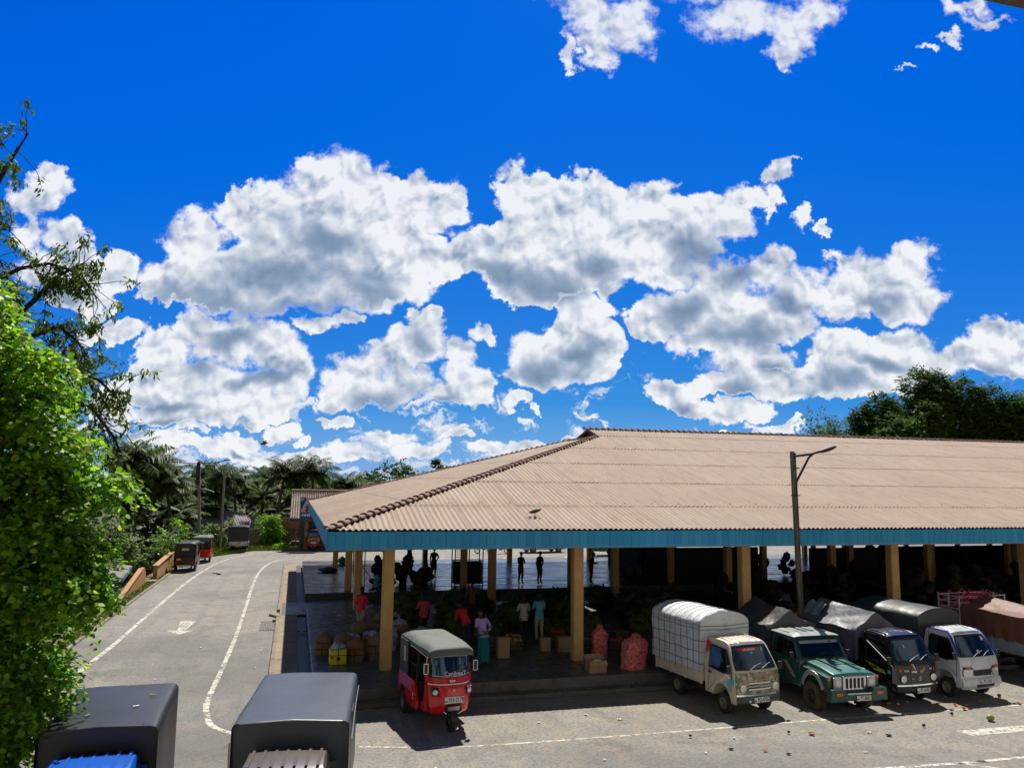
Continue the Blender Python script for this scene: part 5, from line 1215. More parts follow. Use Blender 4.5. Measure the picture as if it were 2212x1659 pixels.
# 7. three-wheelers
def three_wheeler(loc, rz, lab, low, up, roofm, platec='plate_white', num='YH-3178', detail=True, group=None, front=True):
    r = empty('three_wheeler', loc, rz, lab, 'three-wheeler', group)
    P3 = [(0.30, 0.36), (0.12, 0.42), (0.04, 0.60), (0.05, 0.85), (0.14, 1.10), (0.20, 1.20), (0.36, 1.62), (0.42, 1.74), (0.52, 1.78), (0.56, 1.70), (0.50, 1.15), (0.50, 0.36)]
    HW = [(0.36, .44), (0.5, .49), (0.85, .53), (1.2, .55), (1.75, .50)]
    cb = Cab(P3, HW, bow=.30, crown=.02, bowy=.75, nx=32)
    cb.shell().build('front_cowl', low, r, smooth=50, bevel=.01)
    b = MB(); cb.patch(b, [(1.19, -.52, .52), (1.45, -.50, .50), (1.72, -.47, .47)], .006, 12); b.build('windscreen_seal', M['black_plastic'], r)
    b = MB(); cb.patch(b, [(1.22, -.48, .48), (1.45, -.465, .465), (1.68, -.44, .44)], .014, 12); b.build('windscreen', M['glass'], r)
    # rear body tub and floor
    body = [(0.95, .36), (.95, .50), (.96, .55), (1.0, .62), (1.1, .82), (1.15, .95), (2.50, .95), (2.60, .80), (2.60, .42), (2.42, .42), (2.38, .58), (2.24, .66), (2.06, .66), (1.92, .58), (1.88, .36)]
    for s_ in (-1, 1):
        b = MB(); b.prism(body, 'x', s_ * .58, s_ * .66)
        for k in range(4): b.box(s_ * .665 - .008, s_ * .665 + .008, 1.25, 2.45, .68 + k * .065, .70 + k * .065)
        b.build('side_panel', low, r, bevel=.012)
        b = MB(); b.prism([(0.56, .44), (0.56, 1.10), (.62, 1.14), (.74, .60), (.95, .52), (.95, .40)], 'x', s_ * .46, s_ * .535); b.build('door_panel', low, r, bevel=.01)
        b = MB(); b.bar((s_ * .52, .50, 1.1), (s_ * .50, .46, 1.76), .03); b.bar((s_ * .60, 1.12, .9), (s_ * .55, 1.05, 1.80), .03); b.bar((s_ * .62, 2.5, .9), (s_ * .56, 2.45, 1.80), .03); b.bar((s_ * .60, 1.12, 1.3), (s_ * .60, 2.4, 1.3), .02); b.build('canopy_frame', M['dark_metal'], r)
        b = MB(); b.box(s_ * .64 - .012, s_ * .64 + .012, 1.75, 2.5, .95, 1.75); b.build('side_curtain', up, r)
        b = MB(); b.box(s_ * .655 - .006, s_ * .655 + .006, 1.95, 2.10, 1.25, 1.6); b.build('curtain_window', M['silver'], r)
        wheel(r, s_ * .60, 2.14, .24, .13, s_, 'rim')
        b = MB(); b.tube([(s_ * .655, 2.14 + .30 * math.cos(a), .34 + .32 * math.sin(a)) for a in [rad(q) for q in range(5, 176, 17)]], .015, 5); b.build('wheel_arch', M['black_plastic'], r)
        mirror(r, s_ * .62, .30, 1.40, .10, .22, (s_ * .50, .36, 1.25), rim='chrome')
        # headlamps in black square surrounds
        p = cb.on(s_ * .40, .92, .02); b = MB(); b.obox((s_ * .41, p.y + .01, .90), .085, .04, .085, Matrix.Rotation(s_ * rad(22), 3, 'Z')); hs = b.build('headlight', M['black_plastic'], r, bevel=.02)
        b = MB(); b.lathe([(-.045, .062), (-.062, .045), (-.066, .001)], (s_ * .41, p.y + .01, .90), (s_ * -.35, 1, 0), 16); b.build('lens', M['lamp_glass'], hs, smooth=60)
        b = MB(); b.obox((s_ * .50, p.y + .10, .92), .02, .03, .05); b.build('indicator', M['amber'], hs, bevel=.005)
    b = MB(); b.box(-.50, .50, .75, 2.58, .34, .40); b.box(-.58, .58, 2.55, 2.60, .42, .95); b.box(-.3, .3, 2.56, 2.62, .3, .42); b.build('floor_pan', low, r, bevel=.008)
    b = MB(); b.box(-.54, .54, 1.5, 2.0, .62, .75); b.box(-.54, .54, 1.95, 2.08, .7, 1.2); b.box(-.3, .3, .85, 1.1, .62, .74); b.build('seat', M['seat'], r, bevel=.03)
    b = MB(); b.box(-.56, .56, 1.10, 1.14, .5, .95); b.build('partition', M['dark_metal'], r)
    b = MB(); b.tube([(-.28, .62, 1.12), (-.1, .56, 1.05), (.1, .56, 1.05), (.28, .62, 1.12)], .018, 6); b.tube([(0, .56, 1.05), (0, .40, .6)], .03, 6); b.build('handlebar', M['black_plastic'], r)
    b = MB(); b.box(-.56, .56, 2.46, 2.49, .95, 1.75); b.build('rear_curtain', up, r)
    b = MB(); b.box(-.22, .22, 2.49, 2.50, 1.36, 1.60); b.build('rear_window', M['silver'], r, bevel=.004)
    # quilted soft roof
    b = MB()
    def rf(a, v):
        u = a * 2 - 1; y = .30 + 2.28 * v; q = abs(math.sin(v * PI * 7)) ** .6 * .022
        e = max(0., 1 - abs(u) ** 7); fr = min(1, v * 7) ** .5; re = min(1, (1 - v) * 8 + .3)
        return Vector((u * (.54 + .06 * min(1, v * 3)), y - .06 * (1 - fr), 1.75 + .085 * e * (0.55 + .45 * fr) * re + q * e + .03 * fr))
    b.grid(rf, 20, 84)
    b.grid(lambda a, v: rf(a, 0) + Vector((0, -.03 * v, -.13 * v)) if True else None, 20, 2)
    for s_ in (0, 1): b.grid(lambda a, v: rf(s_, a) + Vector(((s_ * 2 - 1) * .01 * v, 0, -.10 * v)), 60, 2)
    b.grid(lambda a, v: rf(a, 1) + Vector((0, .01, -.3 * v)), 20, 2)
    b.build('soft_roof', roofm, r, smooth=60)
    b = MB(); b.tube([(-.57, .34, 1.64), (-.60, 1.2, 1.68), (-.62, 2.5, 1.68)], .012, 6); b.tube([(.57, .34, 1.64), (.60, 1.2, 1.68), (.62, 2.5, 1.68)], .012, 6); b.build('gutter_rail', M['chrome'], r)
    # front wheel, fork and mudguard
    w_ = wheel(r, 0, .22, .25, .12, 1, 'rim'); 
    b = MB(); b.bar((-.09, .22, .25), (-.07, .30, .62), .04); b.bar((.09, .22, .25), (.07, .30, .62), .04); b.build('fork', M['dark_metal'], r)
    b = MB(); b.grid(lambda a, v: Vector((-.085 + .17 * a, .22 + .31 * math.cos(rad(60 + 110 * v)), .25 + .31 * math.sin(rad(60 + 110 * v)))), 4, 12); b.build('mudguard', M['black_plastic'], r, smooth=60)
    b = MB(); cb.patch(b, [(.43, -.24, .24), (.50, -.22, .22), (.64, -.18, .18)], .03, 8); b.build('nose_panel', M['black_plastic'], r)
    b = MB(); cb.patch(b, [(.50, -.14, .14), (.60, -.15, .15)], .05, 4); b.build('nose_badge', M['silver'], r)
    b = MB(); p = [cb.on(x, z, .06) for x, z in ((-.24, .50), (-.16, .43), (0, .41), (.16, .43), (.24, .50))]; b.tube(p, .012, 6); b.build('nose_bar', M['chrome'], r)
    b = MB(); p = [cb.on(x, 1.06 + .0 * abs(x), .015) for x in [-.54 + 1.08 * i / 12 for i in range(13)]]; b.tube(p, .018, 6); b.build('cowl_trim', M['chrome'], r)
    plate(r, .02, cb.front_y(.72) - .015, .73, num, w=.48, h=.14)
    if detail:
        text(r, "ape", .10, tuple(cb.on(0, 1.13, .02)), (rad(78), 0, 0), M['white_paint'], bold=.004)
        text(r, "CanibeaT", .13, tuple(cb.on(.08, 1.27, .045)), (rad(66), 0, 0), M['white_paint'], bold=.001, sx=1.1)
        b = MB()
        for z0_, amp in ((1.60, .03), (1.24, -.03)):
            pp = [cb.on(-.46 + .92 * i / 16, z0_ + amp * (1 - ((i - 8) / 8) ** 2), .025) for i in range(17)]; b.tube(pp, .008, 4)
        b.build('screen_decal', M['white_paint'], r)
        b = MB(); cb.patch(b, [(1.655, -.11, .09), (1.70, -.11, .09)], .022, 4); b.build('sticker', M['sticker_red'], r)
        wiper(r, cb.on(-.05, 1.20, .03), cb.on(.1, 1.32, .035), cb.on(.26, 1.44, .035))
        b = MB(); b.lathe([(0, .03), (-.012, .028), (-.012, .001)], cb.on(.02, .93, .005), (0, 1, 0), 6); b.build('badge', M['silver'], r)
        text(r, "e-SL", .09, (-.668, 1.18, .62), (rad(90), rad(-90), rad(-90)), M['white_paint'], bold=.004)
    # rear lamps and plate
    for s_ in (-1, 1):
        b = MB(); b.box(s_ * .5 - .05, s_ * .5 + .05, 2.60, 2.62, .52, .68); b.build('tail_light', M['sticker_red'], r, bevel=.004)
    b = MB(); b.box(.22, .50, 2.60, 2.615, .72, .86); b.build('rear_plate', M['plate_yellow'], r)
    b = MB(); b.box(-.45, .45, 2.60, 2.68, .36, .42); b.build('rear_bumper', M['chrome'], r)
    return r
M['soft_roof_grey'] = cloth_mat('grey_vinyl', (0.10, 0.115, 0.11), (0.135, 0.155, 0.148), .75, 3, .003)
M['soft_black'] = cloth_mat('black_vinyl', (0.009, 0.009, 0.01), (0.014, 0.014, 0.016), .45, 3, .003)
tuk = three_wheeler((3.93, 19.42, 0), rad(7.5), 'red three-wheeler with grey quilted roof, plate YH-3178, parked against the market step', M['red_paint'], M['soft_black'], M['soft_roof_grey'])
tuk.scale = (1.03, 1.03, 1.07)
tuk2 = three_wheeler((-6.55, 53.3, 0), rad(180) + rad(-4), 'black three-wheeler with dark hood parked by the ochre parapet, seen from behind', M['blackpaint'], M['soft_black'], M['soft_black'], detail=False, group='three-wheelers parked on the lane edge'); 
tuk2.location = (-6.55, 58.6, 0)
tuk3 = three_wheeler((-6.25, 64.3, 0), rad(177), 'red and black three-wheeler parked ahead of the black one on the lane', M['red_paint'], M['soft_black'], M['soft_roof_grey'], detail=False, group='three-wheelers parked on the lane edge')
M['maroon'] = paint('orange_red_paint', (0.42, 0.035, 0.015))
tuk4 = three_wheeler((1.72, 70.2, 0), rad(-3), 'orange red three-wheeler standing in the shade of the roadside shop', M['maroon'], M['soft_black'], M['soft_black'], detail=False)
for tk, s_ in ((tuk2, "RUWAN"),):
    text(tk, s_, .12, (0, 2.53, 1.78 - .12), (rad(90), 0, rad(180)), M['sticker_red'], bold=.003)
text(tuk2, "THE", .06, (-.30, 2.51, 1.2), (rad(90), 0, rad(180)), M['white_paint'], bold=.002) if False else None

# 8. white lorry with black canopy far down the lane, seen from behind
T6 = empty('box_lorry', (-4.36, 73.6, 0), rad(180), 'white-bodied truck with a black canvas box parked on the grass verge far down the lane', 'truck')
wp = paint('white_truck_paint', (0.62, 0.63, 0.66))
cb = ace_truck(T6, wp, {'rim': 'rim', 'bedm': wp})
canopy(T6, .86, 1.42, 3.76, .93, 2.02, 2.24, M['canvas_black'], 'canopy', .008, .01, 3, 12, flat=4.5)
b = MB(); b.box(-.80, .80, 3.78, 3.80, .95, 2.12); b.build('rear_flap', M['canvas_black'], T6, bevel=.008)
b = MB(); b.box(-.2, .2, 3.735, 3.75, .66, .82); b.build('rear_plate', M['plate_yellow'], T6)
for s_ in (-1, 1):
    b = MB(); b.box(s_ * .6 - .08, s_ * .6 + .08, 3.735, 3.75, .66, .74); b.build('tail_light', M['sticker_red'], T6)
T6.location = (-4.36, 73.9, 0); T6.scale = (.93, 1, .94)
# 9. vehicles on the far road beyond the market
def car(loc, rz, lab, pm, L=4.0):
    r = empty('parked_car', loc, rz, lab, 'car', 'vehicles on the far road')
    pf = [(0.05, .28), (0, .45), (.04, .72), (.9, .88), (1.55, 1.36), (1.9, 1.44), (3.0, 1.42), (3.75, 1.0), (3.98, .92), (4.0, .4), (3.9, .28), (3.5, .28), (3.42, .5), (3.2, .62), (2.98, .5), (2.9, .28), (1.1, .28), (1.02, .5), (.8, .62), (.58, .5), (.5, .28)]
    c_ = Cab(pf, [(.3, .78), (.8, .82), (1.4, .62)], bow=.12, crown=.02); c_.shell().build('body', pm, r, smooth=40, bevel=.02)
    for s_ in (-1, 1):
        b = MB(); c_.side(b, [(1.1, .92), (1.62, 1.32), (2.9, 1.34), (3.5, 1.0)], s_, .008); b.build('side_window', M['side_glass'], r)
        for yy in (.8, 3.2): wheel(r, s_ * .74, yy, .29, .17, s_)
        headlamp(r, tuple(c_.on(s_ * .6, .6, .01)), .08)
    b = MB(); c_.patch(b, [(.92, -.62, .62), (1.33, -.52, .52)], .012); b.build('windscreen', M['glass'], r)
    return r
car((19.2, 66.9, 0), rad(-84), 'white car parked on the far road behind the hall columns', wp)
tuk5 = three_wheeler((24.2, 63.6, 0), rad(-88), 'green three-wheeler on the far road seen under the market roof', paint('leaf_green_paint', (0.02, 0.16, 0.04)), M['soft_black'], M['soft_black'], detail=False, group='vehicles on the far road')
def motorbike(loc, rz, lab):
    r = empty('motorcycle', loc, rz, lab, 'motorcycle', 'vehicles on the far road')
    for yy in (.3, 1.55): 
        b = MB(); b.lathe([(-.04, .24), (-.05, .28), (0, .31), (.05, .28), (.04, .24)], (0, 0, 0), (1, 0, 0), 24); w_ = b.build('wheel', M['rubber'], r, smooth=50); w_.location = (0, yy, .31)
        b = MB()
        for i in range(8): b.bar((0, 0, 0), (0, .25 * math.cos(i * PI / 4), .25 * math.sin(i * PI / 4)), .012)
        b.build('spokes', M['silver'], w_)
    b = MB(); b.bar((0, .3, .31), (0, .62, .95), .06); b.bar((0, .62, .8), (0, 1.55, .35), .07); b.bar((0, .6, .75), (0, 1.0, .35), .05); b.ell((0, .98, .42), .13, .2, .14); b.build('frame', M['dark_metal'], r)
    b = MB(); b.ell((0, .85, .82), .14, .25, .13, 14, 8); b.build('fuel_tank', M['red_paint'], r, smooth=60)
    b = MB(); b.ell((0, 1.38, .80), .13, .38, .07, 14, 8); b.build('seat', M['seat'], r, smooth=60)
    b = MB(); b.tube([(-.34, .72, 1.05), (-.1, .62, 1.0), (.1, .62, 1.0), (.34, .72, 1.05)], .016, 6); b.build('handlebar', M['chrome'], r)
    b = MB(); b.ell((0, .55, .88), .09, .07, .09, 12, 8); b.build('headlight', M['lamp_glass'], r)
motorbike((16.2, 65.9, 0), rad(-80), 'dark motorcycle left standing beside the white car on the far road'); motorbike((14.9, 66.3, 0), rad(-70), 'motorcycle furthest left among those on the far road')

# ------------------------------------------------------------------ people
def skin_col(name, c): return mat(name, c, .55, c2=tuple(x * .8 for x in c), scale=8)
M['skin'] = skin_col('skin_brown', (0.16, 0.075, 0.04)); M['skin_dark'] = skin_col('skin_dark_brown', (0.08, 0.04, 0.022)); M['hair'] = mat('black_hair', (0.008, 0.007, 0.006), .6)
M['eye'] = mat('eye', (0.5, 0.5, 0.48), .3)
CL_ = {}
def cloth_c(c):
    k = tuple(c)
    if k not in CL_: CL_[k] = mat('cloth', c, .85, c2=tuple(x * .75 for x in c), scale=6, bump=.006, bscale=14)
    return CL_[k]
def person(loc, rz, lab, shirt, legs, pose='stand', skin='skin', h=1.68, sarong=False, shorts=False, cap=False, group=None, seed=0, arms=None, bend=0.0, turn=0.0, step=0.0):
    """joint skeleton -> Skin modifier -> one continuous body mesh; hair, shirt hem and sarong are children"""
    root = empty('person', loc, rz, lab, 'person', group)
    k = h / 1.70
    V = []; E = []; R = []
    def v(p, r, par=None):
        V.append(Vector(p)); R.append(r)
        if par is not None: E.append((par, len(V) - 1))
        return len(V) - 1
    B = Matrix.Rotation(bend, 3, 'X')      # forward lean: towards -y
    hipz = .92 if pose != 'sit' else .26
    def up(x, y, z):                        # a torso point measured from the pelvis, leaned forward
        q = B @ Vector((x, y, z)); return Vector((q.x, q.y, q.z + hipz))
    pel = v((0, 0, hipz), .125)
    sp1 = v(up(0, 0, .14), .115, pel); sp2 = v(up(0, .005, .30), .13, sp1); ch = v(up(0, 0, .44), .125, sp2); nk = v(up(0, -.005, .535), .055, ch)
    hb = v(up(0, -.02, .60), .062, nk)
    for s_ in (-1, 1):
        sh = v(up(s_ * .165, 0, .47), .062, ch)
        am = (arms or {}).get(s_, 'down')
        if am == 'down': el, wr, hd = up(s_ * .23, .02, .19), up(s_ * .24, -.03, -.06), up(s_ * .24, -.05, -.15)
        elif am == 'back': el, wr, hd = up(s_ * .24, .10, .20), up(s_ * .07, .20, .06), up(s_ * .0, .21, .0)
        elif am == 'hip': el, wr, hd = up(s_ * .34, .06, .26), up(s_ * .18, -.04, .10), up(s_ * .12, -.08, .08)
        elif am == 'front': el, wr, hd = up(s_ * .22, -.06, .22), up(s_ * .08, -.26, .24), up(s_ * .0, -.30, .26)
        elif am == 'reach': el, wr, hd = up(s_ * .20, -.20, .30), up(s_ * .16, -.40, .20), up(s_ * .15, -.48, .18)
        elif am == 'out': el, wr, hd = up(s_ * .34, -.05, .30), up(s_ * .50, -.15, .20), up(s_ * .57, -.2, .16)
        elif am == 'hang':
            s0 = V[sh]; el, wr, hd = s0 + Vector((s_ * .03, -.05, -.28)), s0 + Vector((s_ * .02, -.10, -.52)), s0 + Vector((s_ * .02, -.12, -.60))
        e_ = v(el, .042, sh); mid = v((Vector(el) + Vector(wr)) / 2, .037, e_); w_ = v(wr, .026, mid)
        pd = (Vector(hd) - Vector(wr)).normalized(); pm = v(Vector(wr) + pd * .05, .030, w_)
        sd = pd.cross(Vector((0, 1, 0))); sd = sd.normalized() if sd.length > .1 else Vector((1, 0, 0))
        for f in range(4):
            L = (.062, .072, .068, .052)[f]; o_ = sd * ((f - 1.5) * .017)
            b0 = v(Vector(wr) + pd * .085 + o_, .0095, pm); b1 = v(Vector(wr) + pd * (.085 + L * .5) + o_ + Vector((0, -.006, 0)), .0085, b0); v(Vector(wr) + pd * (.085 + L * .9) + o_ + Vector((0, -.02, 0)), .0075, b1)
        t0 = v(Vector(wr) + pd * .035 - sd * .035 + Vector((0, -.012, 0)), .011, pm); v(Vector(wr) + pd * .075 - sd * .05 + Vector((0, -.02, 0)), .0095, t0)
        # legs
        hj = v((s_ * .085, 0, hipz - .07), .10, pel)
        if pose == 'sit': kn, an, ft = (s_ * .14, -.40, .46), (s_ * .12, -.30, .07), (s_ * .12, -.44, .035)
        elif pose == 'walk':
            q = step * s_; kn = (s_ * .09, -.10 * q - .05, .49); an = (s_ * .09, -.30 * q + .04, .09 + (.05 if q < 0 else 0)); ft = (s_ * .09, -.30 * q - .11, .04)
        else: kn, an, ft = (s_ * .10, -.02, .49), (s_ * .11, .02, .09), (s_ * .13, -.11, .035)
        kk = v(kn, .058, hj); cf = v((Vector(kn) * .6 + Vector(an) * .4) + Vector((0, .025, 0)), .053, kk); aa = v(an, .034, cf); hl = v(Vector(an) + Vector((0, .03, -.045)), .032, aa); v(ft, .030, aa)
    me = bpy.data.meshes.new('body'); me.from_pydata([tuple(q * k) for q in V], E, []); o = bpy.data.objects.new('tmp_body', me); COL.objects.link(o)
    md = o.modifiers.new('s', 'SKIN'); md.use_smooth_shade = True
    if not me.skin_vertices: me.attributes.new
    for i, sv in enumerate(me.skin_vertices[0].data): sv.radius = (R[i] * k * (1.12 if R[i] > .03 else 1), R[i] * k * (.95 if R[i] > .1 else 1.1 if R[i] > .03 else 1)); sv.use_root = (i == 0)
    o.modifiers.new('u', 'SUBSURF').levels = 1
    dg = bpy.context.evaluated_depsgraph_get(); bm_ = bpy.data.meshes.new_from_object(o.evaluated_get(dg)); bpy.data.objects.remove(o)
    # head joined into the same surface: egg with brow, nose, lips, chin and ears
    hc = V[hb] * k + (B.lerp(Matrix.Identity(3), .35) if bend else Matrix.Identity(3)) @ Vector((0, -.015, .105)) * k
    Rh = (Matrix.Rotation(turn, 3, 'Z') @ Matrix.Rotation(bend * .7, 3, 'X'))
    hm = MB()
    def hf(a, b2):
        th = 2 * PI * a; ph = PI * (b2 - .5); x = .075 * math.cos(ph) * math.cos(th); y = .095 * math.cos(ph) * math.sin(th); z = .118 * math.sin(ph)
        if z < 0: x *= 1 - .28 * (-z / .118) ** 1.3; y *= 1 - .12 * (-z / .118)
        if y < 0:
            ax = abs(x)
            if ax < .018 and -.045 < z < .03: y -= .020 * (1 - ax / .018) * (1 - abs(z + .018) / .05)
            if .012 < ax < .045 and .005 < z < .04: y += .008
            if ax < .03 and -.075 < z < -.05: y -= .006
        if abs(abs(x) - .075) < .02 and abs(y) < .03 and -.03 < z < .03: x *= 1.14
        return hc + Rh @ Vector((x, y, z)) * k
    hm.grid(hf, 28, 20, 0, True)
    for s_ in (-1, 1): hm.ell(hc + Rh @ Vector((s_ * .030, -.082, .012)) * k, .011 * k, .008 * k, .006 * k, 8, 6, 3)
    hmesh = hm.mesh('head', [M[skin]])
    bb = bmesh.new(); bb.from_mesh(bm_); n0 = len(bb.faces)
    for f in bb.faces: f.material_index = 0
    bb.from_mesh(hmesh); bb.faces.ensure_lookup_table()
    # clothing by region: torso + upper arm = shirt, hips + legs = trousers
    Bi = B.inverted()
    for i, f in enumerate(bb.faces):
        if i >= n0: continue
        c = f.calc_center_median() / k; q = Bi @ (c - Vector((0, 0, hipz)))
        ax = abs(q.x)
        if shirt and q.z > -.02 and q.z < .50 + .03 * (ax > .08) and (ax < .19 or (q.z > .24 + 0 and abs(q.y) < .22 and ax < .30)) and abs(q.y) < .2: f.material_index = 1
        elif q.z <= -.02 and (pose == 'sit' or c.z > (.50 if shorts else .10)) and ax < .21 and (c.z < hipz + .1): f.material_index = 2
        if pose == 'sit' and c.z < .30 and c.y < -.2 and c.z < .12: f.material_index = 0
    bm_.materials.clear(); bb.to_mesh(bm_); bb.free()
    for mm in (M[skin], cloth_c(shirt or (.1, .1, .1)), cloth_c(legs), M['eye']): bm_.materials.append(mm)
    bm_.polygons.foreach_set('use_smooth', [True] * len(bm_.polygons)); bm_.name = 'body'
    body = bpy.data.objects.new('body', bm_); COL.objects.link(body); body.parent = root
    b = MB()
    def hr(a, b2):
        th = 2 * PI * a; ph = PI * (.06 + .44 * b2); x = .083 * math.cos(ph) * math.cos(th); y = .104 * math.cos(ph) * math.sin(th) + .010; z = .128 * math.sin(ph) - (.05 * max(0, math.sin(th)) * (1 - b2)) 
        nz = 1 + .05 * mnoise.noise(Vector((x * 60, y * 60, z * 60 + seed)))
        if y < -.02 and z < .06: z = .06 + (z * .1)
        return hc + Rh @ Vector((x * nz, y * nz, z)) * k
    b.grid(hr, 24, 10, 0, True); b.build('hair', M['hair'] if not cap else cloth_c((.02, .02, .03)), root, smooth=60)
    if cap:
        b = MB(); b.grid(lambda a, v2: hc + Rh @ Vector(((a - .5) * .14, -.085 - .07 * v2 * (1 - (2 * a - 1) ** 2), .065 - .01 * v2)) * k, 8, 3); b.build('cap_peak', cloth_c((.02, .02, .03)), root)
    if sarong or shorts:
        b = MB(); zb = .16 if sarong else .50
        if sarong:
            b.grid(lambda a, v2: Vector(((.165 + .035 * v2 + .012 * math.sin(a * 2 * PI * 9) * v2) * math.cos(2 * PI * a), (.135 + .02 * v2 + .012 * math.sin(a * 2 * PI * 9) * v2) * math.sin(2 * PI * a), hipz + .06 - (hipz + .06 - zb) * v2)) * k, 40, 8, 0, True)
            b.build('sarong', cloth_c(legs), root, smooth=60)
        else:
            for s_ in (-1, 1):
                q = step * s_ if pose == 'walk' else 0
                b.grid(lambda a, v2: Vector((s_ * .088 + (.098 - .004 * v2) * math.cos(2 * PI * a), -.02 * v2 - .09 * q * v2 + (.105) * math.sin(2 * PI * a), hipz + .03 - (hipz + .03 - zb) * v2)) * k, 20, 5, 0, True)
            b.build('shorts', cloth_c(legs), root, smooth=60)
    if shirt:
        b = MB(); b.grid(lambda a, v2: (lambda q: Vector((q.x, q.y, q.z)) * k)(up((.150 + .012 * v2) * math.cos(2 * PI * a), (.122 + .012 * v2) * math.sin(2 * PI * a), .16 - .24 * v2)), 28, 4, 0, True); b.build('shirt_hem', cloth_c(shirt), root, smooth=60)
    return root
PZ = .42
person((2.5, 29.6, PZ), rad(150), 'person in red shirt and pale grey shorts walking past the inner columns', (.75, .02, .05), (.35, .35, .36), 'walk', shorts=True, arms={-1: 'front', 1: 'front'}, step=.8, skin='skin_dark', h=1.74, seed=1)
person((4.6, 28.6, PZ), rad(200), 'person in pink red top with a dark shoulder strap, back turned, behind the three-wheeler', (.75, .07, .12), (.03, .03, .03), arms={-1: 'down', 1: 'front'}, h=1.62, seed=2, skin='skin_dark')
person((5.75, 26.6, PZ), rad(205), 'person in crimson shirt bending over the produce behind the three-wheeler', (.80, .02, .05), (.03, .03, .035), bend=rad(38), arms={-1: 'hang', 1: 'hang'}, h=1.68, seed=3, skin='skin_dark')
person((5.80, 24.3, PZ), rad(190), 'person in lilac shirt and teal sarong, hands clasped behind the back', (.50, .36, .78), (.0, .16, .19), sarong=True, bend=rad(24), arms={-1: 'back', 1: 'back'}, h=1.70, seed=4)
person((7.0, 31.4, PZ), rad(170), 'person in olive brown shirt standing deep among the produce heaps', (.15, .10, .03), (.04, .04, .04), arms={-1: 'front', 1: 'down'}, h=1.66, seed=5, skin='skin_dark')
person((7.95, 27.3, PZ), rad(180), 'person in pale khaki shirt and dark trousers standing left of the cyan-shirted one', (.48, .50, .36), (.02, .02, .02), arms={-1: 'front', 1: 'front'}, h=1.64, seed=6, skin='skin_dark')
person((8.55, 27.4, PZ), rad(185), 'person in cyan shirt and khaki trousers standing with back turned among cartons', (.10, .50, .65), (.42, .42, .22), arms={-1: 'front', 1: 'front'}, h=1.70, seed=7, skin='skin_dark')
person((4.25, 41.8, PZ), rad(120), 'person in light blue shirt sitting beside a tall sack by the second column pair', (.10, .38, .50), (.03, .03, .03), 'sit', arms={-1: 'front', 1: 'front'}, seed=8, skin='skin_dark')
person((7.45, 52.5, PZ), rad(0), 'silhouetted person standing facing the hall on the wet floor behind the green heap', (.03, .03, .03), (.02, .02, .02), arms={-1: 'front', 1: 'front'}, h=1.72, seed=9, skin='skin_dark')  # silhouettes down to the inner column: near-black cloth stands in for shade
person((8.0, 46.3, PZ), rad(20), 'silhouetted person in shorts on the wet floor, right of a close pair', (.02, .02, .02), (.02, .02, .02), arms={-1: 'down', 1: 'hip'}, h=1.74, seed=10, skin='skin_dark', shorts=True)
person((7.6, 46.8, PZ), rad(60), 'silhouetted person with one arm held out on the wet floor, left of a close pair', (.02, .02, .02), (.02, .02, .02), arms={-1: 'out', 1: 'down'}, h=1.66, seed=11, skin='skin_dark', shorts=True)
person((12.3, 42.9, PZ), rad(20), 'silhouetted person with folded arms and cap standing on the wet floor edge', (.02, .02, .022), (.02, .02, .02), arms={-1: 'front', 1: 'front'}, h=1.74, seed=12, skin='skin_dark', cap=True)
person((13.4, 42.9, PZ), rad(30), 'silhouetted person with hand on hip standing on the wet floor edge', (.02, .02, .022), (.02, .02, .02), arms={-1: 'down', 1: 'hip'}, h=1.76, seed=13, skin='skin_dark')
person((16.35, 42.6, PZ), rad(80), 'silhouetted person looking down beside the inner column on the wet floor', (.02, .02, .022), (.02, .02, .02), bend=rad(10), arms={-1: 'front', 1: 'front'}, h=1.70, seed=14, skin='skin_dark')
person((16.1, 23.4, PZ), rad(170), 'person in orange shirt whose head and shoulders show above the black tarpaulin', (.75, .30, .02), (.05, .05, .05), arms={-1: 'down', 1: 'down'}, h=1.72, seed=15, skin='skin_dark')

# ------------------------------------------------------------------ plants
import numpy as np
def leaf_mat(name, stops, trans=0.45, rough=0.5, gloss=0.25, tint=(1.0, 1.0, 0.6)):
    m = bpy.data.materials.new(name); m.use_nodes = True; t = NT(m.node_tree)
    for n in list(t.n): t.n.remove(n)
    ri = t.add('ShaderNodeNewGeometry').outputs['Random Per Island']
    col = t.ramp(ri, stops)
    b = t.add('ShaderNodeBsdfPrincipled', ins={'Base Color': col, 'Roughness': rough}); b.inputs['Specular IOR Level'].default_value = gloss
    tc2 = t.mix(1.0, col, (*[x * 1.9 for x in tint], 1), 'MULTIPLY')
    tr = t.add('ShaderNodeBsdfTranslucent', ins={0: tc2})
    mx = t.add('ShaderNodeMixShader', ins={0: trans, 1: b.outputs[0], 2: tr.outputs[0]})
    t.add('ShaderNodeOutputMaterial', ins={0: mx.outputs[0]})
    return m
M['leaf_round'] = leaf_mat('round_leaf', [(0, (0.045, 0.12, 0.010)), (0.35, (0.10, 0.23, 0.014)), (0.75, (0.20, 0.37, 0.018)), (0.97, (0.32, 0.48, 0.03)), (1, (0.5, 0.42, 0.03))], 0.48, 0.45, 0.3)
M['leaf_narrow'] = leaf_mat('narrow_leaf', [(0, (0.03, 0.07, 0.01)), (0.6, (0.07, 0.13, 0.02)), (0.95, (0.14, 0.20, 0.03)), (1, (0.4, 0.30, 0.05))], 0.35)
M['leaf_dark'] = leaf_mat('dark_leaf', [(0, (0.016, 0.045, 0.008)), (0.6, (0.045, 0.10, 0.016)), (1, (0.12, 0.21, 0.03))], 0.3, 0.6, 0.12)
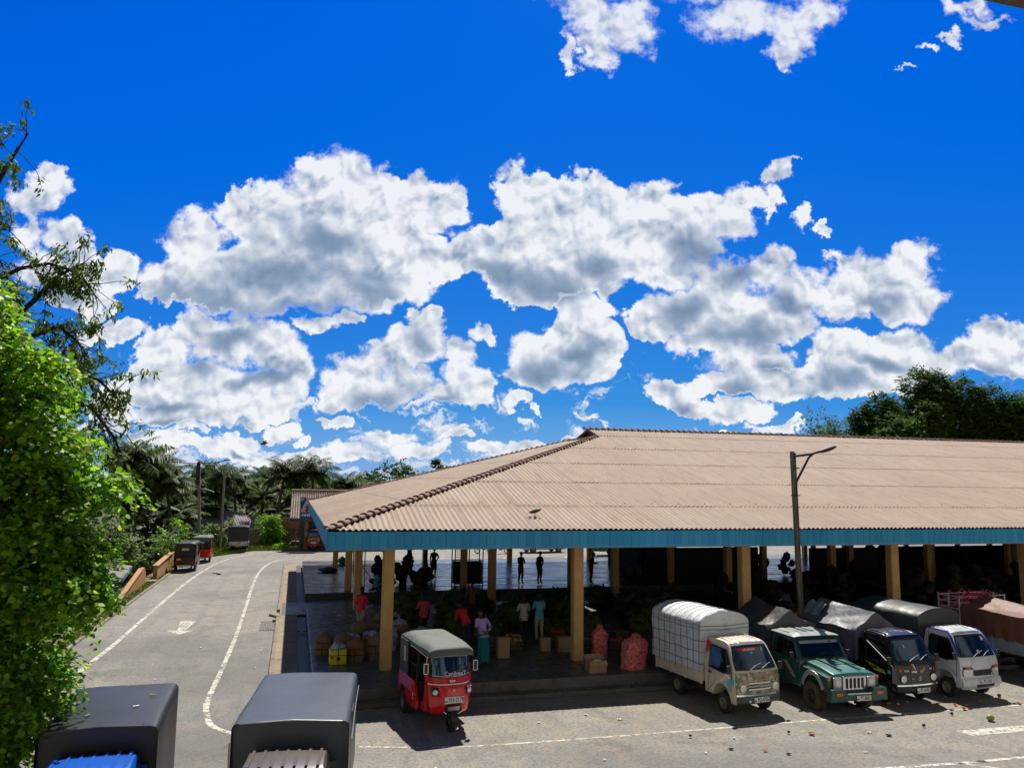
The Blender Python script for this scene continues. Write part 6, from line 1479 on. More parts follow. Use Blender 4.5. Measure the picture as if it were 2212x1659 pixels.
M['leaf_mid'] = leaf_mat('mid_leaf', [(0, (0.03, 0.08, 0.012)), (0.6, (0.07, 0.15, 0.02)), (1, (0.16, 0.26, 0.04))], 0.4)
M['leaf_bright'] = leaf_mat('bright_leaf', [(0, (0.09, 0.2, 0.02)), (0.6, (0.17, 0.33, 0.03)), (1, (0.3, 0.42, 0.06))], 0.45)
M['leaf_palm'] = leaf_mat('palm_leaf', [(0, (0.022, 0.055, 0.014)), (0.7, (0.055, 0.11, 0.022)), (0.97, (0.13, 0.18, 0.035)), (1, (0.25, 0.2, 0.05))], 0.3, 0.55, 0.15)
M['leaf_pale'] = leaf_mat('pale_leaf', [(0, (0.05, 0.11, 0.03)), (0.6, (0.12, 0.2, 0.06)), (1, (0.30, 0.36, 0.12))], 0.35, 0.45, 0.3)
M['bark'] = mat('bark', (0.10, 0.075, 0.05), 0.95, c2=(0.05, 0.04, 0.03), scale=4, bump=0.02, stretch=(3, 3, 0.5))
M['bark_dark'] = mat('dark_bark', (0.04, 0.03, 0.022), 0.95, c2=(0.02, 0.016, 0.012), scale=4, bump=0.01)
M['palm_bark'] = mat('palm_bark', (0.13, 0.11, 0.085), 0.95, c2=(0.07, 0.055, 0.04), scale=3, stretch=(1, 1, 5), bump=0.02)
def leaf_shapes(kind):
    """flat template (n,3) in local frame: x along the leaf, y across"""
    if kind == 'round': a = [2 * PI * i / 7 + .3 for i in range(7)]; return np.array([(0.5 + .5 * math.cos(q), .47 * math.sin(q), -.14 * (math.cos(q) ** 2)) for q in a])
    if kind == 'narrow': return np.array([(0, 0, 0), (.35, .17, .03), (1, 0, -.08), (.35, -.17, .03)])
    if kind == 'oval': return np.array([(0, 0, 0), (.3, .26, .04), (.75, .2, .02), (1, 0, -.06), (.75, -.2, .02), (.3, -.26, .04)])
    if kind == 'strip': return np.array([(0, -.035, 0), (.5, -.06, .03), (1, 0, -.12), (.5, .06, .03), (0, .035, 0)])
    if kind == 'quad': return np.array([(0, -.3, 0), (1, -.3, 0), (1, .3, -.05), (0, .3, .03)])
def leaves_mesh(name, pos, dirs, ups, size, kind, m, rng):
    """vectorised leaf cloud: one small polygon per leaf"""
    tpl = leaf_shapes(kind); n = len(pos); k = len(tpl)
    d = dirs / np.maximum(np.linalg.norm(dirs, axis=1, keepdims=True), 1e-6)
    u = ups - d * (ups * d).sum(1, keepdims=True); u /= np.maximum(np.linalg.norm(u, axis=1, keepdims=True), 1e-6)
    s = np.cross(u, d)
    V = pos[:, None, :] + size[:, None, None] * (tpl[None, :, 0:1] * d[:, None, :] + tpl[None, :, 1:2] * s[:, None, :] + tpl[None, :, 2:3] * u[:, None, :])
    V = V.reshape(-1, 3).astype(np.float32)
    me = bpy.data.meshes.new(name); me.vertices.add(n * k); me.vertices.foreach_set('co', V.ravel())
    me.loops.add(n * k); me.loops.foreach_set('vertex_index', np.arange(n * k, dtype=np.int32))
    me.polygons.add(n); me.polygons.foreach_set('loop_start', np.arange(0, n * k, k, dtype=np.int32)); me.polygons.foreach_set('loop_total', np.full(n, k, dtype=np.int32))
    me.materials.append(m); me.update(calc_edges=True)
    return me
def branch_path(p0, d, L, rng, droop=0.0, wig=0.25, n=6):
    pts = [np.array(p0, float)]; d = np.array(d, float); d /= np.linalg.norm(d)
    for i in range(n):
        d = d + rng.normal(0, wig / n, 3) + np.array((0, 0, -droop / n)); d /= np.linalg.norm(d); pts.append(pts[-1] + d * L / n)
    return pts
def clump_tree(name, base, blobs, label, cat, m, kind='oval', leaf=0.12, per=260, group=None, trunk_r=0.2, trunk_top=None, seed=1, bark='bark', limbs=True, twig=0.5, shell=0.55, up=0.6, droop=0.3, density=1.0, gap=0.15):
    """blobs: (x, y, z, rx, ry, rz) in world; leaves grow on twigs spread through each blob"""
    rng = np.random.default_rng(seed); base = np.array(base, float)
    root = empty(name, tuple(base), 0, label, cat, group)
    tt = np.array(trunk_top if trunk_top is not None else (base + np.array((0, 0, max(b_[2] for b_ in blobs) - base[2])) * .6), float)
    b = MB()
    pts = [base + (tt - base) * q + rng.normal(0, .04, 3) * (1 if 0 < q < 1 else 0) * np.linalg.norm(tt - base) * .3 for q in np.linspace(0, 1, 6)]
    b.tube([tuple(p - base) for p in pts], [trunk_r * (1 - .5 * q) for q in np.linspace(0, 1, 6)], 9)
    P_, D_, U_, S_ = [], [], [], []
    for bl in blobs:
        c = np.array(bl[:3]); r = np.array(bl[3:6])
        if limbs:
            st = pts[rng.integers(2, 6)]; mid = (st + c) / 2 + rng.normal(0, .1, 3) * r.mean() + np.array((0, 0, .1 * r[2]))
            b.tube([tuple(st - base), tuple(mid - base), tuple(c - base)], [trunk_r * .38, trunk_r * .22, trunk_r * .10], 6)
        nt = max(3, int(per * density / 12))
        dv = rng.normal(0, 1, (nt, 3)); dv /= np.linalg.norm(dv, axis=1, keepdims=True)
        rad_ = rng.uniform(shell, 1.0, (nt, 1)) ** .6
        ns = np.array([mnoise.noise(Vector(tuple((c + q * r) * (1.1 / r.mean())))) for q in dv])
        tip = c + dv * r * rad_ * (1 + .28 * ns[:, None])
        keep = ns > -1 + gap * 2 if gap > 0 else ns > -9
        for i in range(nt):
            if not keep[i] or rng.random() < gap: continue
            dd = dv[i] * np.array((1, 1, .6)) + np.array((0, 0, up * .4)) + rng.normal(0, .35, 3); dd /= np.linalg.norm(dd)
            L = twig * rng.uniform(.6, 1.3); nl = 12
            t_ = np.linspace(0, 1, nl)[:, None]
            path = tip[i] - dd * L * .5 + dd * L * t_ + np.array((0, 0, -1)) * (droop * L * t_ ** 2)
            sidev = np.cross(dd, (0, 0, 1.)); sidev /= max(np.linalg.norm(sidev), 1e-5)
            sg = np.where(np.arange(nl) % 2 == 0, 1., -1.)[:, None]
            P_.append(path + rng.normal(0, leaf * .25, (nl, 3)))
            D_.append(dd * .5 + sidev * sg + np.array((0, 0, -.25)) + rng.normal(0, .35, (nl, 3)))
            U_.append(np.array((0, 0, 1.)) * up + dv[i] * .5 + rng.normal(0, .4, (nl, 3)))
            S_.append(leaf * rng.uniform(.5, 1.4, nl))
    b.build('trunk', M[bark], root, smooth=60)
    me = leaves_mesh('crown', np.concatenate(P_) - base, np.concatenate(D_), np.concatenate(U_), np.concatenate(S_), kind, M[m], rng)
    link('crown', me, root)
    return root

# the big round-leaved tree hanging over the left edge
bl = []
rg = random.Random(5)
import itertools
def edge_x(z):      # how far right the crown reaches at each height (world x at y = 16)
    tab = [(-0.6, -4.9), (0.4, -4.45), (1.2, -4.15), (2.0, -3.85), (2.9, -3.35), (3.4, -3.45), (4.0, -3.0), (4.7, -3.15), (5.2, -2.95), (6.0, -3.15), (6.8, -3.5), (7.4, -3.95), (8.0, -4.15), (8.7, -4.9), (9.4, -5.6)]
    return lerp_tab(tab, z)
z = 0.1; row = 0
while z < 9.2:
    xe = edge_x(z)
    for k in range(7):
        x = xe - .42 - k * .66 + rg.uniform(-.25, .2) - (.25 if row % 2 else 0)
        for q in range(2 if k < 3 else 1):
            y = 15.6 + rg.uniform(-1.1, 1.2) + (k * .12 if k > 2 else 0)
            if x > -9: bl.append((x * (y / 16) ** .9, y, z + rg.uniform(-.28, .28) + .12 * k * .3, rg.uniform(.40, .62), rg.uniform(.45, .75), rg.uniform(.20, .30)))
    z += 0.56; row += 1
clump_tree('broadleaf_tree', (-7.2, 16.6, -0.3), bl, 'large bright green round-leaved tree overhanging the left edge of the lane', 'tree', 'leaf_round', 'round', 0.096, 820, trunk_r=.28, trunk_top=(-6.8, 16.4, 6.5), seed=3, twig=.62, up=.8, droop=.65, gap=.19)
# sparse dark tree behind it, limbs against the sky
def sparse_tree(name, base, limbs, label, m='leaf_narrow', seed=1, leaf=.16, group=None):
    rng = np.random.default_rng(seed); base = np.array(base, float); root = empty(name, tuple(base), 0, label, 'tree', group)
    b = MB(); P_, D_, U_, S_ = [], [], [], []
    for (path, r0, tufts) in limbs:
        pp = [np.array(p) - base for p in path]
        b.tube([tuple(p) for p in pp], [r0 * (1 - .8 * i / (len(pp) - 1)) for i in range(len(pp))], 7)
        for i in range(tufts):
            q = rng.uniform(.22, 1) * (len(pp) - 1); i0 = min(int(q), len(pp) - 2); f = q - i0; st = pp[i0] * (1 - f) + pp[i0 + 1] * f
            dd = (pp[i0 + 1] - pp[i0]); dd = dd / np.linalg.norm(dd) + rng.normal(0, .65, 3); L = rng.uniform(.35, 1.3)
            tp = branch_path(st, dd, L, rng, droop=.5, wig=1.2, n=5)
            b.tube([tuple(p) for p in tp], [.016, .013, .011, .009, .007, .005], 4, caps=False)
            for e in range(2 if rng.random() < .85 else 0):
                c = tp[-1 - e]; nl = int(rng.integers(7, 15))
                P_.append(c + rng.normal(0, .07, (nl, 3))); D_.append(rng.normal(0, .7, (nl, 3)) + np.array((0, 0, -1.0))); U_.append(rng.normal(0, 1, (nl, 3))); S_.append(leaf * rng.uniform(.6, 1.3, nl))
    b.build('trunk', M['bark_dark'], root, smooth=60)
    link('crown', leaves_mesh('crown', np.concatenate(P_), np.concatenate(D_), np.concatenate(U_), np.concatenate(S_), 'narrow', M[m], rng), root)
    return root
Y = 24
sparse_tree('sparse_tree', (-10.5, 24, -1.5), [
    ([(-10.5, 24, -1.5), (-10.2, 24, 4), (-9.6, 24, 8), (-9.0, 24, 10.5)], .28, 0),
    ([(-9.3, 24, 9.6), (-8.9, 24, 12.2), (-8.5, 24, 13.6), (-8.0, 24, 14.9), (-7.7, 24, 15.6)], .10, 22),
    ([(-9.2, 24, 10), (-8.8, 24, 13.4), (-8.6, 24, 15.3)], .08, 26),
    ([(-8.9, 24, 12.4), (-8.3, 23.8, 12.7), (-7.8, 23.8, 12.7)], .05, 9),
    ([(-9.0, 24, 9.5), (-8.0, 24, 9.9), (-7.2, 24, 10.8), (-6.6, 24, 11.6), (-6.0, 24, 12.0)], .12, 42),
    ([(-8.6, 24, 11.0), (-7.6, 24, 11.7), (-6.9, 24, 11.9), (-6.1, 24, 11.7), (-5.6, 24, 11.0)], .07, 36),
    ([(-8.4, 24.5, 9.6), (-7.2, 24.3, 9.9), (-6.6, 24.3, 10.2), (-6.1, 24.3, 9.8), (-5.75, 24.3, 9.3)], .09, 44),
    ([(-9.0, 24, 8.0), (-7.6, 24, 8.4), (-6.4, 24, 8.9), (-5.4, 24, 8.7), (-4.7, 24, 8.0)], .11, 46),
    ([(-8.0, 24, 7.4), (-6.6, 24, 7.9), (-5.6, 24, 8.0), (-4.9, 24, 7.1), (-4.55, 24, 6.3)], .09, 34),
    ([(-8.6, 24, 8.8), (-7.3, 24.4, 8.9), (-6.2, 24.4, 8.4), (-5.3, 24.4, 7.6)], .09, 38),
    ([(-8.8, 24, 11.6), (-8.2, 24.2, 12.0), (-7.9, 24.2, 11.4), (-7.6, 24.2, 10.7)], .05, 22),
], 'sparse dark branching tree against the clouds behind the round-leaved one', seed=8, leaf=.19)

# coconut palms
def make_palm(seed, H, crownR, lean):
    rng = np.random.default_rng(seed)
    root = empty('coconut_palm', (0, 0, 0))
    b = MB(); n = 10; pts = [np.array((lean * (q ** 2) * H * .18, 0, H * q)) for q in np.linspace(0, 1, n)]
    b.tube([tuple(p) for p in pts], [.20 - .09 * q for q in np.linspace(0, 1, n)], 8); top = pts[-1]
    b.build('trunk', M['palm_bark'], root, smooth=60)
    P_, D_, U_, S_ = [], [], [], []; st = MB()
    nf = 28
    for i in range(nf):
        az = i * 2.399 + rng.uniform(-.2, .2); el = rad(86 - 112 * (i / nf) + rng.uniform(-8, 8)); L = crownR * rng.uniform(.85, 1.15) * (0.8 if i < 4 else 1)
        hdir = np.array((math.cos(az), math.sin(az), 0.)); p = top.copy(); ns = 12; path = [p.copy()]; e = el
        for k in range(ns):
            e -= rad(5.2 + 3.0 * rng.random()) * (.3 + 1.2 * k / ns); p = p + (hdir * math.cos(e) + np.array((0, 0, math.sin(e)))) * L / ns; path.append(p.copy())
        st.tube([tuple(q) for q in path[::2]], [.05, .04, .032, .024, .018, .012, .006][:len(path[::2])], 4, caps=False)
        for k in range(1, ns + 1):
            for sub in (0, .33, .66):
                q = path[k - 1] + (path[k] - path[k - 1]) * sub; tg = path[k] - path[k - 1]; tg /= np.linalg.norm(tg)
                sd = np.cross(tg, (0, 0, 1.)); sd /= max(np.linalg.norm(sd), 1e-5); ln = L * .30 * math.sin(PI * min(.12 + .85 * (k + sub) / (ns + 1), 1)) + .12
                for sg in (-1, 1):
                    P_.append(q[None]); D_.append((sd * sg * .85 + tg * .55 + np.array((0, 0, -.55 - .3 * rng.random())) + rng.normal(0, .08, 3))[None]); U_.append((np.array((0, 0, 1.)) + tg * .3)[None]); S_.append(np.array([ln]))
    st.build('frond_ribs', M['palm_bark'], root)
    tpl_save = leaf_shapes
    me = leaves_mesh('crown', np.concatenate(P_), np.concatenate(D_), np.concatenate(U_), np.concatenate(S_), 'strip', M['leaf_palm'], rng)
    link('crown', me, root)
    b = MB()
    for i in range(9):
        a = i * .75; b.ell((top[0] + .25 * math.cos(a), top[1] + .25 * math.sin(a), top[2] - .25 - .1 * (i % 3)), .12, .12, .15, 8, 6)
    b.build('coconuts', M['leaf_mid'], root)
    return root
protos = [make_palm(21, 8.5, 3.2, .5), make_palm(22, 9.5, 3.4, -.6), make_palm(23, 7.5, 3.0, .2)]
spots = []   # x, y, top z
for (x, y, tz) in [(-12.6, 72, 8.5), (-9.9, 74, 6.9), (-6.9, 82, 7.4), (-5.6, 86, 7.6), (-1.7, 84, 7.7), (0.1, 88, 5.2), (2.0, 85, 8.3), (4.6, 88, 6.9), (-3.3, 88, 4.7), (-12.0, 80, 5.6), (-9.6, 88, 6.2), (-5.2, 96, 5.9), (-14.5, 88, 7.6), (-3.4, 98, 6.6), (-0.6, 100, 6.8), (1.0, 104, 6.4), (3.4, 100, 6.7), (-8.0, 102, 6.9), (-11.0, 106, 7.2), (6.6, 98, 6.4), (-4.3, 108, 6.9), (8.6, 106, 6.0), (-14.2, 100, 7.4), (-17.0, 92, 8.2), (16.5, 112, 7.0), (20, 116, 7.2), (-1.8, 92, 3.6), (3.2, 94, 4.3), (-7.6, 95, 4.8), (-13.4, 74, 4.4), (-10.9, 77, 3.6), (-6.4, 90, 3.6), (-8.8, 84, 4.2), (1.6, 96, 3.9)]:
    spots.append((x, y, tz))
labs = ['tall coconut palm above the others at the left of the palm row', 'coconut palm with drooping fronds']
rr = random.Random(3)
for i, (x, y, tz) in enumerate(spots):
    pi = i % 3; H = [8.5, 9.5, 7.5][pi]
    o = protos[pi] if i < 3 else copy_tree(protos[pi])
    hz = gz(x, y); s_ = .78 + .3 * rr.random(); 
    if i == 0: s_ = 1.15
    tz -= 1.1 + rr.uniform(-.5, .5); o.scale = (s_, s_, max(tz - hz, 2.0) / H); o.location = (x, y, hz); o.rotation_euler = (0, 0, rr.uniform(0, 6.28))
    tag(o, 'coconut palm of the grove that closes the view behind the lane and the houses', 'palm tree', 'coconut palms behind the lane')
tag(bpy.data.objects['coconut_palm'], 'tallest coconut palm, beside the round-leaved tree at the left')
# dense trees under and behind the palms
def bush(name, x, y, z, rx, ry, rz, n, label, m, kind='oval', leaf=.2, per=200, group=None, seed=1, cat='tree', **kw):
    r2 = random.Random(seed); bl = []
    for i in range(n):
        a = r2.uniform(0, 2 * PI); q = r2.random() ** .5; h = r2.uniform(-.75, .8); k = math.sqrt(max(0, 1 - h * h)) * q
        s2 = r2.uniform(.28, .46); bl.append((x + rx * k * math.cos(a), y + ry * k * math.sin(a), z + rz * h, rx * s2, ry * s2, rz * s2))
    g0 = gz(x, y)
    return clump_tree(name, (x, y, min(g0, z - rz)), bl, label, cat, m, kind, leaf, per, group, seed=seed, trunk_r=min(.25, rx * .1), **kw)
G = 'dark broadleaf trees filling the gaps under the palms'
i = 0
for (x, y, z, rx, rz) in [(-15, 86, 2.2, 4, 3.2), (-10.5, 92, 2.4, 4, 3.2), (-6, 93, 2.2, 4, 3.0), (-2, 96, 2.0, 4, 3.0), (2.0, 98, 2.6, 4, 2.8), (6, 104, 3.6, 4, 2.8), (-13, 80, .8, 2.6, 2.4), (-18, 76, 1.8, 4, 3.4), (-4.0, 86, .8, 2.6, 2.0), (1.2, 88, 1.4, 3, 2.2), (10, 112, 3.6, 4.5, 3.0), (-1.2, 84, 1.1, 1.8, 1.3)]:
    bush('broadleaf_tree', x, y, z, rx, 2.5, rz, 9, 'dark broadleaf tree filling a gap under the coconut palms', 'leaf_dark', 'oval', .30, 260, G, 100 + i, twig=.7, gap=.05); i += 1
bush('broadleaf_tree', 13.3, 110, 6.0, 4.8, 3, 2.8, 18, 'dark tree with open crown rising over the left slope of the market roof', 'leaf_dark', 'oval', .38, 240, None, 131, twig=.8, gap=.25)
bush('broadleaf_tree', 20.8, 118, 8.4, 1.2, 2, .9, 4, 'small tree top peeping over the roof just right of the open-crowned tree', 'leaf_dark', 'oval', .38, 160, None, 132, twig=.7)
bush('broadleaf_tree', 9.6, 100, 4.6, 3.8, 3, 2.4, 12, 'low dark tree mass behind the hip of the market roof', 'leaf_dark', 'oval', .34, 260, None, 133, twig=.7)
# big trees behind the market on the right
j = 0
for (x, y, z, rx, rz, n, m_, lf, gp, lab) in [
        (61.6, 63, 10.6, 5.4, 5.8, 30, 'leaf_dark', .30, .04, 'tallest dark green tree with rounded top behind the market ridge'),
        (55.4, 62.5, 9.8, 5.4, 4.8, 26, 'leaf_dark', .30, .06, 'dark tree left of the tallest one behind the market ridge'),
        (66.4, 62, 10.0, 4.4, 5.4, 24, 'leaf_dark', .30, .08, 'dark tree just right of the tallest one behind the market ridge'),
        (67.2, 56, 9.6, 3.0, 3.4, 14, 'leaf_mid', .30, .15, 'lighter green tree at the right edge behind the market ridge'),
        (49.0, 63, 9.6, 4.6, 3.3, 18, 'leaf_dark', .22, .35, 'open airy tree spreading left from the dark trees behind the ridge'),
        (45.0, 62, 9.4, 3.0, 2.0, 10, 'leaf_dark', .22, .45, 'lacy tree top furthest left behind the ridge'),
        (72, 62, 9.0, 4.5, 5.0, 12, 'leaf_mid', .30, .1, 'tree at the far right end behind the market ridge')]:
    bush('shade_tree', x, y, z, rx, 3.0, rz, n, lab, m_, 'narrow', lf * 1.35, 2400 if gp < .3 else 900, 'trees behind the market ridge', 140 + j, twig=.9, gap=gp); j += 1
# garden shrubs by the lane
bush('garden_shrub', -9.0, 57.5, 1.0, 1.9, 1.6, 1.5, 14, 'leafy garden shrub with pale tips behind the ochre parapet', 'leaf_pale', 'oval', .17, 300, 'shrubs beside the lane', 201, 'shrub', twig=.35, gap=.08)
bush('garden_shrub', -8.2, 61.5, 1.8, 1.1, 1.1, 1.5, 9, 'taller yellow-green shrub behind the pale-tipped one', 'leaf_bright', 'oval', .16, 240, 'shrubs beside the lane', 202, 'shrub', twig=.35)
bush('garden_shrub', -8.0, 66.0, 1.2, 1.7, 1.2, 1.3, 11, 'glossy shrub around the foot of the double-armed lamp post', 'leaf_mid', 'oval', .18, 260, 'shrubs beside the lane', 203, 'shrub', twig=.35)
bush('garden_shrub', -6.2, 74.5, 1.4, 1.2, 1.0, 1.4, 9, 'pale flowering shrub behind the single-armed lamp post', 'leaf_pale', 'oval', .18, 260, 'shrubs beside the lane', 204, 'shrub', twig=.35)
bush('garden_shrub', -1.9, 77.0, 1.1, 1.5, 1.2, 1.6, 14, 'bright lime green dome of creeper over the boundary wall', 'leaf_bright', 'narrow', .26, 420, 'shrubs beside the lane', 205, 'shrub', twig=.6, droop=1.0, gap=.0)
bush('garden_shrub', -.9, 72.6, .25, .55, .5, .4, 5, 'small bright weed clump on the grass before the wall', 'leaf_bright', 'narrow', .18, 160, 'shrubs beside the lane', 206, 'shrub', twig=.3)
bush('garden_shrub', -10.6, 52.5, .3, 1.6, 1.5, 1.6, 9, 'dark bushy plant beside the low grey roof', 'leaf_mid', 'oval', .17, 240, 'shrubs beside the lane', 207, 'shrub', twig=.35)
bush('garden_shrub', -12.2, 60, 1.8, 1.8, 1.5, 1.7, 9, 'grey-green shrub in the garden below the tallest palm', 'leaf_mid', 'oval', .18, 240, 'shrubs beside the lane', 208, 'shrub', twig=.4)

# ------------------------------------------------------------------ posts, walls, houses, goods
# near street lamp: weathered timber pole with steel arm
M['pole_wood'] = mat('weathered_pole', (0.06, 0.052, 0.04), .9, c2=(0.20, 0.185, 0.15), scale=3, amt=.9, stretch=(6, 6, .7), bump=.01)
M['concrete_pole'] = mat('concrete_pole', (0.30, 0.28, 0.24), .9, c2=(0.2, 0.185, 0.15), scale=3, stretch=(3, 3, .6))
lp_ = empty('street_lamp', (16.06, 22.9, 0), 0, 'weathered timber lamp post with one cobra-head lamp rising between the green and black trucks', 'street lamp')
b = MB(); b.bar((-.13, 0, 7.15), (.02, 0, .2), .12, .12, up=(0, 1, 0)); b.bar((-.07, -.08, 7.1), (.08, -.08, .2), .04, .03, up=(0, 1, 0)); b.build('pole', M['pole_wood'], lp_, bevel=.015)
b = MB(); b.tube([(-.14, 0, 6.98), (.62, 0, 7.08), (.95, 0, 7.18)], .042, 8); b.tube([(-.06, 0, 5.75), (0.0, 0, 6.15), (.50, 0, 6.95), (.66, 0, 7.08)], .04, 8); b.bar((-.16, 0, 6.6), (.06, 0, 6.6), .22, .03); b.bar((-.16, 0, 5.7), (.06, 0, 5.7), .2, .03); b.build('bracket', M['dark_metal'], lp_, smooth=50)
b = MB(); b.ell((1.22, 0, 7.25), .40, .15, .075, 18, 10, rot=Matrix.Rotation(rad(-16), 3, 'Y')); h_ = b.build('lamp_head', M['dark_metal'], lp_, smooth=60)
b = MB(); b.ell((1.25, 0, 7.215), .24, .09, .05, 14, 8, rot=Matrix.Rotation(rad(-16), 3, 'Y')); b.build('lens', M['lamp_glass'], h_, smooth=60)
b = MB(); b.box(.12, .26, -.14, -.11, 1.55, 1.75); b.build('notice', M['white_paint'], lp_)
# far lamp posts
l2 = empty('street_lamp', (-7.45, 68, -.1), 0, 'double-armed concrete lamp post beside the parked three-wheelers', 'street lamp', 'lamp posts down the lane')
b = MB(); b.bar((-.1, 0, 7.5), (.35, 0, 0), .20, .2, up=(0, 1, 0)); b.build('pole', M['concrete_pole'], l2)
b = MB(); b.tube([(-1.75, 0, 7.4), (-1.5, 0, 7.38), (-.1, 0, 7.32), (1.4, 0, 7.48), (1.9, 0, 7.62)], .035, 6); b.tube([(-.9, 0, 7.36), (-.1, 0, 6.6)], .025, 6); b.tube([(.75, 0, 7.4), (0, 0, 6.6)], .025, 6); b.box(-.25, .05, -.15, -.11, 5.6, 7.4); b.build('bracket', M['dark_metal'], l2)
b = MB(); b.ell((-1.85, 0, 7.40), .28, .1, .05, 12, 8); b.ell((2.05, 0, 7.66), .28, .1, .05, 12, 8); b.build('lamp_head', M['dark_metal'], l2, smooth=60)
b = MB(); b.grid(lambda a, v: Vector((.02 + 1.15 * a, -.2 + .5 * v, 5.34 - .26 * a ** 2.2)), 10, 2); b.grid(lambda a, v: Vector((.02 + 1.15 * a, -.2 + .5 * v, 5.31 - .26 * a ** 2.2)), 10, 2)
for i in range(6): b.bar((.1 + i * .2, -.21, 5.35 - .26 * ((.1 + i * .2) / 1.15) ** 2.2), (.1 + i * .2, .31, 5.35 - .26 * ((.1 + i * .2) / 1.15) ** 2.2), .02)
b.build('small_awning', mat('pale_green_sheet', (.35, .5, .45), .5), l2)
l3 = empty('street_lamp', (-5.9, 72, 0), 0, 'single-armed concrete lamp post beside the white truck down the lane', 'street lamp', 'lamp posts down the lane')
b = MB(); b.bar((.02, 0, 6.6), (.0, 0, 0), .17, .17, up=(0, 1, 0)); b.build('pole', M['concrete_pole'], l3)
b = MB(); b.tube([(0, 0, 6.52), (.9, 0, 6.52), (1.5, 0, 6.66)], .03, 6); b.tube([(.08, 0, 5.9), (.15, 0, 6.15), (.7, 0, 6.5)], .025, 6); b.build('bracket', M['concrete_pole'], l3)
b = MB(); b.ell((1.65, 0, 6.7), .26, .09, .05, 12, 8); b.build('lamp_head', M['dark_metal'], l3, smooth=60)
# ochre parapets and the little stair down to the left
M['ochre'] = mat('ochre_plaster', (0.50, 0.27, 0.11), .85, c2=(0.40, 0.21, 0.08), scale=2, dirt=(.2, .11, .05), dscale=3)
b = MB(); b.prism([(51.9, -.1), (58.5, -.1), (58.5, 1.05), (57.8, 1.03), (52.0, .78)], 'x', -7.95, -7.72); b.prism([(51.85, .78), (57.9, 1.03), (57.9, 1.10), (51.85, .85)], 'x', -8.0, -7.67)
o = b.build('parapet', M['ochre'], bevel=.012); tag(o, 'ochre plastered parapet wall beyond the steps, ending at the black three-wheeler', 'parapet', 'ochre parapets by the steps')
b = MB(); b.prism([(43.4, -1.2), (50.0, -.6), (50.3, .62), (49.7, .97), (49.2, .90), (43.4, -.05)], 'x', -8.24, -8.08); b.prism([(43.2, -.05), (49.2, .91), (49.2, .99), (43.2, .03)], 'x', -8.29, -8.03)
o = b.build('parapet', M['ochre'], bevel=.012); tag(o, 'ochre parapet sloping down on the outer side of the steps', 'parapet', 'ochre parapets by the steps')
b = MB()
for i in range(8): b.box(-8.06, -7.55, 51.2 - .72 * (i + 1), 51.2 - .72 * i + (.001 if i else 0), -1.6, .10 - .17 * i)
tag(b.build('steps', mat('step_concrete', (.33, .29, .21), .9, c2=(.18, .14, .09), scale=3)), 'short flight of worn concrete steps between the ochre parapets', 'steps')
b = MB()
for x in (-9.9, -9.1): b.bar((x, 53.5, -1.4), (x, 53.5, .45), .05)
for z in (.45, 0, -.5): b.bar((-9.9, 53.5, z), (-8.0, 53.5, z), .04)
for i in range(9): b.bar((-9.8 + i * .21, 53.5, -1.2), (-9.8 + i * .21, 53.5, .42), .018)
tag(b.build('gate', M['dark_metal']), 'low dark metal gate beyond the head of the steps', 'gate')
# corrugated lean-to and houses on the low ground
def corr_roof(b, P0, PU, PV, waves, amp=.04, mi=0, P1=None):
    """patch with edges PU (across the corrugations) and PV (down the slope); P1 = far lower corner when not a parallelogram"""
    P0, PU, PV = Vector(P0), Vector(PU), Vector(PV); n_ = PU.cross(PV).normalized(); n_ = n_ if n_.z > 0 else -n_
    Q = Vector(P1) if P1 is not None else P0 + PU + PV
    b.grid(lambda a, v: P0 * (1 - a) * (1 - v) + (P0 + PU) * a * (1 - v) + (P0 + PV) * (1 - a) * v + Q * a * v + n_ * amp * math.sin(2 * PI * a * waves), waves * 4, 2, mi)
M['old_sheet'] = mat('old_roof_sheet', (.34, .32, .37), .8, c2=(.20, .19, .23), scale=.8, dirt=(.05, .045, .04), dscale=1.4)
M['grey_slab'] = mat('grey_slab', (.24, .235, .22), .9, c2=(.14, .135, .13), scale=1.2)
hs = empty('garden_store', (-11.7, 51.5, -2.0), rad(6), 'low store with flat grey roof and blue fascia below the round-leaved tree', 'store')
b = MB(); b.box(-2.2, 2.2, -3, 3, 0, 2.5); b.build('wall', mat('dark_wall', (.08, .07, .06), .9), hs)
b = MB(); b.prism([(-2.7, 3.05), (2.35, 2.55), (2.35, 2.45), (-2.7, 2.95)], 'y', -3.3, 3.3); b.build('roof', M['grey_slab'], hs)
b = MB(); b.box(-2.7, 2.4, -3.36, -3.31, 2.28, 2.52); b.box(2.36, 2.41, -3.3, 3.3, 2.28, 2.52); b.build('fascia', mat('blue_grey_board', (.10, .16, .26), .7), hs)
hA = empty('low_house', (-8.2, 83, -2.3), 0, 'low house with dark hipped corrugated roof behind the lamp posts', 'house', 'houses below the palms')
b = MB(); b.box(-5.2, 4.6, -1.5, 4, 0, 3.2); b.build('wall', mat('pale_wall', (.35, .36, .4), .9, c2=(.2, .19, .18), scale=.9), hA)
b = MB(); corr_roof(b, (-2.2, .8, 5.35), (3.4, 0, -.05), (-2.0, -3.6, -1.95), 26, P1=(2.6, -2.8, 3.4)); corr_roof(b, (1.2, .8, 5.3), (3.9, 0, -.8), (1.4, -3.6, -1.9), 14, P1=(5.6, -2.6, 3.3)); corr_roof(b, (-2.2, .8, 5.35), (-3.2, 0, -.35), (-2.0, -3.6, -1.95), 12, P1=(-7.0, -2.6, 3.3)); b.build('roof', M['old_sheet'], hA, recalc=False)
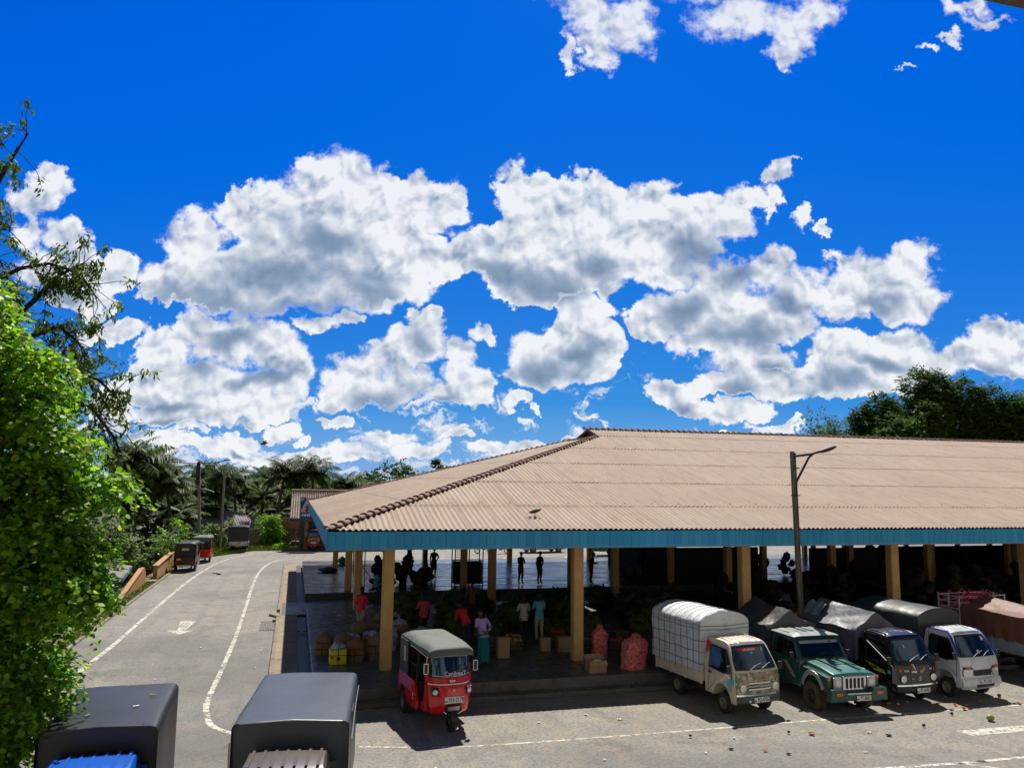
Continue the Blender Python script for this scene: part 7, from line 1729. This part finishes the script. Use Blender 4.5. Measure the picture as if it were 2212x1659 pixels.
b = MB(); b.tube([(-2.2, .8, 5.42), (.2, .8, 5.40), (1.1, .6, 5.12), (2.5, .8, 5.08), (4.8, .3, 4.2)], .09, 6); b.build('ridge', M['old_sheet'], hA)
b = MB(); b.box(-3.4, -1.6, -1.56, -1.5, 1.6, 2.7); f = b.build('window', M['wood'], hA); b = MB(); b.box(-3.3, -1.7, -1.58, -1.565, 1.7, 2.6); b.build('pane', M['side_glass'], f)
b = MB(); corr_roof(b, (.9, -2.9, 3.9), (1.6, 0, .25), (-.3, -1.6, -.5), 6, .03); b.build('porch_roof', mat('rust_sheet', (.28, .12, .07), .9, c2=(.18, .08, .05), scale=2), hA, recalc=False)
hB = empty('low_house', (-11.8, 88, -2.3), 0, 'small house roof half hidden in the palms above the dark corrugated one', 'house', 'houses below the palms')
b = MB(); b.box(-1.2, 3.2, -1, 2, 0, 5.2); b.build('wall', M['grey_slab'], hB); b = MB(); b.box(-1.4, 3.5, -1.4, 2.2, 5.2, 5.4); b.build('roof', M['old_sheet'], hB)
# boundary wall and gate
M['old_wall'] = mat('stained_wall', (.30, .25, .19), .9, c2=(.13, .10, .075), scale=.9, amt=.8, dirt=(.04, .035, .03), dscale=1.2)
wl = empty('boundary_wall', (-4, 76.5, 0), 0, 'stained plastered boundary wall behind the verge with an open bay in the middle', 'wall')
for (x0, x1, y0, h_) in ((-1.9, 1.45, 0, 1.45), (1.5, 4.4, .4, 1.38)):
    b = MB(); b.box(x0, x1, y0, y0 + .18, -.5, h_); b.box(x0 - .04, x1 + .04, y0 - .04, y0 + .22, h_, h_ + .08); b.build('panel', M['old_wall'], wl)
b = MB(); b.box(1.42, 1.62, -.6, .2, -.2, 1.55); b.build('pier', M['flash'] if 'flash' in M else M['grey_slab'], wl)
b = MB(); b.box(-2.2, -1.9, -.1, .25, -.2, 1.4); b.build('pier', M['grey_slab'], wl)
b = MB(); b.box(3.0, 12, .9, 1.05, -.3, 2.5)
m, t, bs, o_ = new_mat('red_brick'); br_ = t.add('ShaderNodeTexBrick', ins={'Vector': t.add('ShaderNodeMapping', ins={0: t.add('ShaderNodeTexCoord').outputs['Object'], 'Rotation': (rad(90), 0, 0)}).outputs[0], 'Color1': (.28, .09, .07, 1), 'Color2': (.16, .05, .05, 1), 'Mortar': (.45, .38, .38, 1), 'Scale': 3.0}); t.put(bs.inputs['Base Color'], br_.outputs[0]); bs.inputs['Roughness'].default_value = .9
b.build('brick_panel', m, wl)
b = MB()
for i in range(10): b.ell((3.1 + .19 * i % 1.5, -.5 - .3 * (i % 3), .15 + .12 * (i % 4)), .35, .25, .25, 8, 6, jit=.5, seed=i)
tag(b.build('scrap_heap', M['dark_metal']), 'dark heap of scrap leaning against the boundary wall beside the shop', 'scrap heap', kind='stuff'); bpy.data.objects['scrap_heap'].location = (-3.2, 76.0, 0)
b = MB(); b.box(.20, .32, 74.3, 74.45, 0, 1.35); b.box(.55, .65, 74.0, 74.1, 0, 1.1); tag(b.build('fence_post', M['concrete_pole']), 'pair of leaning concrete stub posts left of the shop', 'post')
# roadside shop
shp = empty('roadside_shop', (3.0, 71.4, 0), 0, 'roadside shop with steep corrugated sheet front, teal fascia and blue sign', 'shop')
def sp_(b): b.v = [(x - 3.0, y - 71.4, z) for x, y, z in b.v]; return b
M['shop_sheet'] = mat('shop_roof_sheet', (.50, .44, .38), .7, c2=(.36, .30, .25), scale=1.0, dirt=(.12, .09, .07), dscale=2)
b = MB(); corr_roof(b, (-.25, 73.6, 5.05), (9, 0, 0), (-.05, -2.5, -2.3), 46, .05); sp_(b).build('roof', M['shop_sheet'], shp, recalc=False)
b = MB(); b.tube([(-.3, 73.65, 5.1), (8.8, 73.65, 5.1)], .1, 6); sp_(b).build('ridge', M['ridge'], shp)
b = MB(); b.box(-.3, 8.8, 71.05, 71.12, 2.48, 2.74); sp_(b).build('fascia', mat('teal_board', (.01, .07, .09), .7), shp)
b = MB(); b.box(.55, 8.6, 74.2, 74.4, 0, 4.6); b.box(8.4, 8.6, 71.3, 74.3, 0, 4.0); b.box(-.2, 8.6, 72, 74.4, 2.74, 2.8); sp_(b).build('wall', M['old_wall'], shp)
b = MB(); b.box(.62, .88, 71.2, 71.46, 0, 2.6); sp_(b).build('pillar', mat('dark_pillar', (.05, .05, .05), .8), shp)
b = MB(); b.box(.95, 1.25, 71.6, 71.9, 0, 2.6); sp_(b).build('pillar', M['column'], shp)
b = MB(); b.box(-.2, 8.6, 71.0, 74.4, 0, .12); sp_(b).build('floor_slab', M['platform'], shp)
sg = MB(); sg.box(-1.1, 1.1, -.04, .0, -.9, .9); sgn = sg.build('sign_board', mat('sign_white', (.55, .42, .44), .5), shp); sgn.location = (1.62 - 3.0, 70.9 - 71.4, 3.62)
b = MB(); b.box(-1.1, 1.1, -.052, -.042, -.9, -.35); b.face([(-1.1, -.05, -.35), (-.55, -.05, .9), (-1.1, -.05, .9)]); b.build('sign_panel', mat('sign_blue', (.01, .03, .28), .4), sgn)
text(sgn, 'NHS', .36, (-.62, -.06, -.60), FRONT, M['white_paint'], bold=.012, shear=.2); text(sgn, 'EP', .22, (-.93, -.06, .72), FRONT, M['white_paint'], bold=.006)
b = MB(); b.ell((-.45, -.05, .1), .22, .01, .16, 12, 8); b.ell((-.55, -.05, -.18), .16, .01, .14, 12, 8); b.build('sign_picture', mat('sign_dark_red', (.2, .02, .03), .5), sgn)
# ---- goods on the market floor
M['kraft'] = mat('brown_paper', (.26, .15, .085), .8, c2=(.17, .095, .05), scale=5, bump=.012, bscale=9)
M['white_poly'] = mat('white_poly', (.58, .62, .72), .45, c2=(.12, .2, .5), scale=9, amt=1.0, bump=.02)
M['net_red'] = mat('red_net_sack', (.55, .02, .03), .7, c2=(.75, .30, .28), scale=14, amt=1.0, bump=.03, bscale=14)
M['strap'] = mat('black_strap', (.012, .012, .012), .6)
def sack(name, loc, w, h_, lab, m, top=None, group=None, seed=1, cat='sack', lean=0, straps=True):
    r = empty(name, loc, random.Random(seed).uniform(-.3, .3), lab, cat, group)
    b = MB()
    def fn(a, v):
        th = 2 * PI * a; q = abs(math.cos(th)) ** 3 + abs(math.sin(th)) ** 3; rr2 = 1 / (q ** (1 / 3.)); prof_ = (1 - .10 * (1 - v)) * (1 if v < .74 else 1 - ((v - .74) / .26) ** 2 * (.5 if straps else .8))
        nz = 1 + .17 * mnoise.noise(Vector((math.cos(th) * 1.7, math.sin(th) * 1.7, v * 3 + seed * 2.7)))
        return Vector((w * .5 * math.cos(th) * rr2 * prof_ * nz + lean * v * h_, w * .42 * math.sin(th) * rr2 * prof_ * nz, h_ * v))
    b.grid(fn, 28, 16, 0, True); b.face([fn(i / 28, 0) for i in range(28)]); b.face([fn(i / 28, 1) for i in range(28)]); b.ell((lean * h_, 0, h_), w * .2, w * .12, h_ * .09, 12, 8, jit=.8, seed=seed); b.build('body', m, r, smooth=50)
    if straps:
        b = MB()
        for v in (.3, .6): b.tube([fn(i / 20, v) * 1.02 for i in range(21)], .009, 4)
        b.tube([Vector((0, -w * .46, 0)), Vector((0, -w * .47, h_ * .6)), Vector((0, -.05, h_ * 1.0)), Vector((0, w * .45, h_ * .5))], .009, 4); b.build('strap', M['strap'], r)
    if top:
        b = MB(); b.ell((lean * h_, 0, h_ * .88), w * .40, w * .34, h_ * .22, 16, 10, jit=.5, seed=seed); b.build('cover', M[top], r, smooth=50)
    return r
M['gunny'] = mat('gunny', (.045, .035, .022), .9, c2=(.02, .022, .01), scale=5, bump=.02)
S_ = 'strapped brown paper parcels on the platform edge'
sack('paper_parcel', (1.12, 27.1, PZ), .62, .62, 'brown paper parcel standing furthest left at the platform edge', M['kraft'], group=S_, seed=1, cat='parcel')
sack('paper_parcel', (1.72, 26.75, PZ), .60, .66, 'brown paper parcel between the leftmost one and the yellow box', M['kraft'], group=S_, seed=2, cat='parcel')
sack('paper_parcel', (2.05, 25.9, PZ), .56, .62, 'brown paper parcel right of the yellow box, front row', M['kraft'], group=S_, seed=3, cat='parcel')
sack('paper_parcel', (2.70, 26.0, PZ), .54, .70, 'tall tapering brown parcel second right of the yellow box', M['kraft'], group=S_, seed=4, cat='parcel')
sack('paper_parcel', (2.35, 28.0, PZ), .70, .80, 'large brown parcel at the feet of the walking person', M['kraft'], group=S_, seed=5, cat='parcel')
sack('paper_parcel', (3.2, 29.0, PZ), .66, .95, 'large bulging brown parcel behind the white-topped ones', M['kraft'], group=S_, seed=6, cat='parcel')
sack('paper_parcel', (3.95, 26.2, PZ), .50, .75, 'brown parcel half hidden between the near column and the three-wheeler', M['kraft'], 'white_poly', S_, 7, 'parcel')
sack('polythene_bundle', (2.0, 27.0, PZ), .62, .60, 'white and blue polythene bundle behind the front parcels, left one', M['kraft'], 'white_poly', 'white-topped bundles', 8, 'bundle')
sack('polythene_bundle', (2.65, 27.1, PZ), .60, .62, 'white and blue polythene bundle behind the front parcels, middle one', M['kraft'], 'white_poly', 'white-topped bundles', 9, 'bundle')
sack('polythene_bundle', (3.22, 27.3, PZ), .62, .68, 'white polythene bundle nearest the tan column, right one', M['white_poly'], 'white_poly', 'white-topped bundles', 10, 'bundle')
sack('paper_parcel', (3.7, 27.9, PZ), .6, .8, 'brown parcel with white cover right behind the tan near column', M['kraft'], 'white_poly', S_, 11, 'parcel')
sack('paper_parcel', (2.9, 28.6, PZ), .62, .72, 'brown parcel tucked behind the largest one near the walking person', M['kraft'], None, S_, 12, 'parcel')
sack('polythene_bundle', (4.35, 27.2, PZ), .6, .66, 'white and blue polythene bundle right of the tan near column', M['kraft'], 'white_poly', 'white-topped bundles', 13, 'bundle')
sack('polythene_bundle', (3.75, 29.6, PZ), .55, .75, 'white-topped bundle farthest back behind the tan near column', M['gunny'], 'white_poly', 'white-topped bundles', 14, 'bundle')
yb = empty('yellow_box', (1.50, 25.65, PZ), .05, 'bright yellow box tied with black straps and topped with white bags at the platform edge', 'box')
b = MB(); b.box(-.25, .25, -.2, .2, 0, .42); b.build('body', mat('yellow_card', (.80, .68, .01), .5), yb, bevel=.012)
b = MB(); b.box(-.012, .012, -.206, .206, -.001, .427); b.box(-.256, .256, -.208, .208, .26, .28); b.box(-.05, .05, -.21, -.2, .13, .22); b.box(-.2, -.15, -.21, -.2, .18, .24); b.build('strap', M['strap'], yb)
b = MB(); b.ell((0, 0, .48), .23, .18, .13, 14, 8, jit=.7, seed=4); b.build('cover', M['white_poly'], yb, smooth=50)
def card_box(loc, rz, w, d_, h_, lab, open_=False):
    r = empty('carton', loc, rz, lab, 'carton', 'cardboard cartons on the platform'); b = MB(); t_ = .012
    b.box(-w, w, -d_, -d_ + t_, 0, h_); b.box(-w, w, d_ - t_, d_, 0, h_); b.box(-w, -w + t_, -d_ + t_, d_ - t_, 0, h_); b.box(w - t_, w, -d_ + t_, d_ - t_, 0, h_); b.box(-w + t_, w - t_, -d_ + t_, d_ - t_, 0, t_)
    b.build('body', M['carton'], r)
    b = MB()
    if open_:
        b.obox((0, -d_ - .055, h_ - .065), w, .004, .075, Matrix.Rotation(rad(-28), 3, 'X')); b.build('flap', M['carton'], r); b = MB(); b.obox((0, d_ + .06, h_ + .05), w, .004, .075, Matrix.Rotation(rad(-50), 3, 'X')); b.build('flap', M['carton'], r)
        b = MB(); b.ell((.05, 0, h_ * .85), w * .5, d_ * .5, .06, 10, 6, jit=.6); b.build('paper_filling', M['white_paint'], r)
    else: b.box(-w, w, -d_, d_, h_, h_ + .01); b.build('lid', M['carton'], r)
    return r
M['carton'] = mat('cardboard', (.45, .28, .17), .85, c2=(.33, .19, .11), scale=6)
card_box((8.95, 22.95, PZ), .02, .27, .2, .34, 'open carton with paper inside standing in front of the second column', True)
card_box((6.7, 25.4, PZ), .03, .19, .15, .62, 'upright speckled carton right of the teal sarong')
card_box((8.35, 26.1, PZ), .0, .16, .14, .42, 'small carton below the cyan-shirted person, left of a wider one')
card_box((8.95, 25.9, PZ), -.05, .2, .16, .46, 'wider carton just left of the second column')
sack('net_sack', (9.78, 24.7, PZ), .52, .95, 'red net sack of onions standing right of the second column', M['net_red'], None, 'red net sacks', 21, straps=False)
sack('net_sack', (10.22, 23.1, PZ), .80, .95, 'broad red net sack of onions leaning beside the cream truck', M['net_red'], None, 'red net sacks', 22, straps=False, lean=.12)
# sacks deep in the hall
M['gunny'] = mat('gunny', (.045, .035, .022), .9, c2=(.02, .022, .01), scale=5, bump=.02)
M['green_goods'] = mat('green_goods', (.06, .10, .02), .7, c2=(.12, .13, .03), scale=9, bump=.03)
rs = random.Random(9)
def lumps(name, loc, w, h_, lab, cat, group, seed, m='gunny', n=11):
    r2 = random.Random(seed); r = empty(name, loc, r2.uniform(0, 6), lab, cat, group); b = MB()
    for i in range(n):
        q = i / n; a = r2.uniform(0, 2 * PI); rr2 = w * .42 * (1 - q) ** .7
        b.ell((rr2 * math.cos(a), rr2 * math.sin(a), .14 + (h_ - .3) * q), r2.uniform(.16, .26) * w ** .3, r2.uniform(.15, .24) * w ** .3, r2.uniform(.13, .26), 10, 8, jit=.5, seed=seed * 20 + i)
    b.build('bags', M[m], r, smooth=60); return r
for i, (x, y, w, h_) in enumerate([(6.2, 44.0, 1.1, 1.5), (5.6, 44.8, 1.0, 1.2), (7.0, 43.8, 1.0, 1.0), (5.0, 45.6, .8, 1.3), (6.4, 45.2, 1.1, 1.6), (7.3, 45.0, .9, .9), (4.4, 43.4, .7, 1.7), (4.9, 42.8, .9, 1.0), (23.6, 50.5, 1.4, 1.8), (24.7, 50.6, 1.3, 1.6), (25.6, 51.0, 1.4, 1.8)]):
    lumps('produce_pile', (x, y, PZ), w, h_, 'dark lumpy pile of bagged produce on the wet floor far inside the hall', 'pile', 'produce piles far inside the hall', 40 + i, 'green_goods' if i % 2 else 'gunny')
protos_ = [lumps('bagged_goods', (27.5 + 1.6 * q, 38.5, .06), 1.3, 1.4 + .3 * q, 'dark pile of bags in the unlit stores at the right of the hall', 'pile', 'bag piles in the unlit stores', 60 + q, 'gunny', 14) for q in range(3)]
for i in range(48):
    c = copy_tree(protos_[i % 3]); q = i % 16; rw = i // 16
    c.location = (20.5 + q * 2.0 + rs.uniform(-.5, .5), [31.5, 34.5, 44.6][rw] + rs.uniform(-.5, .5), PZ); c.rotation_euler = (0, 0, rs.uniform(0, 6)); s2 = rs.uniform(.8, 1.15); c.scale = (s2 * 1.2, s2 * 1.2, s2)
# produce heaps: leafy green stuff
rng = np.random.default_rng(77)
P_, D_, U_, S2 = [], [], [], []
hb = MB()
for i in range(34):
    x = rng.uniform(3.9, 17.5); y = rng.uniform(28.6, 35.6); 
    if x < 6.2 and y < 29.6: continue
    rx_, rz_ = rng.uniform(.5, .9), rng.uniform(.35, .8); hb.ell((x, y, PZ + rz_ * .35), rx_, rx_ * .8, rz_ * .75, 12, 8, jit=.4, seed=i)
    n = 70; dv = rng.normal(0, 1, (n, 3)); dv[:, 2] = np.abs(dv[:, 2]); dv /= np.linalg.norm(dv, axis=1, keepdims=True)
    P_.append(np.array((x, y, PZ + rz_ * .35)) + dv * np.array((rx_, rx_ * .8, rz_ * .8))); D_.append(rng.normal(0, 1, (n, 3))); U_.append(dv); S2.append(rng.uniform(.12, .3, n))
tag(hb.build('produce_heap', M['green_goods'], smooth=60), 'heaps of dark green produce covering the shaded floor', 'produce', kind='stuff')
link('produce_leaves', leaves_mesh('produce_leaves', np.concatenate(P_), np.concatenate(D_), np.concatenate(U_), np.concatenate(S2), 'oval', M['leaf_dark'], rng)); tag(bpy.data.objects['produce_leaves'], 'pale leaves and stalks lying over the produce heaps', 'leaves', kind='stuff')
# shallow crates of coloured produce set out between the heaps
cols_ = [('sticker_red', 'red'), ('rim_yellow', 'dull yellow'), ('green_goods', 'green'), ('fruit_orange', 'orange')]
M['fruit_orange'] = mat('orange_fruit', (.6, .2, .03), .6, c2=(.4, .3, .05), scale=12)
cr = []
for q, (mm, nm) in enumerate(cols_):
    r = empty('crate', (4.6 + q, 27.4, PZ), 0, 'shallow wooden crate heaped with %s produce on the shaded platform' % nm, 'crate', 'produce crates on the platform')
    b = MB()
    for z in (.02, .12, .22):
        for s_ in (-1, 1): b.box(-.27, .27, s_ * .19 - .01, s_ * .19 + .01, z, z + .07); b.box(s_ * .27 - .01, s_ * .27 + .01, -.18, .18, z, z + .07)
    b.box(-.26, .26, -.18, .18, 0, .02); b.build('slats', M['wood'], r)
    b = MB()
    for i in range(26): b.ell((rs.uniform(-.22, .22), rs.uniform(-.15, .15), .20 + rs.uniform(0, .10)), .055, .055, .05, 7, 5)
    b.build('contents', M[mm], r, smooth=60); cr.append(r)
for i, (x, y) in enumerate([(5.0, 28.2), (6.5, 27.9), (7.15, 28.6), (7.4, 26.6), (9.4, 27.9), (6.3, 25.9), (10.2, 27.2), (3.9, 28.4), (10.9, 26.0), (9.9, 26.3), (11.6, 27.4), (5.0, 25.9)]):
    c = copy_tree(cr[i % 4]); c.location = (x, y, PZ); c.rotation_euler = (0, 0, rs.uniform(-.3, .3))
# cage trolley
cg = empty('cage_trolley', (9.35, 43.3, PZ), .03, 'tall mesh cage trolley standing on the wet floor by the inner column', 'cage')
b = MB()
for x in (-.78, 0, .78):
    for y in (-.4, .4): b.bar((x, y, 0), (x, y, 2.5), .05)
for z in (.1, .9, 1.3, 2.5):
    for y in (-.4, .4): b.bar((-.78, y, z), (.78, y, z), .04)
    for x in (-.78, .78): b.bar((x, -.4, z), (x, .4, z), .04)
b.build('frame', M['dark_metal'], cg)
b = MB()
for i in range(12): b.bar((-.78, -.42, 1.35 + i * .095), (-.2, -.42, 1.35 + i * .095), .012)
for i in range(7): b.bar((-.78 + i * .1, -.42, 1.3), (-.78 + i * .1, -.42, 2.5), .012)
b.build('mesh_panel', M['dark_metal'], cg); b = MB(); b.box(-.76, .76, -.38, .38, .1, 1.25); b.build('load', M['gunny'], cg, bevel=.05)
# small clutter
bk = empty('basket', (19.3, 43.3, PZ), 0, 'round dark basket with two bundles on the wet floor', 'basket'); b = MB(); b.lathe([(0, .55), (.35, .75), (.4, .75), (.38, .68), (.05, .5)], (0, 0, 0), (0, 0, 1), 20); b.build('body', M['gunny'], bk)
b = MB(); b.ell((-.3, 0, .55), .22, .2, .4, 10, 8, jit=.4); b.ell((.3, 0, .55), .2, .2, .38, 10, 8, jit=.4, seed=3); b.build('bundle', M['green_goods'], bk)
b = MB(); b.ell((0, 0, .16), .62, .34, .17, 16, 8, jit=.3, seed=5); o = b.build('tarpaulin_roll', M['tarp_black'], smooth=60); o.location = (2.2, 50.6, PZ); tag(o, 'black rolled tarpaulin lying alone on the far wet floor', 'tarpaulin')
b = MB(); b.ell((0, 0, .2), .3, .3, .3, 12, 8, jit=.6, seed=6); o = b.build('plant_bundle', M['green_goods'], smooth=60); o.location = (3.3, 55.0, PZ); tag(o, 'dark leafy bundle at the foot of the far corner column', 'bundle')
b = MB(); b.tube([(2.95, 55.4, 4.2), (3.6, 54.6, 2.6), (4.2, 53.8, 1.2)], .012, 4); tag(b.build('rope', M['rope']), 'slack dark rope hanging from the far corner column', 'rope')
b = MB(); b.tube([(3.1, 42.0, 2.2), (4.0, 37.5, 1.0), (4.9, 33.0, .5)], .016, 5); tag(b.build('rope', M['kraft']), 'pale brown rope slanting down from the inner column to the heaps', 'rope')
b = MB(); b.box(12.0, 19.5, 22.62, 22.66, 1.28, 1.33); b.box(12.0, 12.05, 22.62, 22.66, .42, 1.33); b.box(15.7, 15.75, 22.62, 22.66, .42, 1.33); b.box(19.45, 19.5, 22.62, 22.66, .42, 1.33); tag(b.build('hand_rail', M['silver']), 'thin pipe rail along the platform edge behind the parked trucks', 'rail')
# debris on the yard: melon rinds, fruit, paper
def place(o, x, y, z, lab, cat, group, s=1, rz=0, rx=0): o.location = (x, y, z); o.rotation_euler = (rx, 0, rz); o.scale = (s, s, s); tag(o, lab, cat, group); return o
M['rind'] = mat('rind_inside', (.85, .18, .10), .5, c2=(.8, .45, .3), scale=12); M['rind_out'] = mat('rind_skin', (.12, .14, .05), .6); M['fruit_dark'] = mat('rotten_fruit', (.035, .03, .015), .7, c2=(.1, .09, .03), scale=8); M['fruit_yellow'] = mat('yellow_fruit', (.42, .38, .08), .5, c2=(.2, .22, .05), scale=6)
b = MB(); b.grid(lambda a, v: Vector((.13 * math.cos(2 * PI * a) * math.sin(PI / 2 * v), .10 * math.sin(2 * PI * a) * math.sin(PI / 2 * v), .07 - .07 * math.cos(PI / 2 * v))), 14, 5, 0, True); b.grid(lambda a, v: Vector((.12 * math.cos(2 * PI * a) * math.sin(PI / 2 * v), .09 * math.sin(2 * PI * a) * math.sin(PI / 2 * v), .075 - .055 * math.cos(PI / 2 * v))), 14, 5, 1, True)
rind = b.build('melon_rind', [M['rind_out'], M['rind']], smooth=50)
rinds = [(20.55, 18.75), (21.0, 18.45), (19.9, 18.45), (20.6, 18.2), (21.3, 18.15), (20.2, 17.95), (18.0, 18.75), (18.25, 18.6), (17.9, 18.35), (18.9, 18.8), (16.2, 19.2), (16.45, 19.15), (17.6, 18.95), (14.2, 16.9), (10.6, 16.6), (11.0, 16.3), (19.4, 16.4), (19.7, 16.35), (20.1, 16.5), (9.9, 16.9), (21.6, 19.6), (12.4, 17.4), (19.2, 19.3)]
for i, (x, y) in enumerate(rinds):
    o = rind if i == 0 else rind.copy()
    if i: COL.objects.link(o)
    place(o, x, y, .01, 'broken piece of orange-red melon rind littering the asphalt', 'rind', 'melon rinds on the asphalt', rs.uniform(.32, .65), rs.uniform(0, 6), rs.uniform(-.5, .5))
b = MB(); b.ell((0, 0, 0), .12, .11, .105, 14, 10, jit=.2); fr_ = b.build('rotten_fruit', M['fruit_dark'], smooth=60)
for i, (x, y) in enumerate([(15.6, 17.3), (17.15, 18.0), (20.0, 19.2), (11.9, 17.6), (9.4, 17.9), (21.2, 18.2)]):
    o = fr_ if i == 0 else fr_.copy()
    if i: COL.objects.link(o)
    place(o, x, y, .055, 'dark rotten fruit lying on the asphalt', 'fruit', 'rotten fruit on the asphalt', rs.uniform(.3, .55), rs.uniform(0, 6))
b = MB(); b.ell((0, 0, 0), .10, .085, .085, 14, 10, jit=.15); place(b.build('melon', M['fruit_yellow'], smooth=60), 17.75, 17.35, .08, 'single yellow-green melon lying on the open asphalt', 'melon', None)
b = MB(); b.grid(lambda a, v: Vector((.12 * (a - .5), .08 * (v - .5), .02 * math.sin(a * 9) * math.cos(v * 7))), 6, 4); sc_ = b.build('paper_scrap', M['white_paint'])
for i, (x, y) in enumerate([(10.4, 17.6), (13.9, 17.2), (8.3, 19.6), (6.2, 19.8), (7.6, 20.2), (9.2, 16.8), (-5.2, 42.5), (-4.9, 41.5), (-3.4, 44.0), (-5.6, 39.6), (-3.0, 31.0), (16.9, 19.3), (15.2, 18.9), (18.4, 19.5), (12.8, 16.0), (5.4, 20.6), (-3.8, 26.5), (-.9, 30), (-1.0, 27.4), (3.1, 17.2), (6.8, 16.9)]):
    o = sc_ if i == 0 else sc_.copy()
    if i: COL.objects.link(o)
    place(o, x, y, .03, 'pale scrap of paper or peel dropped on the asphalt', 'litter', 'pale scraps on the asphalt', rs.uniform(.4, 1.1), rs.uniform(0, 6))
b = MB(); b.grid(lambda a, v: Vector((.30 * (a - .5), .22 * (v - .5), .05 * math.sin(a * 9) * math.cos(v * 7) + .06)), 8, 6); place(b.build('plastic_bag', M['white_poly']), .5, 33.0, .05, 'blue white plastic bag caught in the gutter beside the platform', 'bag', None)
b = MB(); b.ell((0, 0, 0), .10, .07, .06, 12, 8, jit=.3); 
# birds
def bird(loc, rz, lab, fly=False, s=1):
    r = empty('bird', loc, rz, lab, 'bird'); r.scale = (s, s, s)
    b = MB()
    prof_ = [(-.17, .012), (-.12, .035), (-.04, .055), (.04, .055), (.10, .038), (.135, .034), (.165, .030), (.185, .010), (.215, .002)]
    b.lathe(prof_, (0, 0, .13), (1, 0, .25), 12); b.grid(lambda a, v: Vector((-.15 - .12 * a, (.03 + .02 * a) * (v * 2 - 1), .095 - .03 * a)), 3, 2); b.build('body', M['fruit_dark'], r, smooth=60)
    for s_ in (-1, 1):
        b = MB()
        if fly: b.grid(lambda a, v: Vector((.05 - .16 * v + .05 * a - .1 * a * a, s_ * (.03 + .42 * a), .14 + .12 * math.sin(a * 2.2) - .02 * v)), 8, 4)
        else: b.grid(lambda a, v: Vector((.06 - .22 * a, s_ * (.05 - .01 * a) * (1 - .3 * v), .155 - .03 * a - .06 * v * (1 - a * .5))), 6, 4)
        b.build('wing', M['fruit_dark'], r)
        b = MB(); b.bar((-.01, s_ * .02, .09), (.0, s_ * .02, 0 if not fly else .07), .008); b.bar((0, s_ * .02, 0 if not fly else .07), (.03, s_ * .02, 0 if not fly else .06), .008); b.build('leg', M['fruit_dark'], r)
    return r
bird((7.6, 24.9, EZ + SL * (24.9 - EY) + .04), rad(10), 'dark bird perched near the eave of the market roof', s=1.2)
bird((-2.32, 60, 8.4), rad(20), 'dark bird flying above the palms', True, 1.6)
